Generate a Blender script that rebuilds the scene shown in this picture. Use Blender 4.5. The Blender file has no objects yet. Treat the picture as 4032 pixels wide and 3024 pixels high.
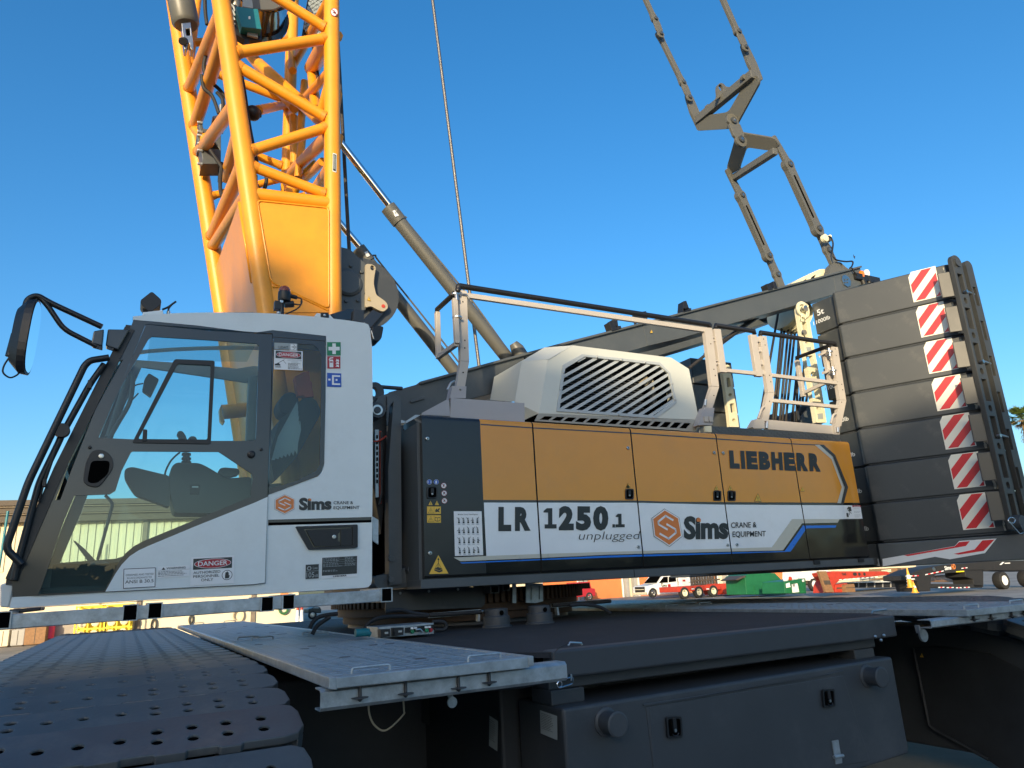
import bpy, bmesh, math, random
from mathutils import Vector, Matrix
from mathutils.geometry import delaunay_2d_cdt

S = bpy.context.scene
COL = S.collection
V = Vector
rnd = random.Random(7)

# ---------------------------------------------------------------- camera
CAM_H = 1.75
FPX = 2835.59                       # focal length in pixels of the 4032 px wide photograph
YAW, PITCH, ROLL = math.radians(28.1723), math.radians(15.5938), math.radians(-3.1435)
_F = V((math.sin(YAW)*math.cos(PITCH), math.cos(YAW)*math.cos(PITCH), math.sin(PITCH)))
_r = V((math.cos(YAW), -math.sin(YAW), 0)); _u = _r.cross(_F)
_R = _r*math.cos(ROLL)+_u*math.sin(ROLL); _U = -_r*math.sin(ROLL)+_u*math.cos(ROLL)
CPOS = V((0, 0, CAM_H))
cd = bpy.data.cameras.new('camera'); cam = bpy.data.objects.new('camera', cd); COL.objects.link(cam)
cd.sensor_width = 36; cd.lens = FPX/4032*36; cd.clip_start = 0.05; cd.clip_end = 3000
m = Matrix.Identity(4)
for i in range(3):
    m[i][0] = _R[i]; m[i][1] = _U[i]; m[i][2] = -_F[i]; m[i][3] = CPOS[i]
cam.matrix_world = m
S.camera = cam

# ---------------------------------------------------------------- sky, sun, exposure
SUN_AZ, SUN_EL = 219.5, 11.0        # compass style: degrees from +Y towards +X
TREE_H0, TREE_H1 = 13.15, 11.3       # height of the trees that throw the big shadow
w = bpy.data.worlds.new('World'); S.world = w; w.use_nodes = True
nt = w.node_tree; nt.nodes.clear()
sky = nt.nodes.new('ShaderNodeTexSky'); sky.sky_type = 'NISHITA'; sky.sun_disc = False
sky.sun_elevation = math.radians(SUN_EL); sky.sun_rotation = math.radians(SUN_AZ)
sky.air_density = 1.0; sky.dust_density = 2.2; sky.ozone_density = 3.0; sky.altitude = 0
hs = nt.nodes.new('ShaderNodeHueSaturation'); hs.inputs['Saturation'].default_value = 1.26
bg = nt.nodes.new('ShaderNodeBackground'); bg.inputs[1].default_value = 0.15
wo = nt.nodes.new('ShaderNodeOutputWorld')
nt.links.new(sky.outputs[0], hs.inputs['Color']); nt.links.new(hs.outputs[0], bg.inputs[0]); nt.links.new(bg.outputs[0], wo.inputs[0])
sd = bpy.data.lights.new('sun', 'SUN'); sun = bpy.data.objects.new('sun', sd); COL.objects.link(sun)
sd.energy = 3.0; sd.angle = math.radians(0.6); sd.color = (1.0, 0.80, 0.52)
_sa, _se = math.radians(SUN_AZ), math.radians(SUN_EL)
SUNV = V((math.sin(_sa)*math.cos(_se), math.cos(_sa)*math.cos(_se), math.sin(_se)))
sun.rotation_euler = SUNV.to_track_quat('Z', 'Y').to_euler()
sun.location = (0, 0, 30)
S.view_settings.view_transform = 'Standard'; S.view_settings.look = 'None'
S.view_settings.exposure = 1.02; S.view_settings.gamma = 1
S.render.engine = 'CYCLES'
S.cycles.max_bounces = 8; S.cycles.transparent_max_bounces = 16

# ---------------------------------------------------------------- survey of the photograph: enlarged views and their scale
VW = dict(P=(0,0,1.0), D0=(0,0,4032/2212), A=(600,0,900/2133), B=(600,650,1000/2212), C=(0,1100,1000/2074), D=(900,1200,800/1896), E=(0,1850,1000/2212),
          F=(900,1850,800/2212), G=(1500,1600,1000/2074), H=(2400,1600,1100/2212), I=(2450,0,800/1896), J=(2500,650,1000/2212),
          K=(1650,1050,1200/2212), L=(2750,1100,700/1787), M=(3200,950,832/1840), N=(3250,1650,782/1730), O=(0,2300,1300/2212),
          Q=(1200,2250,1100/2212), R=(2200,2250,1000/2143), S=(3100,2250,932/1998), T=(2100,2200,1000/2212), U=(3000,2150,1032/2212),
          W=(1200,850,900/2212), X=(1900,1250,1000/2212))
def ray(k, x, y):
    a, b, s = VW[k]; x = a+x*s; y = b+y*s
    return _F+_R*((x-2016)/FPX)-_U*((y-1512)/FPX)
def at(k, x, y, Y):                 # measured point lying at depth Y
    d = ray(k, x, y); return CPOS+d*(Y/d.y)
def atx(k, x, y, X):
    d = ray(k, x, y); return CPOS+d*(X/d.x)
def atz(k, x, y, Z):
    d = ray(k, x, y); return CPOS+d*((Z-CAM_H)/d.z)
def atp(k, x, y, p, n):             # measured point on any plane
    d = ray(k, x, y); return CPOS+d*((V(p)-CPOS).dot(n)/d.dot(n))
def many(k, pts, Y): return [at(k, x, y, Y) for x, y in pts]
def mix(pts, Y): return [at(k, x, y, Y) for k, x, y in pts]

# ---------------------------------------------------------------- materials
MATS = {}
def _base(name):
    mt = bpy.data.materials.new(name); mt.use_nodes = True
    MATS[name] = mt
    return mt, mt.node_tree, mt.node_tree.nodes['Principled BSDF']
def paint(name, col, rough=0.4, metal=0.0, coat=0.0, var=0.08, scale=3.0, bump=0.0, bscale=120.0, rvar=0.1, spec=0.5, dirt=None, dirtamt=0.0, dscale=1.5, wave=0.0):
    mt, t, b = _base(name)
    tc = t.nodes.new('ShaderNodeTexCoord')
    n = t.nodes.new('ShaderNodeTexNoise'); n.inputs['Scale'].default_value = scale; n.inputs['Detail'].default_value = 6; n.inputs['Roughness'].default_value = 0.65
    t.links.new(tc.outputs['Object'], n.inputs['Vector'])
    mr = t.nodes.new('ShaderNodeMapRange'); mr.inputs['From Min'].default_value = .25; mr.inputs['From Max'].default_value = .75
    mr.inputs['To Min'].default_value = 1-var; mr.inputs['To Max'].default_value = 1+var
    t.links.new(n.outputs[0], mr.inputs[0])
    mul = t.nodes.new('ShaderNodeVectorMath'); mul.operation = 'SCALE'; mul.inputs[0].default_value = col[:3]
    t.links.new(mr.outputs[0], mul.inputs['Scale'])
    out = mul.outputs[0]
    if dirt:
        n2 = t.nodes.new('ShaderNodeTexNoise'); n2.inputs['Scale'].default_value = dscale; n2.inputs['Detail'].default_value = 9; n2.inputs['Roughness'].default_value = .75
        t.links.new(tc.outputs['Object'], n2.inputs['Vector'])
        r2 = t.nodes.new('ShaderNodeMapRange'); r2.inputs['From Min'].default_value = .52; r2.inputs['From Max'].default_value = .72; r2.inputs['To Max'].default_value = dirtamt
        t.links.new(n2.outputs[0], r2.inputs[0])
        mx = t.nodes.new('ShaderNodeMix'); mx.data_type = 'RGBA'; mx.inputs[7].default_value = (*dirt, 1)
        t.links.new(r2.outputs[0], mx.inputs[0]); t.links.new(out, mx.inputs[6]); out = mx.outputs[2]
    t.links.new(out, b.inputs['Base Color'])
    b.inputs['Metallic'].default_value = metal; b.inputs['Coat Weight'].default_value = coat; b.inputs['Coat Roughness'].default_value = .06
    b.inputs['Specular IOR Level'].default_value = spec
    rr = t.nodes.new('ShaderNodeMapRange'); rr.inputs['To Min'].default_value = max(.02, rough-rvar); rr.inputs['To Max'].default_value = min(1, rough+rvar)
    t.links.new(n.outputs[0], rr.inputs[0]); t.links.new(rr.outputs[0], b.inputs['Roughness'])
    if wave:
        n4 = t.nodes.new('ShaderNodeTexNoise'); n4.inputs['Scale'].default_value = 2.2; n4.inputs['Detail'].default_value = 2
        t.links.new(tc.outputs['Object'], n4.inputs['Vector'])
        b4 = t.nodes.new('ShaderNodeBump'); b4.inputs['Strength'].default_value = wave; b4.inputs['Distance'].default_value = .05
        t.links.new(n4.outputs[0], b4.inputs['Height']); t.links.new(b4.outputs[0], b.inputs['Normal']); t.links.new(b4.outputs[0], b.inputs['Coat Normal'])
    if bump:
        n3 = t.nodes.new('ShaderNodeTexNoise'); n3.inputs['Scale'].default_value = bscale; n3.inputs['Detail'].default_value = 3
        t.links.new(tc.outputs['Object'], n3.inputs['Vector'])
        bp = t.nodes.new('ShaderNodeBump'); bp.inputs['Strength'].default_value = bump; bp.inputs['Distance'].default_value = .01
        t.links.new(n3.outputs[0], bp.inputs['Height']); t.links.new(bp.outputs[0], b.inputs['Normal'])
    return mt
def glass(name, tint, refl=0.5, dull=0.0, dcol=(.2,.25,.25)):
    mt, t, b = _base(name)
    t.nodes.remove(b); o = t.nodes['Material Output']
    tr = t.nodes.new('ShaderNodeBsdfTransparent'); tr.inputs[0].default_value = (*tint, 1)
    gl = t.nodes.new('ShaderNodeBsdfGlossy'); gl.inputs['Roughness'].default_value = .01
    fr = t.nodes.new('ShaderNodeFresnel'); fr.inputs[0].default_value = 1.5
    mu = t.nodes.new('ShaderNodeMath'); mu.operation = 'MULTIPLY'; mu.inputs[1].default_value = refl
    t.links.new(fr.outputs[0], mu.inputs[0])
    mx = t.nodes.new('ShaderNodeMixShader'); t.links.new(mu.outputs[0], mx.inputs[0]); t.links.new(tr.outputs[0], mx.inputs[1]); t.links.new(gl.outputs[0], mx.inputs[2])
    out = mx
    if dull:
        df = t.nodes.new('ShaderNodeBsdfDiffuse'); df.inputs[0].default_value = (*dcol, 1)
        m2 = t.nodes.new('ShaderNodeMixShader'); m2.inputs[0].default_value = dull
        t.links.new(mx.outputs[0], m2.inputs[1]); t.links.new(df.outputs[0], m2.inputs[2]); out = m2
    t.links.new(out.outputs[0], o.inputs[0]); return mt
def emis(name, col, s):
    mt, t, b = _base(name)
    b.inputs['Base Color'].default_value = (*col, 1); b.inputs['Emission Color'].default_value = (*col, 1); b.inputs['Emission Strength'].default_value = s

paint('boom_yellow', (.80,.31,.012), .42, coat=.12, var=.09, scale=4, rvar=.10, dirt=(.42,.20,.04), dirtamt=.30, dscale=2.2)
paint('door_orange', (.66,.27,.018), .24, coat=.6, var=.04, rvar=.05, wave=.10, dirt=(.42,.22,.06), dirtamt=.25, dscale=1.1)
paint('cab_grey', (.66,.72,.72), .40, coat=.25, var=.04, rvar=.07, wave=.05, dirt=(.42,.43,.41), dirtamt=.22, dscale=1.4)
paint('door_white', (.74,.79,.82), .22, coat=.5, var=.03, rvar=.05, wave=.10, dirt=(.5,.52,.5), dirtamt=.25, dscale=1.2)
paint('stripe_beige', (.50,.50,.43), .3, coat=.3, var=.03)
paint('gloss_black', (.012,.012,.012), .12, coat=.5, var=.1, rvar=.05, wave=.10)
paint('panel_black', (.018,.019,.020), .25, coat=.15, var=.1, rvar=.05, wave=.08)
paint('text_black', (.028,.032,.030), .4, var=.02)
paint('blue_stripe', (.01,.17,.66), .3, coat=.3, var=.03)
paint('frame_grey', (.075,.085,.09), .45, var=.10, bump=.03, bscale=150, dirt=(.2,.19,.17), dirtamt=.15)
paint('dark_grey', (.045,.051,.057), .5, var=.12, bump=.05, bscale=120, dirt=(.13,.13,.13), dirtamt=.25)
paint('ballast_grey', (.047,.053,.056), .40, var=.08, rvar=.05, scale=1.6, dirt=(.22,.21,.18), dirtamt=.24, dscale=2.2)
paint('guide_grey', (.042,.044,.042), .45, var=.15)
paint('worn_edge', (.36,.35,.28), .5, var=.35, scale=14)
paint('weld_yellow', (.62,.23,.01), .55, var=.25, scale=30)
paint('shade_steel', (.022,.025,.028), .6, var=.3, scale=4)  # near-black steel: shade under deck and gratings put into the colour
paint('warm_grey', (.105,.105,.094), .42, var=.03, rvar=.02)
paint('beige_grey', (.40,.345,.245), .45, var=.06)
paint('hood_cream', (.57,.59,.54), .42, coat=.1, var=.03, bump=.012, bscale=180)
paint('louvre_grey', (.40,.44,.46), .4, var=.05)
paint('rail_beige', (.46,.42,.37), .42, var=.06, rvar=.05)
paint('cream_steel', (.72,.68,.48), .45, var=.06)
paint('sheet_grey', (.36,.35,.36), .45, var=.04)
paint('black_plastic', (.012,.012,.013), .42, var=.15, bump=.03, bscale=250)
paint('rubber', (.018,.018,.019), .7, var=.15)
paint('chrome', (.72,.73,.74), .08, metal=1, var=.03, rvar=.03)
paint('steel', (.5,.5,.48), .3, metal=1, var=.1)
paint('rope_steel', (.20,.19,.18), .4, metal=.8, var=.3, scale=60, bump=.5, bscale=150)
paint('rope_dark', (.05,.045,.042), .5, metal=.3, var=.3, scale=60, bump=.5, bscale=150)
paint('galvanised', (.40,.44,.46), .42, metal=.6, var=.3, scale=16, rvar=.14, bump=.03, dirt=(.20,.20,.19), dirtamt=.6, dscale=6)
paint('matte_black', (.016,.016,.017), .7, var=.2)
paint('grating', (.33,.37,.39), .42, metal=.6, var=.2, scale=9, rvar=.1, dirt=(.2,.2,.2), dirtamt=.5, dscale=6)
paint('track_steel', (.088,.096,.100), .48, metal=.10, var=.2, scale=5, bump=.10, bscale=40, rvar=.12, dirt=(.22,.20,.17), dirtamt=.45, dscale=3.5)
paint('deck_black', (.022,.022,.025), .75, var=.2, bump=.5, bscale=260, dirt=(.08,.08,.085), dirtamt=.4, dscale=4)
paint('hole_black', (.003,.003,.003), .9, var=.0, spec=.0)
paint('rust_ring', (.075,.045,.028), .6, metal=.4, var=.3, scale=10)
paint('mark_white', (.74,.76,.76), .4, var=.02)
paint('reflect_white', (.78,.76,.66), .35, var=.03)
paint('reflect_red', (.62,.018,.025), .35, var=.06)
paint('sign_red', (.36,.02,.03), .4, var=.03)
paint('sign_green', (.012,.20,.085), .4, var=.03)
paint('sign_blue', (.012,.085,.42), .4, var=.03)
paint('sign_yellow', (.75,.47,.06), .4, var=.03)
paint('logo_orange', (.66,.20,.045), .35, var=.03)
paint('film_grey', (.32,.36,.36), .5, var=.03)
paint('teal', (.012,.16,.20), .45, var=.06)
paint('amber', (.75,.19,.015), .2, coat=.6, var=.05)
paint('amber_dark', (.25,.055,.012), .2, coat=.6, var=.05)
paint('seat_black', (.03,.035,.036), .7, var=.15)
paint('console_grey', (.085,.10,.095), .6, var=.08)
paint('inner_grey', (.20,.22,.215), .6, var=.06)
paint('safety_orange', (.75,.10,.03), .6, var=.1)
paint('pink_red', (.75,.03,.09), .4, var=.06)
paint('wood', (.24,.13,.06), .75, var=.3, scale=9)
paint('red_paint', (.45,.045,.022), .5, var=.2, scale=3)
paint('dump_green', (.012,.13,.05), .5, var=.2, scale=2)
paint('white_paint', (.78,.78,.76), .3, coat=.4, var=.03)
paint('tyre', (.02,.02,.02), .8, var=.2)
paint('roller_orange', (.72,.22,.075), .55, var=.05)
paint('wall_cream', (.66,.58,.42), .75, var=.08, scale=.4)
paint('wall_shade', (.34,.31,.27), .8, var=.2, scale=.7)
paint('eave_brown', (.07,.055,.042), .7, var=.3)
paint('eave_tan', (.16,.13,.10), .7, var=.3)
paint('cage_yellow', (.80,.60,.02), .5, var=.08)
paint('cone_yellow', (.80,.38,.03), .5, var=.08)
paint('hose_dark', (.03,.03,.025), .6, var=.2)
paint('hose_cream', (.6,.5,.33), .6, var=.2)
paint('hose_green', (.03,.14,.05), .5, var=.2)
paint('headlamp', (.65,.68,.7), .1, coat=.5, var=.03)
paint('bark', (.11,.085,.06), .9, var=.3, scale=6)
paint('palm_green', (.075,.12,.025), .55, var=.4, scale=2)
paint('palm_dry', (.22,.15,.06), .7, var=.3, scale=2)
paint('leaf_green', (.035,.055,.018), .6, var=.4, scale=2)
paint('block_grey', (.35,.34,.32), .8, var=.1)
paint('mirror_glass', (.8,.82,.84), .03, metal=1, var=.01, rvar=.01)
glass('cab_glass', (.64,.84,.84), 1.3, .09, (.26,.34,.31))
glass('front_glass', (.70,.88,.87), 1.0, .03, (.22,.30,.28))
glass('plain_glass', (.75,.8,.8), 1.0)
glass('plastic_film', (.8,.8,.8), 1.6, .40, (.80,.80,.80))
paint('frit_dark', (.040,.042,.041), .22, coat=.3, var=.05, rvar=.03)

# concrete yard with wear
def ground_mat():
    mt, t, b = _base('yard_concrete')
    tc = t.nodes.new('ShaderNodeTexCoord')
    n = t.nodes.new('ShaderNodeTexNoise'); n.inputs['Scale'].default_value = .35; n.inputs['Detail'].default_value = 10; n.inputs['Roughness'].default_value = .7
    t.links.new(tc.outputs['Object'], n.inputs['Vector'])
    cr = t.nodes.new('ShaderNodeValToRGB'); cr.color_ramp.elements[0].color = (.15,.14,.125,1); cr.color_ramp.elements[1].color = (.38,.34,.28,1)
    cr.color_ramp.elements[0].position = .3; cr.color_ramp.elements[1].position = .7
    t.links.new(n.outputs[0], cr.inputs[0]); t.links.new(cr.outputs[0], b.inputs['Base Color']); b.inputs['Roughness'].default_value = .85
    n2 = t.nodes.new('ShaderNodeTexNoise'); n2.inputs['Scale'].default_value = 40; bp = t.nodes.new('ShaderNodeBump'); bp.inputs['Strength'].default_value = .3
    t.links.new(tc.outputs['Object'], n2.inputs['Vector']); t.links.new(n2.outputs[0], bp.inputs['Height']); t.links.new(bp.outputs[0], b.inputs['Normal'])
ground_mat()

# ---------------------------------------------------------------- mesh building
class MB:
    def __init__(s, mat=None):
        s.v = []; s.f = []; s.fm = []; s.fs = []; s.slots = []; s.cur = 0; s.sharp = 38; s.sm = False
        if mat: s.m(mat)
    def m(s, name):
        if name not in s.slots: s.slots.append(name)
        s.cur = s.slots.index(name); return s
    def face(s, idx): s.f.append(tuple(idx)); s.fm.append(s.cur); s.fs.append(s.sm)
    def poly(s, pts):
        o = len(s.v); s.v += [V(p) for p in pts]; s.face(range(o, o+len(pts))); return s
    def prism(s, pts, vec):         # closed extrusion of a simple polygon
        n = len(pts); o = len(s.v); vec = V(vec)
        s.v += [V(p) for p in pts]+[V(p)+vec for p in pts]
        s.face(range(o, o+n)); s.face([o+n+i for i in reversed(range(n))])
        for i in range(n):
            j = (i+1) % n; s.face((o+i, o+n+i, o+n+j, o+j))
        return s
    def plate(s, outer, holes, vec):  # extruded polygon with openings
        loops = [outer]+list(holes); vec = V(vec)
        flat = [V(p) for l in loops for p in l]; o = len(s.v); n = len(flat)
        nm = V((0,0,0))
        for i in range(len(outer)): nm += (V(outer[i-1])-flat[0]).cross(V(outer[i])-flat[0])
        nm.normalize(); ax = nm.orthogonal().normalized(); ay = nm.cross(ax); base = flat[0]
        idx = []; k = 0
        for l in loops: idx.append(list(range(k, k+len(l)))); k += len(l)
        vs, _, tri, _, _, _ = delaunay_2d_cdt([V(((p-base).dot(ax),(p-base).dot(ay))) for p in flat], [], idx, 2, 1e-6)
        c3 = [base+ax*p.x+ay*p.y for p in vs]; oc = o; m_ = len(c3)
        s.v += c3+[p+vec for p in c3]
        for t in tri:
            s.face([oc+i for i in t]); s.face([oc+m_+i for i in reversed(t)])
        o = len(s.v); s.v += flat+[p+vec for p in flat]
        k = 0
        for l in loops:
            for i in range(len(l)):
                a = k+i; b = k+(i+1) % len(l); s.face((o+a, o+n+a, o+n+b, o+b))
            k += len(l)
        return s
    def box(s, lo, hi):
        x0,y0,z0 = lo; x1,y1,z1 = hi
        return s.prism([(x0,y0,z0),(x1,y0,z0),(x1,y1,z0),(x0,y1,z0)], (0,0,z1-z0))
    def bar(s, p, q, wa, wb, up=(0,0,1), off=(0,0)):  # rectangular bar, wa across, wb along up
        p = V(p); q = V(q); d = (q-p).normalized(); a = d.cross(V(up))
        if a.length < 1e-4: a = d.cross(V((0,1,0)))
        a.normalize(); b = a.cross(d).normalized()
        a2 = a*wa/2; b2 = b*wb/2; c = p+a*off[0]+b*off[1]
        return s.prism([c-a2-b2, c+a2-b2, c+a2+b2, c-a2+b2], q-p)
    def tube(s, p, q, r, n=14, r2=None, cap=True):
        return s.path([p, q], r, n, r2, cap)
    def path(s, pts, r, n=10, r2=None, cap=True):
        pts = [V(p) for p in pts]; o = len(s.v); N = len(pts); s.sm = True
        t0 = (pts[1]-pts[0]).normalized(); a = t0.orthogonal().normalized()
        for i, p in enumerate(pts):
            t = (pts[min(i+1, N-1)]-pts[max(i-1, 0)]).normalized()
            a = (a-t*a.dot(t)).normalized(); b = t.cross(a)
            rr = r if r2 is None else r+(r2-r)*i/(N-1)
            s.v += [p+(a*math.cos(2*math.pi*k/n)+b*math.sin(2*math.pi*k/n))*rr for k in range(n)]
        for i in range(N-1):
            for k in range(n):
                s.face((o+i*n+k, o+i*n+(k+1) % n, o+(i+1)*n+(k+1) % n, o+(i+1)*n+k))
        if cap:
            s.sm = False; s.face([o+k for k in reversed(range(n))]); s.face([o+(N-1)*n+k for k in range(n)])
        s.sm = False; return s
    def curve(s, pts, r, n=8, sub=6):
        return s.path(smooth(pts, sub), r, n)
    def lathe(s, c, axis, prof, n=24):   # prof: (distance along axis, radius)
        c = V(c); ax = V(axis).normalized(); a = ax.orthogonal().normalized(); b = ax.cross(a); o = len(s.v); N = len(prof); s.sm = True
        for h, r in prof:
            s.v += [c+ax*h+(a*math.cos(2*math.pi*k/n)+b*math.sin(2*math.pi*k/n))*max(r, 1e-4) for k in range(n)]
        for i in range(N-1):
            for k in range(n): s.face((o+i*n+k, o+i*n+(k+1) % n, o+(i+1)*n+(k+1) % n, o+(i+1)*n+k))
        s.sm = False; s.face([o+k for k in reversed(range(n))]); s.face([o+(N-1)*n+k for k in range(n)])
        return s
    def ball(s, c, r, n=16, sc=(1,1,1)):
        o = len(s.v); c = V(c); h = n//2; s.sm = True
        for i in range(h+1):
            ph = math.pi*i/h
            for k in range(n):
                th = 2*math.pi*k/n
                s.v.append(c+V((r*sc[0]*math.sin(ph)*math.cos(th), r*sc[1]*math.sin(ph)*math.sin(th), r*sc[2]*math.cos(ph))))
        for i in range(h):
            for k in range(n): s.face((o+i*n+k, o+(i+1)*n+k, o+(i+1)*n+(k+1) % n, o+i*n+(k+1) % n))
        s.sm = False; return s
    def build(s, name, parent=None, bevel=0, seg=2, root=None):
        base = parent
        while base is not None and base.parent: base = base.parent
        o0 = V(base.location) if base is not None else V((0,0,0))
        me = bpy.data.meshes.new(name); me.from_pydata([v-o0 for v in s.v], [], s.f)
        for sl in s.slots: me.materials.append(MATS[sl])
        me.polygons.foreach_set('material_index', s.fm)
        bm = bmesh.new(); bm.from_mesh(me)
        bmesh.ops.remove_doubles(bm, verts=bm.verts, dist=1e-6)
        bmesh.ops.recalc_face_normals(bm, faces=bm.faces); bm.to_mesh(me); bm.free()
        if any(s.fs): me.set_sharp_from_angle(angle=math.radians(s.sharp))
        me.polygons.foreach_set('use_smooth', s.fs)
        ob = bpy.data.objects.new(name, me); COL.objects.link(ob)
        if parent is not None: ob.parent = parent
        if bevel:
            md = ob.modifiers.new('bevel', 'BEVEL'); md.width = bevel; md.segments = seg; md.limit_method = 'ANGLE'; md.angle_limit = math.radians(40); md.harden_normals = False
        return ob

def smooth(pts, sub=6):
    pts = [V(p) for p in pts]
    if len(pts) < 3: return pts
    out = []
    for i in range(len(pts)-1):
        p0 = pts[max(i-1,0)]; p1 = pts[i]; p2 = pts[i+1]; p3 = pts[min(i+2, len(pts)-1)]
        for k in range(sub):
            t = k/sub
            out.append(.5*((2*p1)+(p2-p0)*t+(2*p0-5*p1+4*p2-p3)*t*t+(-p0+3*p1-3*p2+p3)*t**3))
    out.append(pts[-1]); return out
def fillet(pts, r, n=4, closed=True):   # round the corners of a path
    pts = [V(p) for p in pts]; out = []; N = len(pts)
    for i in range(N):
        if not closed and i in (0, N-1): out.append(pts[i]); continue
        p = pts[i]; a = pts[i-1]-p; b = pts[(i+1) % N]-p
        rr = min(r, a.length*.48, b.length*.48)
        pa = p+a.normalized()*rr; pb = p+b.normalized()*rr
        for k in range(n+1):
            t = k/n; out.append(pa*(1-t)**2+p*2*t*(1-t)+pb*t*t)
    return out
def ngon(c, ax, ay, n=20): return [V(c)+V(ax)*math.cos(2*math.pi*i/n)+V(ay)*math.sin(2*math.pi*i/n) for i in range(n)]

def tag(o, label, cat, group=None, kind=None):
    if label: o['label'] = label
    if cat: o['category'] = cat
    if group: o['group'] = group
    if kind: o['kind'] = kind
    return o
def thing(name, loc, label, cat, group=None):
    o = bpy.data.objects.new(name, None); o.empty_display_size = .2; COL.objects.link(o); o.location = loc
    return tag(o, label, cat, group, 'thing')

_tc = {}
def glyphs(s, bold=0.0, shear=0.0):
    key = (s, bold, shear)
    if key in _tc: return _tc[key]
    cu = bpy.data.curves.new('lettering', 'FONT'); cu.body = s; cu.resolution_u = 3; cu.offset = bold; cu.shear = shear; cu.fill_mode = 'FRONT'
    ob = bpy.data.objects.new('lettering', cu); COL.objects.link(ob)
    dg = bpy.context.evaluated_depsgraph_get(); dg.update()
    me = bpy.data.meshes.new_from_object(ob.evaluated_get(dg))
    vs = [(v.co.x, v.co.y) for v in me.vertices]; fs = [tuple(p.vertices) for p in me.polygons]
    bpy.data.objects.remove(ob); bpy.data.curves.remove(cu); bpy.data.meshes.remove(me)
    _tc[key] = (vs, fs); return _tc[key]
CAPH = max(y for x, y in glyphs('H')[0])
def text(mb, s, p0, p1, up, mat, bold=0.0, shear=0.0, caph=None):
    """letters from p0 to p1 along the baseline, up = vector of one capital height"""
    vs, fs = glyphs(s, bold, shear)
    if not vs: return
    x0 = min(v[0] for v in vs); x1 = max(v[0] for v in vs); p0 = V(p0); e = V(p1)-p0; up = V(up)
    o = len(mb.v); mb.m(mat); c = caph or CAPH
    mb.v += [p0+e*((x-x0)/(x1-x0))+up*(y/c) for x, y in vs]
    for f in fs: mb.face([o+i for i in f])
class Face:
    """a flat place to mark: corners tl,tr,bl lifted by lift; u to the right, v downwards, both 0..1"""
    def __init__(s, tl, tr, bl, lift=(0,-.003,0)):
        s.o = V(tl)+V(lift); s.u = V(tr)-V(tl); s.w = V(bl)-V(tl); s.l = V(lift).normalized()
    def p(s, u, v, k=0): return s.o+s.u*u+s.w*v+s.l*(.0012*k)
    def rect(s, mb, mat, u0, v0, u1, v1, k=1):
        mb.m(mat); mb.poly([s.p(u0,v0,k), s.p(u1,v0,k), s.p(u1,v1,k), s.p(u0,v1,k)])
    def shape(s, mb, mat, pts, k=2): mb.m(mat); mb.poly([s.p(u,v,k) for u,v in pts])
    def disc(s, mb, mat, u, v, ru, rv, k=2, n=20): s.shape(mb, mat, [(u+ru*math.cos(2*math.pi*i/n), v+rv*math.sin(2*math.pi*i/n)) for i in range(n)], k)
    def line(s, mb, mat, a, b, t, k=2):
        ar = s.u.length/s.w.length; dx = (b[0]-a[0])*ar; dy = b[1]-a[1]; L = math.hypot(dx, dy) or 1; nx, ny = -dy/L*t/2/ar, dx/L*t/2
        s.shape(mb, mat, [(a[0]+nx,a[1]+ny),(b[0]+nx,b[1]+ny),(b[0]-nx,b[1]-ny),(a[0]-nx,a[1]-ny)], k)
    def text(s, mb, mat, st, u0, v0, u1, h, bold=0.0, shear=0.0, k=3):
        text(mb, st, s.p(u0,v0,k), s.p(u1,v0,k), -s.w*h, mat, bold, shear)
YM = (0,-.003,0)
# ================================================================ setting: ground
g = MB('yard_concrete').poly([(-400,-300,0),(500,-300,0),(500,700,0),(-400,700,0)]).build('ground')
tag(g, 'pale worn concrete yard under the crane', 'ground', kind='structure')

# ================================================================ operator cab
YC = 5.9; YF = 6.95
cab = thing('crane_cab', at('E',1200,1150,YC+.5), 'light grey operator cab with large tinted windows and slanted black front', 'crane cab')
def far(pts, Y=YF): return [V((p.x, Y, p.z)) for p in pts]
def fwd(pts, d): return [V((p.x, p.y-d, p.z)) for p in pts]

door_l_top = ('P',574,1276); door_l_bot = ('P',129,2347)
roofline = [('C',1085,303),('C',1250,285),('C',1460,275),('C',1700,270),('C',2074,269),('B',560,1283),('B',860,1286),('B',1050,1292),('B',1450,1322),('B',1700,1352),('B',1850,1375),('B',1882,1390),('B',1895,1422)]
shell_pts = roofline+[('D',1338,390),('D',1346,900),('D',1345,1659),('F',1563,600),('F',1561,1200),('F',1552,1245),('F',1520,1276),('F',1480,1284),('F',700,1330),('F',0,1372),('E',1200,1138),('E',80,1206),('E',107,1108),
    ('E',285,1100),('E',915,1066),('E',2212,1002),('F',397,1236),('F',428,290),('F',438,271),('F',965,74),('F',985,60),('F',1000,38),('D',872,1548),('D',893,1490),('D',912,340),('D',910,290),('D',412,236),('C',2074,435),('C',1600,375),('C',1090,329)]
sp = mix(shell_pts, YC)
mb = MB('cab_grey').plate(sp, [], (0,.03,0))
# outer skin running back to the far side
rim = mix(roofline+[('D',1338,390),('D',1345,1659),('F',1563,600),('F',1561,1200),('F',1552,1245),('F',1520,1276),('F',1480,1284),('F',0,1372),('E',80,1206),('E',107,1108)], YC+.03)
for a, b in zip(rim, rim[1:]):
    mid = (a+b)/2
    hatch = mid.z > 3.6 and -.1 < mid.x < .85
    if hatch: continue
    mb.poly([a, b, far([b])[0], far([a])[0]])
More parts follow.
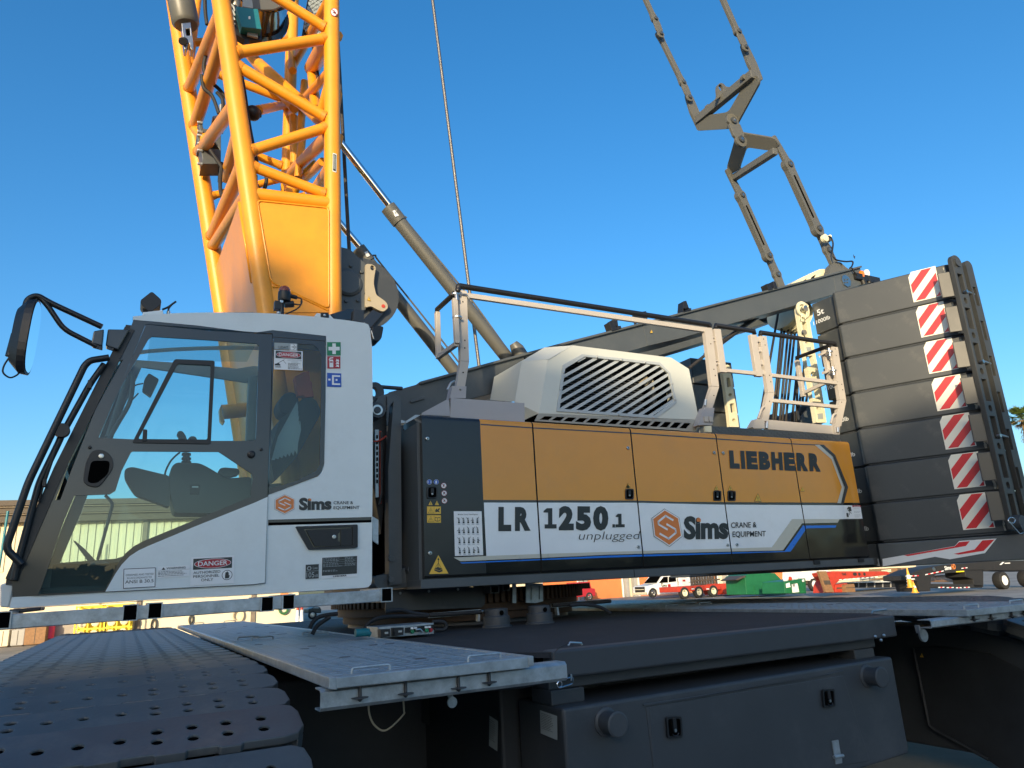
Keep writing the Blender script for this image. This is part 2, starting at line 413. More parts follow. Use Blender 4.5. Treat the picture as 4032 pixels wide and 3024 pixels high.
# roof with a glazed hatch in its front half
rx0, rx1 = 0.02, .85
tops = [p for p in rim if p.z > 3.6]
for y0, y1 in ((YC+.03, YC+.13), (YF-.12, YF)):
    for a, b in zip(rim, rim[1:]):
        mid = (a+b)/2
        if mid.z > 3.6 and -.1 < mid.x < .85: mb.poly([(a.x,y0,a.z),(b.x,y0,b.z),(b.x,y1,b.z),(a.x,y1,a.z)])
shell = mb.build('cab_shell', cab, bevel=.012)
# groove and rear lower panel
gm = MB('frit_dark').prism(mix([('F',431,543),('F',1558,512),('F',1556,545),('F',431,575)], YC-.004), (0,.01,0))
gm.m('hole_black').prism(mix([('F',431,575),('F',1556,545),('F',1555,572),('F',431,606)], YC-.002), (0,.01,0))
gm.build('panel_groove', cab)
gl = MB('galvanised').prism(mix([('F',1566,505),('F',1632,545),('F',1630,812),('F',1566,765)], YC+.05), (0,.02,0)); gl.build('side_bracket', cab)

# dark front pillar and top trim
ap = mix([('C',1090,330),('C',1600,376),('C',2074,436),('D',412,237),('D',910,291),('D',911,338),('D',413,298),('D',411,268),('C',1190,364),door_l_top,door_l_bot,('E',285,1099),('E',107,1107),('P',47,2284),('P',235,1850),('P',511,1298)], YC-.002)
slot = mix([('C',982,662),('C',1006,655),('C',780,1060),('E',600,60),('E',525,262),('E',482,262),('E',556,60),('C',720,1060)], YC-.002)
fr = MB('frit_dark').plate(ap, [slot], (0,.05,0))
fr.m('black_plastic')
fl = mix([('P',47,2284),('P',235,1850),('P',511,1298)], YC+.02)
for a, b in zip(fl, fl[1:]): fr.bar(a, b, .07, .07, (0,1,0))
for y in (YF,):
    f2 = far(fl, y)
    for a, b in zip(f2, f2[1:]): fr.bar(a, b, .07, .07, (0,1,0))
for p in (fl[0], fl[1], fl[2]): fr.bar((p.x,YC,p.z), (p.x,YF,p.z), .06, .06)
fr.build('front_frame', cab, bevel=.006)
ws = MB('front_glass')
for a, b in zip(fl, fl[1:]): ws.poly([(a.x-.01,YC+.05,a.z),(b.x-.01,YC+.05,b.z),(b.x-.01,YF-.04,b.z),(a.x-.01,YF-.04,a.z)])
ws.build('windscreen', cab)
MB('front_glass').poly([(rx0,YC+.13,3.83),(rx1,YC+.13,3.9),(rx1,YF-.12,3.9),(rx0,YF-.12,3.83)]).build('roof_window', cab)

# door
do = mix([('C',1192,368),('C',1700,420),('D',408,276),('D',395,900),('F',432,0),('F',396,1233),('E',2212,1000),('E',915,1064),('E',287,1098),door_l_bot,('P',218.8,2131),('P',308,1916),('P',397,1702),('P',486,1488)], YC-.012)
hu = mix([('C',1240,466),('C',1700,495),('D',262,362),('D',284,385),('D',255,1245),('D',240,1270),('C',1745,1319),('C',1085,1306),('C',800,1293),('C',789,1275),('C',1000,860),('C',1212,488)], YC-.012)
hl = mix([('C',1085,1404),('C',1785,1408),('C',1835,1440),('F',262,50),('F',268,95),('F',238,262),('E',2190,232),('E',1700,435),('E',1250,620),('E',1165,665),('E',1090,730),('E',1020,830),('E',960,960),('E',905,1052),('E',330,1083),('E',350,1050),('E',455,750),('E',622,240),('E',645,224),('E',955,213),('E',1005,182),('E',1060,5),('C',1070,1412)], YC-.012)
dm = MB('frit_dark').plate(do, [hu, hl], (0,.016,0))
dp = mix([('E',917,1061),('E',960,985),('E',1005,905),('E',1060,825),('E',1130,752),('E',1210,700),('E',1310,655),('E',1700,492),('E',2212,288),('F',426,293),('F',396,1228),('E',2212,996)], YC-.020)
dm.m('cab_grey').prism(dp, (0,.012,0))
dm.m('hole_black').prism(mix([('D',408,276),('D',413,276),('D',400,900),('F',436,0),('F',400,1236),('F',395,1236),('F',430,0),('D',394,900)], YC-.004), (0,.01,0))
door = dm.build('door', cab)
MB('cab_glass').poly([p+V((0,.010,0)) for p in hu]).build('window_glass', door)
MB('cab_glass').poly([p+V((0,.010,0)) for p in hl]).build('window_glass', door)
so = fillet(mix([('C',1425,650),('C',1755,663),('C',1722,1345),('C',1078,1335)], YC-.022), .02)
si = fillet(mix([('C',1452,688),('C',1722,702),('C',1694,1308),('C',1128,1303)], YC-.022), .015)
MB('black_plastic').plate(so, [si], (0,.02,0)).build('sliding_window_frame', door, bevel=.004)
MB('black_plastic').prism(fillet(mix([('C',1168,1222),('C',1204,1226),('C',1200,1322),('C',1162,1322)], YC-.03), .01), (0,.02,0)).build('sliding_window_grip', door, bevel=.004)
hn = fillet(mix([('C',815,1388),('C',880,1410),('C',925,1470),('C',925,1540),('E',905,100),('E',850,155),('E',760,135),('E',724,100),('E',735,0),('C',705,1480),('C',750,1400)], YC-.03), .03)
h = MB('black_plastic').prism(hn, (0,.025,0))
h.m('hole_black').prism(fillet(mix([('C',745,1480),('C',900,1480),('C',885,1590),('E',840,120),('E',760,110),('C',720,1600)], YC-.032), .03), (0,.004,0))
h.m('steel').lathe(at('C',827,1443,YC-.03), (0,-1,0), [(0,.018),(.006,.018),(.007,.008)], 14)
h.build('door_handle', door, bevel=.006)
for k_, x, y, r_ in (('D',212,1398,.030),('D',305,1352,.012),('C',734,1371,.012)): MB('black_plastic').lathe(at(k_,x,y,YC-.012), (0,-1,0), [(0,r_),(r_*.7,r_*.95),(r_*.9,r_*.5)], 16).build('door_button', door)

# side window behind the door
wo_ = mix([('D',417,302),('D',908,342),('D',905,900),('D',891,1480),('D',868,1545),('F',985,52),('F',960,72),('F',440,268),('F',440,0),('D',400,900)], YC-.006)
wi_ = mix([('D',427,350),('D',790,372),('D',836,408),('D',866,480),('D',862,1000),('D',850,1495),('D',815,1548),('D',640,1640),('F',445,205),('F',450,0),('D',408,900)], YC-.006)
sw = MB('frit_dark').plate(wo_, [wi_], (0,.012,0)).build('side_window', cab)
MB('cab_glass').poly([p+V((0,.006,0)) for p in wi_]).build('window_glass', sw)

# far side: pillar, roof rail, sill
fo = far(ap[:5]+mix([('D',1338,390),('F',1561,1240),('E',107,1107),('P',47,2284),('P',235,1850),('P',511,1298)], YC))
f_h = far(mix([('C',1180,400),('D',400,420),('D',400,1600),('F',230,262),('E',1250,615),('E',1000,700),('E',420,740),('E',640,225),('C',789,1275)], YC))
f_s = far(mix([('D',560,440),('D',860,480),('D',840,1480),('D',560,1500)], YC))
MB('inner_grey').plate(fo, [f_h, f_s], (0,.03,0)).build('far_wall', cab)
MB('front_glass').poly([p+V((0,.01,0)) for p in f_h]).build('far_window', cab)
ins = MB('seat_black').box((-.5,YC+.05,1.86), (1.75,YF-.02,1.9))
ins.box((-.52,YF-.09,1.80),(1.75,YF-.03,2.10)); ins.box((1.70,YC+.05,1.86), (1.74,YF-.02,3.75))  # low far-side box: dark panel added to darken the lower cab interior
ins.build('floor_wall_and_dark_panel', cab)

# seat, console, pedals
sb = MB('seat_black').prism(fillet(mix([('D',480,1060),('D',560,1010),('D',700,860),('D',810,870),('D',870,1000),('D',760,1200),('D',640,1420),('F',500,130),('D',420,1600),('D',380,1400)], YC+.32), .05), (0,.42,0))
seat = sb.build('driver_seat', cab, bevel=.03)
MB('seat_black').prism(fillet(mix([('D',500,840),('D',560,805),('D',640,820),('D',665,900),('D',640,990),('D',560,1030),('D',490,1000),('D',465,920)], YC+.36), .08), (0,.3,0)).build('headrest', seat, bevel=.03)
fm = MB('plastic_film')
random.seed(4)
fp = [('D',400,1230),('D',470,1090),('D',520,1040),('D',610,1000),('D',700,868),('D',692,1000),('D',660,1180),('D',600,1340),('D',470,1460),('D',398,1480)]
for k in range(7):
    a0 = 400+k*35
    fm.poly(mix([('D',a0,1300-k*18+150),('D',a0+60,1100-k*25+130),('D',640+k*6,900+k*45),('D',650,960+k*55),('D',a0+30,1330-k*8+120)], YC+.30-.006*k))
fm.build('plastic_wrap', seat)
MB('safety_orange').prism(mix([('D',618,668),('D',700,628),('D',755,614),('D',762,700),('D',780,725),('D',782,780),('D',800,855),('D',720,864),('D',700,846),('D',648,850),('D',630,740)], YC+.3), (0,.1,0)).build('orange_cover', cab, bevel=.008)
cn = MB('console_grey')
cn.prism(fillet(mix([('C',1020,1545),('C',1080,1530),('C',1390,1605),('E',1480,330),('E',1330,270),('E',1180,220),('E',1130,150),('E',1080,60)], YC+.32), .03), (0,.12,0))
cn.prism(fillet(mix([('C',1440,1495),('C',1630,1500),('C',1700,1535),('C',1850,1625),('E',2190,60),('E',2190,235),('E',2000,380),('E',1520,375),('E',1480,200),('C',1385,1610),('C',1400,1530)], YC+.30), .03), (0,.30,0))
cn.m('black_plastic').prism(mix([('E',1655,130),('E',1740,130),('E',1735,220),('E',1655,215)], YC+.297), (0,.01,0))
cn.m('mark_white').prism(mix([('E',1672,142),('E',1728,142),('E',1728,156),('E',1672,156)], YC+.292), (0,.004,0))
cn.m('console_grey').prism(fillet(mix([('C',1790,1545),('C',1830,1535),('C',1950,1545),('C',1960,1590),('C',1850,1615),('C',1790,1590)], YC+.25), .02), (0,.12,0))
cn.build('arm_console', cab, bevel=.012)
js = MB('seat_black')
for k, (yy, rr) in enumerate(((1420,.035),(1440,.026),(1455,.036),(1470,.027),(1485,.037))): js.lathe(at('C',1522,yy,YC+.42), (0,0,-1), [(0,rr),(.02,rr)], 14)
js.lathe(at('C',1510,1405,YC+.42), (0,0,1), [(0,.05),(.02,.05)], 14)
js.prism(fillet(mix([('C',1455,1325),('C',1535,1330),('C',1515,1270),('C',1490,1238),('C',1460,1236),('C',1442,1262),('C',1462,1285)], YC+.38), .02), (0,.07,0))
js.ball(at('C',1572,1315,YC+.42), .035)
js.curve(mix([('C',1470,1412),('C',1430,1445),('C',1390,1490),('C',1355,1560),('C',1345,1610)], YC+.4), .008)
js.build('joystick', cab, bevel=.008)
MB('inner_grey').tube(at('C',1060,770,YC+.6), at('C',890,1290,YC+.6), .03).path(smooth(mix([('C',1015,770),('C',1060,760),('C',1085,820),('C',1060,1000),('C',960,1180),('C',880,1320)], YC+.5), 5), .018).build('grab_bar', cab)
mo = MB('black_plastic').prism(fillet(mix([('C',1180,815),('C',1215,765),('C',1300,815),('C',1230,960),('C',1160,910)], YC+.5), .015), (0,.05,0))
mo.curve(mix([('C',1170,850),('C',1100,870),('C',1080,930),('C',1060,1000),('C',1130,930)], YC+.5), .006); mo.build('screen_monitor', cab, bevel=.006)
pd = MB('inner_grey').prism(mix([('E',632,612),('E',660,622),('E',740,690),('E',830,785),('E',770,805)], YC+.6), (0,.06,0))
pd.path(fillet(mix([('E',850,785),('E',985,290),('E',915,220)], YC+.55), .03, closed=False), .012); pd.prism(mix([('E',780,800),('E',920,785),('E',960,820),('E',780,830)], YC+.5), (0,.2,0))
pd.build('pedal', cab, bevel=.006)
MB('inner_grey').prism(mix([('D',195,660),('D',272,650),('D',255,1260),('D',165,1270)], YC+.92), (0,.1,0)).build('rear_pillar', cab, bevel=.01)

# latch box, lettering plates and stickers
lb = MB('black_plastic').plate(fillet(mix([('F',728,616),('F',1407,594),('F',1407,843),('F',1385,850),('F',872,869)], YC-.022), .012), [fillet(mix([('F',818,640),('F',1352,622),('F',1350,828),('F',925,842)], YC-.022), .01)], (0,.02,0))
lb.m('gloss_black').prism(mix([('F',815,636),('F',1356,618),('F',1354,832),('F',920,848)], YC-.008), (0,.004,0))
lb.m('black_plastic').prism(fillet(mix([('F',842,652),('F',1216,640),('F',1216,680),('F',1190,690),('F',1190,775),('F',1214,780),('F',1214,828),('F',940,833)], YC-.020), .008), (0,.012,0)).prism(fillet(mix([('F',1222,640),('F',1345,634),('F',1344,824),('F',1222,828)], YC-.016), .008), (0,.008,0))
lb.m('steel').lathe(at('F',1148,730,YC-.02), (0,-1,0), [(0,.016),(.008,.016),(.009,.012)], 18)
lb.m('hole_black').lathe(at('F',1148,730,YC-.0285), (0,-1,0), [(0,.003),(.0015,.003)], 8)
lb.build('storage_hatch', cab, bevel=.003)
def face(k, tl, tr, bl, Y): return Face(at(k,*tl,Y), at(k,*tr,Y), at(k,*bl,Y))

f = face('D', (918,350),(1045,350),(918,475), YC); sk = MB()
f.rect(sk,'sign_green',0,0,1,1); f.rect(sk,'mark_white',.38,.1,.64,.9,2); f.rect(sk,'mark_white',.1,.36,.92,.63,3)
sk.build('first_aid_sticker', cab)
f = face('D', (920,482),(1042,482),(920,597), YC); sk = MB(); f.rect(sk,'mark_white',-.02,-.02,1.02,1.02,0); f.rect(sk,'sign_red',0,0,1,1)
f.shape(sk,'mark_white',[(.16,.35),(.22,.27),(.40,.27),(.45,.35),(.45,.9),(.16,.9)]); f.rect(sk,'sign_red',.20,.42,.41,.52,3); f.shape(sk,'mark_white',[(.10,.3),(.2,.1),(.45,.08),(.45,.16),(.24,.2),(.16,.34)])
for yy in (.2,.42,.64): f.shape(sk,'mark_white',[(.62,yy+.22),(.7,yy+.1),(.68,yy),(.8,yy+.1),(.82,yy+.02),(.9,yy+.16),(.88,yy+.26),(.75,yy+.2)])
sk.build('fire_extinguisher_sticker', cab)
f = face('D', (918,636),(1050,642),(918,765), YC); sk = MB(); f.rect(sk,'sign_blue',0,0,1,1)
f.rect(sk,'mark_white',.09,.42,.24,.56,2); f.rect(sk,'mark_white',.60,.42,.73,.56,2); f.shape(sk,'mark_white',[(.34,.15),(.92,.15),(.92,.27),(.48,.27),(.48,.74),(.92,.74),(.92,.86),(.34,.86)])
sk.build('anchor_sticker', cab)

def grey_lines(f, mb, rows, u0, u1, mat='text_black', t=.02, seed=1, k=3):
    r = random.Random(seed)
    for v in rows:
        u = u0
        end = u0+(u1-u0)*r.uniform(.7, 1)
        while u < end:
            L = r.uniform(.03, .09); f.rect(mb, mat, u, v-t/2, min(u+L, end), v+t/2, k); u += L+.02
def danger(mb, f, v0, v1):
    f.rect(mb,'text_black',.05,v0,.95,v1,2); c = (v0+v1)/2; h = (v1-v0)/2
    f.disc(mb,'mark_white',.5,c,.43,h*.88,3,28); f.disc(mb,'sign_red',.5,c,.415,h*.80,4,28)
    f.text(mb,'mark_white','DANGER',.16,c+h*.38,.84,h*.8,.012,k=5)
f = face('E', (1665,762),(2040,744),(1656,1010), YC-.02); sk = MB(); f.rect(sk,'mark_white',0,0,1,1); danger(sk,f,.06,.45)
for i,(s_,u1) in enumerate((('AUTHORIZED',.68),('PERSONNEL',.66),('ONLY',.52))): f.text(sk,'text_black',s_,.06 if i<2 else .24,.60+i*.135,u1,.09,.006)
f.disc(sk,'text_black',.84,.70,.125,.18,2); f.disc(sk,'mark_white',.84,.70,.112,.16,3); f.shape(sk,'text_black',[(.79,.82),(.79,.72),(.80,.60),(.825,.60),(.83,.57),(.85,.57),(.855,.6),(.875,.61),(.88,.72),(.895,.70),(.9,.73),(.88,.82)],4)
sk.build('danger_sign', door)
f = face('E', (1076,862),(1356,850),(1071,1036), YC-.02); sk = MB(); f.rect(sk,'mark_white',-.02,-.02,1.02,1.02); f.rect(sk,'text_black',0,0,1,1,2); f.rect(sk,'mark_white',.022,.035,.978,.965,3)
f.text(sk,'text_black','DESIGNED AND TESTED',.08,.37,.94,.09,k=4); f.text(sk,'text_black','IN ACCORDANCE TO',.12,.53,.88,.09,k=4); f.text(sk,'text_black','ANSI B 30.5',.06,.75,.94,.16,.008,k=4)
sk.build('standard_plate', door)
f = face('E', (1370,845),(1652,830),(1366,942), YC-.02); sk = MB(); f.rect(sk,'mark_white',0,0,1,1); f.rect(sk,'text_black',.01,.36,.99,.375,2)
f.text(sk,'text_black','WARNING',.28,.28,.87,.19,.01); f.shape(sk,'text_black',[(.13,.30),(.19,.08),(.25,.30)],3); grey_lines(f,sk,(.48,.6,.72,.86),.03,.97,t=.045,seed=3)
sk.build('warning_sign', door)
f = face('D', (425,422),(691,436),(422,604), YC-.012); sk = MB(); f.rect(sk,'mark_white',0,0,1,1); danger(sk,f,.04,.42)
f.text(sk,'film_grey','ELECTROCUTION',.47,.52,.96,.055,.004); f.text(sk,'film_grey','HAZARD',.6,.61,.84,.055,.004); grey_lines(f,sk,(.66,.71,.76,.83,.88,.93),.48,.97,t=.022,seed=5)
f.shape(sk,'text_black',[(.03,.72),(.16,.66),(.22,.75),(.22,.80),(.03,.80)]); f.line(sk,'text_black',(.1,.7),(.36,.48),.02); f.line(sk,'text_black',(.3,.5),(.42,.7),.015); f.rect(sk,'text_black',.05,.84,.24,.89)
sk.build('danger_sign', sw)
f = face('D', (427,354),(566,360),(426,416), YC-.012); sk = MB(); f.rect(sk,'film_grey',0,0,1,1); f.text(sk,'text_black','LiDAT',.28,.86,.92,.36,.01)
f = face('D', (569,362),(640,366),(568,428), YC-.012); f.rect(sk,'mark_white',0,0,1,1); f.rect(sk,'text_black',.06,.06,.94,.94,2); f.rect(sk,'mark_white',.1,.1,.9,.9,3); f.line(sk,'text_black',(.25,.5),(.6,.5),.09,4); f.shape(sk,'text_black',[(.5,.38),(.7,.5),(.5,.62)],5); f.line(sk,'text_black',(.5,.15),(.85,.5),.06,4); f.line(sk,'text_black',(.5,.85),(.85,.5),.06,4)
sk.build('telematics_sticker', sw)

def sims(mb, k, hexp, s0, s1, sh, c0, c1, ch, e0, e1, Y):
    """orange hexagon with a folded white S, the company name and its second line"""
    hx = [at(k,*p,Y-.004) for p in hexp]; c = sum(hx, V((0,0,0)))/6
    mb.m('text_black').poly(hx); mb.m('mark_white').poly([c+(p-c)*.975+V((0,-.001,0)) for p in hx]); mb.m('logo_orange').poly([c+(p-c)*.90+V((0,-.002,0)) for p in hx])
    ex = (hx[1]-hx[5])/2; ez = (hx[0]-hx[3])/2
    def q(a, b): return c+ex*a+ez*b+V((0,-.0035,0))
    seq = [(.42,.36),(.02,.56),(-.52,.30),(-.52,.06),(.06,.22) if 0 else (-.45,.02),(.50,-.10) if 0 else (.02,.22)]
    zz = [(.50,.34),(0,.56),(-.56,.30),(-.56,.16),(.02,-.10),(.0,.20),(.56,-.06),(.56,-.30),(0,-.56),(-.50,-.34)]
    for pl in ([(.50,.36),(0,.60),(-.58,.30),(-.58,.16),(0,-.12)], [(0,.16),(.58,-.12),(.58,-.30),(0,-.60),(-.58,-.32)]):
        for a, b in zip(pl, pl[1:]):
            pa, pb = q(*a), q(*b); d = (pb-pa).normalized(); nn = V((d.z,0,-d.x))*(ez.length*.052); mb.m('mark_white').poly([pa-nn-d*.004,pb-nn+d*.004,pb+nn+d*.004,pa+nn-d*.004])
    up = at(k,s0[0],s0[1]-sh,Y)-at(k,*s0,Y)
    text(mb,'Sims',at(k,*s0,Y-.004),at(k,*s1,Y-.004),up,'text_black',.05)
    uc = at(k,c0[0],c0[1]-ch,Y)-at(k,*c0,Y)
    text(mb,'CRANE &',at(k,*c0,Y-.004),at(k,*c1,Y-.004),uc,'text_black',.012); text(mb,'EQUIPMENT',at(k,*e0,Y-.004),at(k,*e1,Y-.004),uc,'text_black',.012)
    d = (at(k,*s1,Y)-at(k,*s0,Y)); p = at(k,*s0,Y-.005)+d*.33+up*.80
    mb.m('logo_orange').poly([p-d*.045, p+d*.045, p+d*.045+up*.14, p+up*.22, p-d*.045+up*.14])
sk = MB(); sims(sk,'F',[(612,264),(723,318),(720,426),(610,484),(500,430),(502,322)],(766,432),(1122,424),118,(1143,374),(1357,372),32,(1143,428),(1425,424),YC)
sk.build('company_logo', cab)
f = face('F', (838,1034),(981,1026),(836,1191), YC); sk = MB(); f.rect(sk,'text_black',0,0,1,1); f.text(sk,'film_grey','105',.06,.90,.66,.36,.004); f.text(sk,'film_grey','dB',.7,.9,.96,.2); f.text(sk,'film_grey','Lwa',.55,.34,.9,.18); f.disc(sk,'film_grey',.27,.26,.18,.16,2,6); f.disc(sk,'text_black',.27,.26,.1,.09,3,12)
for a,b in (((0,0),(1,0)),((0,1),(1,1)),((0,0),(0,1)),((1,0),(1,1)),((0,.46),(1,.46))): f.line(sk,'film_grey',a,b,.02,2)
sk.build('noise_plate', cab)
f = face('F', (1014,956),(1402,935),(1008,1187), YC); sk = MB(); f.rect(sk,'mark_white',0,0,1,1); f.rect(sk,'text_black',.01,.01,.99,.86,2); grey_lines(f,sk,(.06,.12,.18,.25,.32,.38,.44),.03,.60,'film_grey',.018,7); grey_lines(f,sk,(.06,.12,.2,.28,.36,.42),.64,.97,'film_grey',.018,8); grey_lines(f,sk,(.62,.67),.03,.45,'film_grey',.02,9)
for v in (.15,.24,.33,.45): f.line(sk,'film_grey',(.1,v),(.97,v),.006,3)
f.text(sk,'text_black','LIEBHERR',.32,.955,.70,.07,.03); sk.build('rating_plate', cab)

# roof fittings
def lamp(name, pts, k, Y, dep):
    mb = MB('black_plastic').prism(fillet(many(k, pts, Y), .02), (0,dep,0)); return mb
wl = lamp('work_light', [(1240,96),(1318,165),(1316,205),(1238,262),(1200,250),(1148,200),(1146,170)], 'C', YC+.15, .16)
wl.prism(mix([('C',1160,190),('C',1195,200),('C',1198,275),('C',1165,272)], YC+.2), (0,.05,0)); wl.m('cab_grey').prism(mix([('C',1165,268),('C',1330,250),('C',1335,283),('C',1165,292)], YC+.12), (0,.2,0))
wl.m('black_plastic').curve(mix([('C',1325,247),('C',1370,228),('C',1410,200),('C',1438,180)], YC+.25), .009).curve(mix([('C',1375,272),('C',1378,238),('C',1400,210)], YC+.25), .008); wl.m('steel').tube(at('C',1376,285,YC+.25), at('C',1376,260,YC+.25), .014)
wl.build('work_light', cab, bevel=.008)
rl = lamp('rear_light', [(1912,1400),(1960,1395),(2016,1406),(1998,1505),(1975,1535),(1922,1528)], 'B', YC+.2, .16); rl.m('steel').tube(at('B',1893,1430,YC+.25), at('B',1925,1440,YC+.25), .012).bar(at('B',1905,1440,YC+.19), at('B',1930,1520,YC+.19), .012, .012)
rl.build('work_light', cab, bevel=.008)
bc = at('B',1150,1170,YC+.12); bz = (at('B',1150,1050,YC+.12)-bc).length; br = (at('B',1208,1170,YC+.12)-at('B',1095,1170,YC+.12)).length/2
be = thing('rotating_beacon', bc, 'black beacon with amber dome on the cab roof in front of the boom', 'beacon lamp')
MB('black_plastic').lathe(bc, (0,0,1), [(-.02*1,br*.9),(0,br),(bz*.5,br*.98),(bz*.52,br*.9)], 22).build('housing', be, bevel=.004)
MB('amber_dark').lathe(bc+V((0,0,bz*.52)), (0,0,1), [(0,br*.93),(bz*.16,br*.90),(bz*.30,br*.74),(bz*.42,br*.5),(bz*.48,br*.22),(bz*.49,.004)], 22).build('amber_dome', be)
bb = MB('black_plastic').tube(at('B',1125,1190,YC+.12), at('B',1125,1295,YC+.12), .02); bb.box(at('B',1065,1250,YC+.1), at('B',1110,1205,YC+.16)); bb.tube(at('B',1200,1140,YC+.12), at('B',1260,1155,YC+.12), .018); bb.tube(at('B',1150,1215,YC+.12), at('B',1230,1210,YC+.12), .03)
bb.curve(mix([('B',1260,1155),('B',1295,1165),('B',1300,1200),('B',1270,1245),('B',1215,1275),('B',1160,1300)], YC+.12), .007); bb.curve(mix([('B',1230,1210),('B',1290,1215),('B',1295,1180)], YC+.12), .007)
bb.m('steel').lathe(at('B',1125,1188,YC+.1), (0,-1,0), [(0,.016),(.01,.016)], 10).ball(at('B',1100,1288,YC+.08), .018, 10)
bb.build('bracket', be, bevel=.003)
rb = MB('cab_grey').prism(mix([('B',1408,1318),('B',1432,1288),('B',1545,1300),('B',1585,1342)], YC+.1), (0,.3,0)); rb.m('black_plastic').prism(fillet(mix([('B',1466,1284),('B',1538,1284),('B',1538,1330),('B',1466,1328)], YC+.09), .008), (0,.01,0)); rb.m('steel').lathe(at('B',1500,1308,YC+.085), (0,-1,0), [(0,.014),(.01,.01)], 12)
rb.m('gloss_black').prism(mix([('B',1545,1300),('B',1700,1252),('B',1755,1252),('B',1760,1352),('B',1600,1345)], YC+.35), (0,.2,0)); rb.m('dark_grey').prism(mix([('B',1757,1254),('B',1845,1262),('B',1838,1372),('B',1752,1356)], YC+.3), (0,.2,0))
rb.build('roof_bracket', cab, bevel=.004)

# mirror, grab rail, wiper
mr_ = thing('side_mirror', at('C',960,490,YC), 'black oval rear view mirror on a bent tube arm at the cab front', 'mirror')
ar = MB('black_plastic').path(fillet(mix([('C',832,388),('C',410,192),('C',300,128),('C',225,160),('C',95,610)], YC-.12), .09, 5, False), .021, 12)
ar.path(fillet(mix([('C',790,545),('C',520,408),('C',390,215),('C',330,150)], YC-.12), .06, 5, False), .019, 12); ar.tube(at('C',130,450,YC-.12), at('C',82,630,YC-.12), .03); ar.box(at('C',92,490,YC-.15), at('C',180,410,YC-.07)+V((0,.02,0)))
ar.curve(mix([('C',78,635),('C',35,700),('C',25,760),('C',80,802),('C',140,780),('C',165,745)], YC-.1), .006)
ar.build('mirror_arm', mr_, bevel=.004)
MB('frit_dark').prism(mix([('C',880,405),('C',1060,408),('C',965,575),('C',862,540)], YC-.06), (0,.09,0)).prism(mix([('C',765,420),('C',850,405),('C',835,545),('C',745,520)], YC-.14), (0,.12,0)).build('hinge_plate', mr_, bevel=.008)
pt = at('C',322,172,YC-.10); pb = at('C',212,778,YC-.10); pc = (pt+pb)/2; upv = (pt-pb)/2; sdv = V((.12,.99,0)).normalized(); nv = upv.cross(sdv).normalized()
if nv.y > 0: nv = -nv
hw = .125
def oval(c, a, b, n=32): return [c+upv*(a*math.copysign(abs(math.sin(2*math.pi*i/n))**.75, math.sin(2*math.pi*i/n)))+sdv*(b*math.copysign(abs(math.cos(2*math.pi*i/n))**.75, math.cos(2*math.pi*i/n))) for i in range(n)]
mb = MB('black_plastic'); o1 = oval(pc, 1, hw); o2 = oval(pc-nv*.05, .97, hw*.96); o3 = oval(pc-nv*.11, .72, hw*.6)
n = len(o1); o = len(mb.v); mb.v += o1+o2+o3
for r_ in range(2):
    for i in range(n): mb.face((o+r_*n+i, o+r_*n+(i+1) % n, o+(r_+1)*n+(i+1) % n, o+(r_+1)*n+i))
mb.face([o+2*n+i for i in range(n)]); mb.face([o+i for i in range(n)]); mb.build('mirror_shell', mr_)
MB('mirror_glass').poly(oval(pc+nv*.004, .93, hw*.9)).build('mirror_glass', mr_)
gr = MB('black_plastic').path(fillet(mix([('C',892,638),('C',735,662),('C',690,705),('C',230,1659),('E',62,650),('E',68,705),('E',192,824)], YC-.09), .06, 5, False), .024, 12)
gr.build('front_grab_rail', cab)
wp = MB('black_plastic').path(fillet(mix([('C',852,690),('C',738,850),('C',510,1260),('C',480,1330),('C',320,1659),('E',150,820),('E',120,960)], YC-.04), .05, 4, False), .022, 10)
wp.path(mix([('C',735,860),('C',640,1010),('C',535,1190)], YC-.05), .012, 8).path(mix([('C',700,880),('C',610,1040)], YC-.05), .006, 8)
wp.box(at('C',710,885,YC-.07), at('C',755,838,YC-.02)); wp.lathe(at('C',505,1235,YC-.08), (0,-1,0), [(-.03,.05),(.02,.05)], 18); wp.tube(at('C',450,1215,YC-.06), at('C',500,1200,YC-.06), .025)
wp.path(mix([('C',480,1290),('C',415,1500),('C',360,1659)], YC-.05), .012, 8).path(mix([('C',410,1500),('C',375,1600),('E',340,280)], YC-.05), .007, 8); wp.box(at('E',365,145,YC-.07), at('E',410,90,YC-.02))
wp.build('windscreen_wiper', cab, bevel=.003)
MB('cab_grey').prism(mix([('E',0,1000),('E',130,955),('E',75,1200),('E',0,1195)], YC+.4), (0,.1,0)).build('front_fender', cab, bevel=.01)

# folded galvanised step frame under the cab
sf = thing('step_frame', at('O',0,240,5.35), 'galvanised square tube step frame under the grey cab', 'step frame')
def sq_tube(mb, p, q, w_, mat='galvanised'):
    mb.m(mat).bar(p, q, w_, w_)
mb = MB('galvanised'); a = at('E',-300,1350,5.35); b = at('F',1700,1365,5.35)
mb.bar(a, b, .07, .085); mb.build('long_tube', sf, bevel=.006)
for k_, x, y in (('E',20,1310),('E',1134,1243),('E',1350,1226),('F',423,1460),('F',655,1437),('F',1723,1360)):
    c = at(k_,x,y,5.30); t_ = MB('galvanised'); s_ = .044
    oo = [c+V((dx,0,dz)) for dx,dz in ((-s_,-s_-.006),(s_,-s_-.006),(s_,s_+.006),(-s_,s_+.006))]; ii = [c+V((dx,0,dz)) for dx,dz in ((-s_+.008,-s_),(s_-.008,-s_),(s_-.008,s_),(-s_+.008,s_))]
    t_.plate(oo, [ii], (0,.55,0)); t_.m('hole_black').poly([p+V((0,.010,0)) for p in ii]); t_.build('cross_tube', sf)
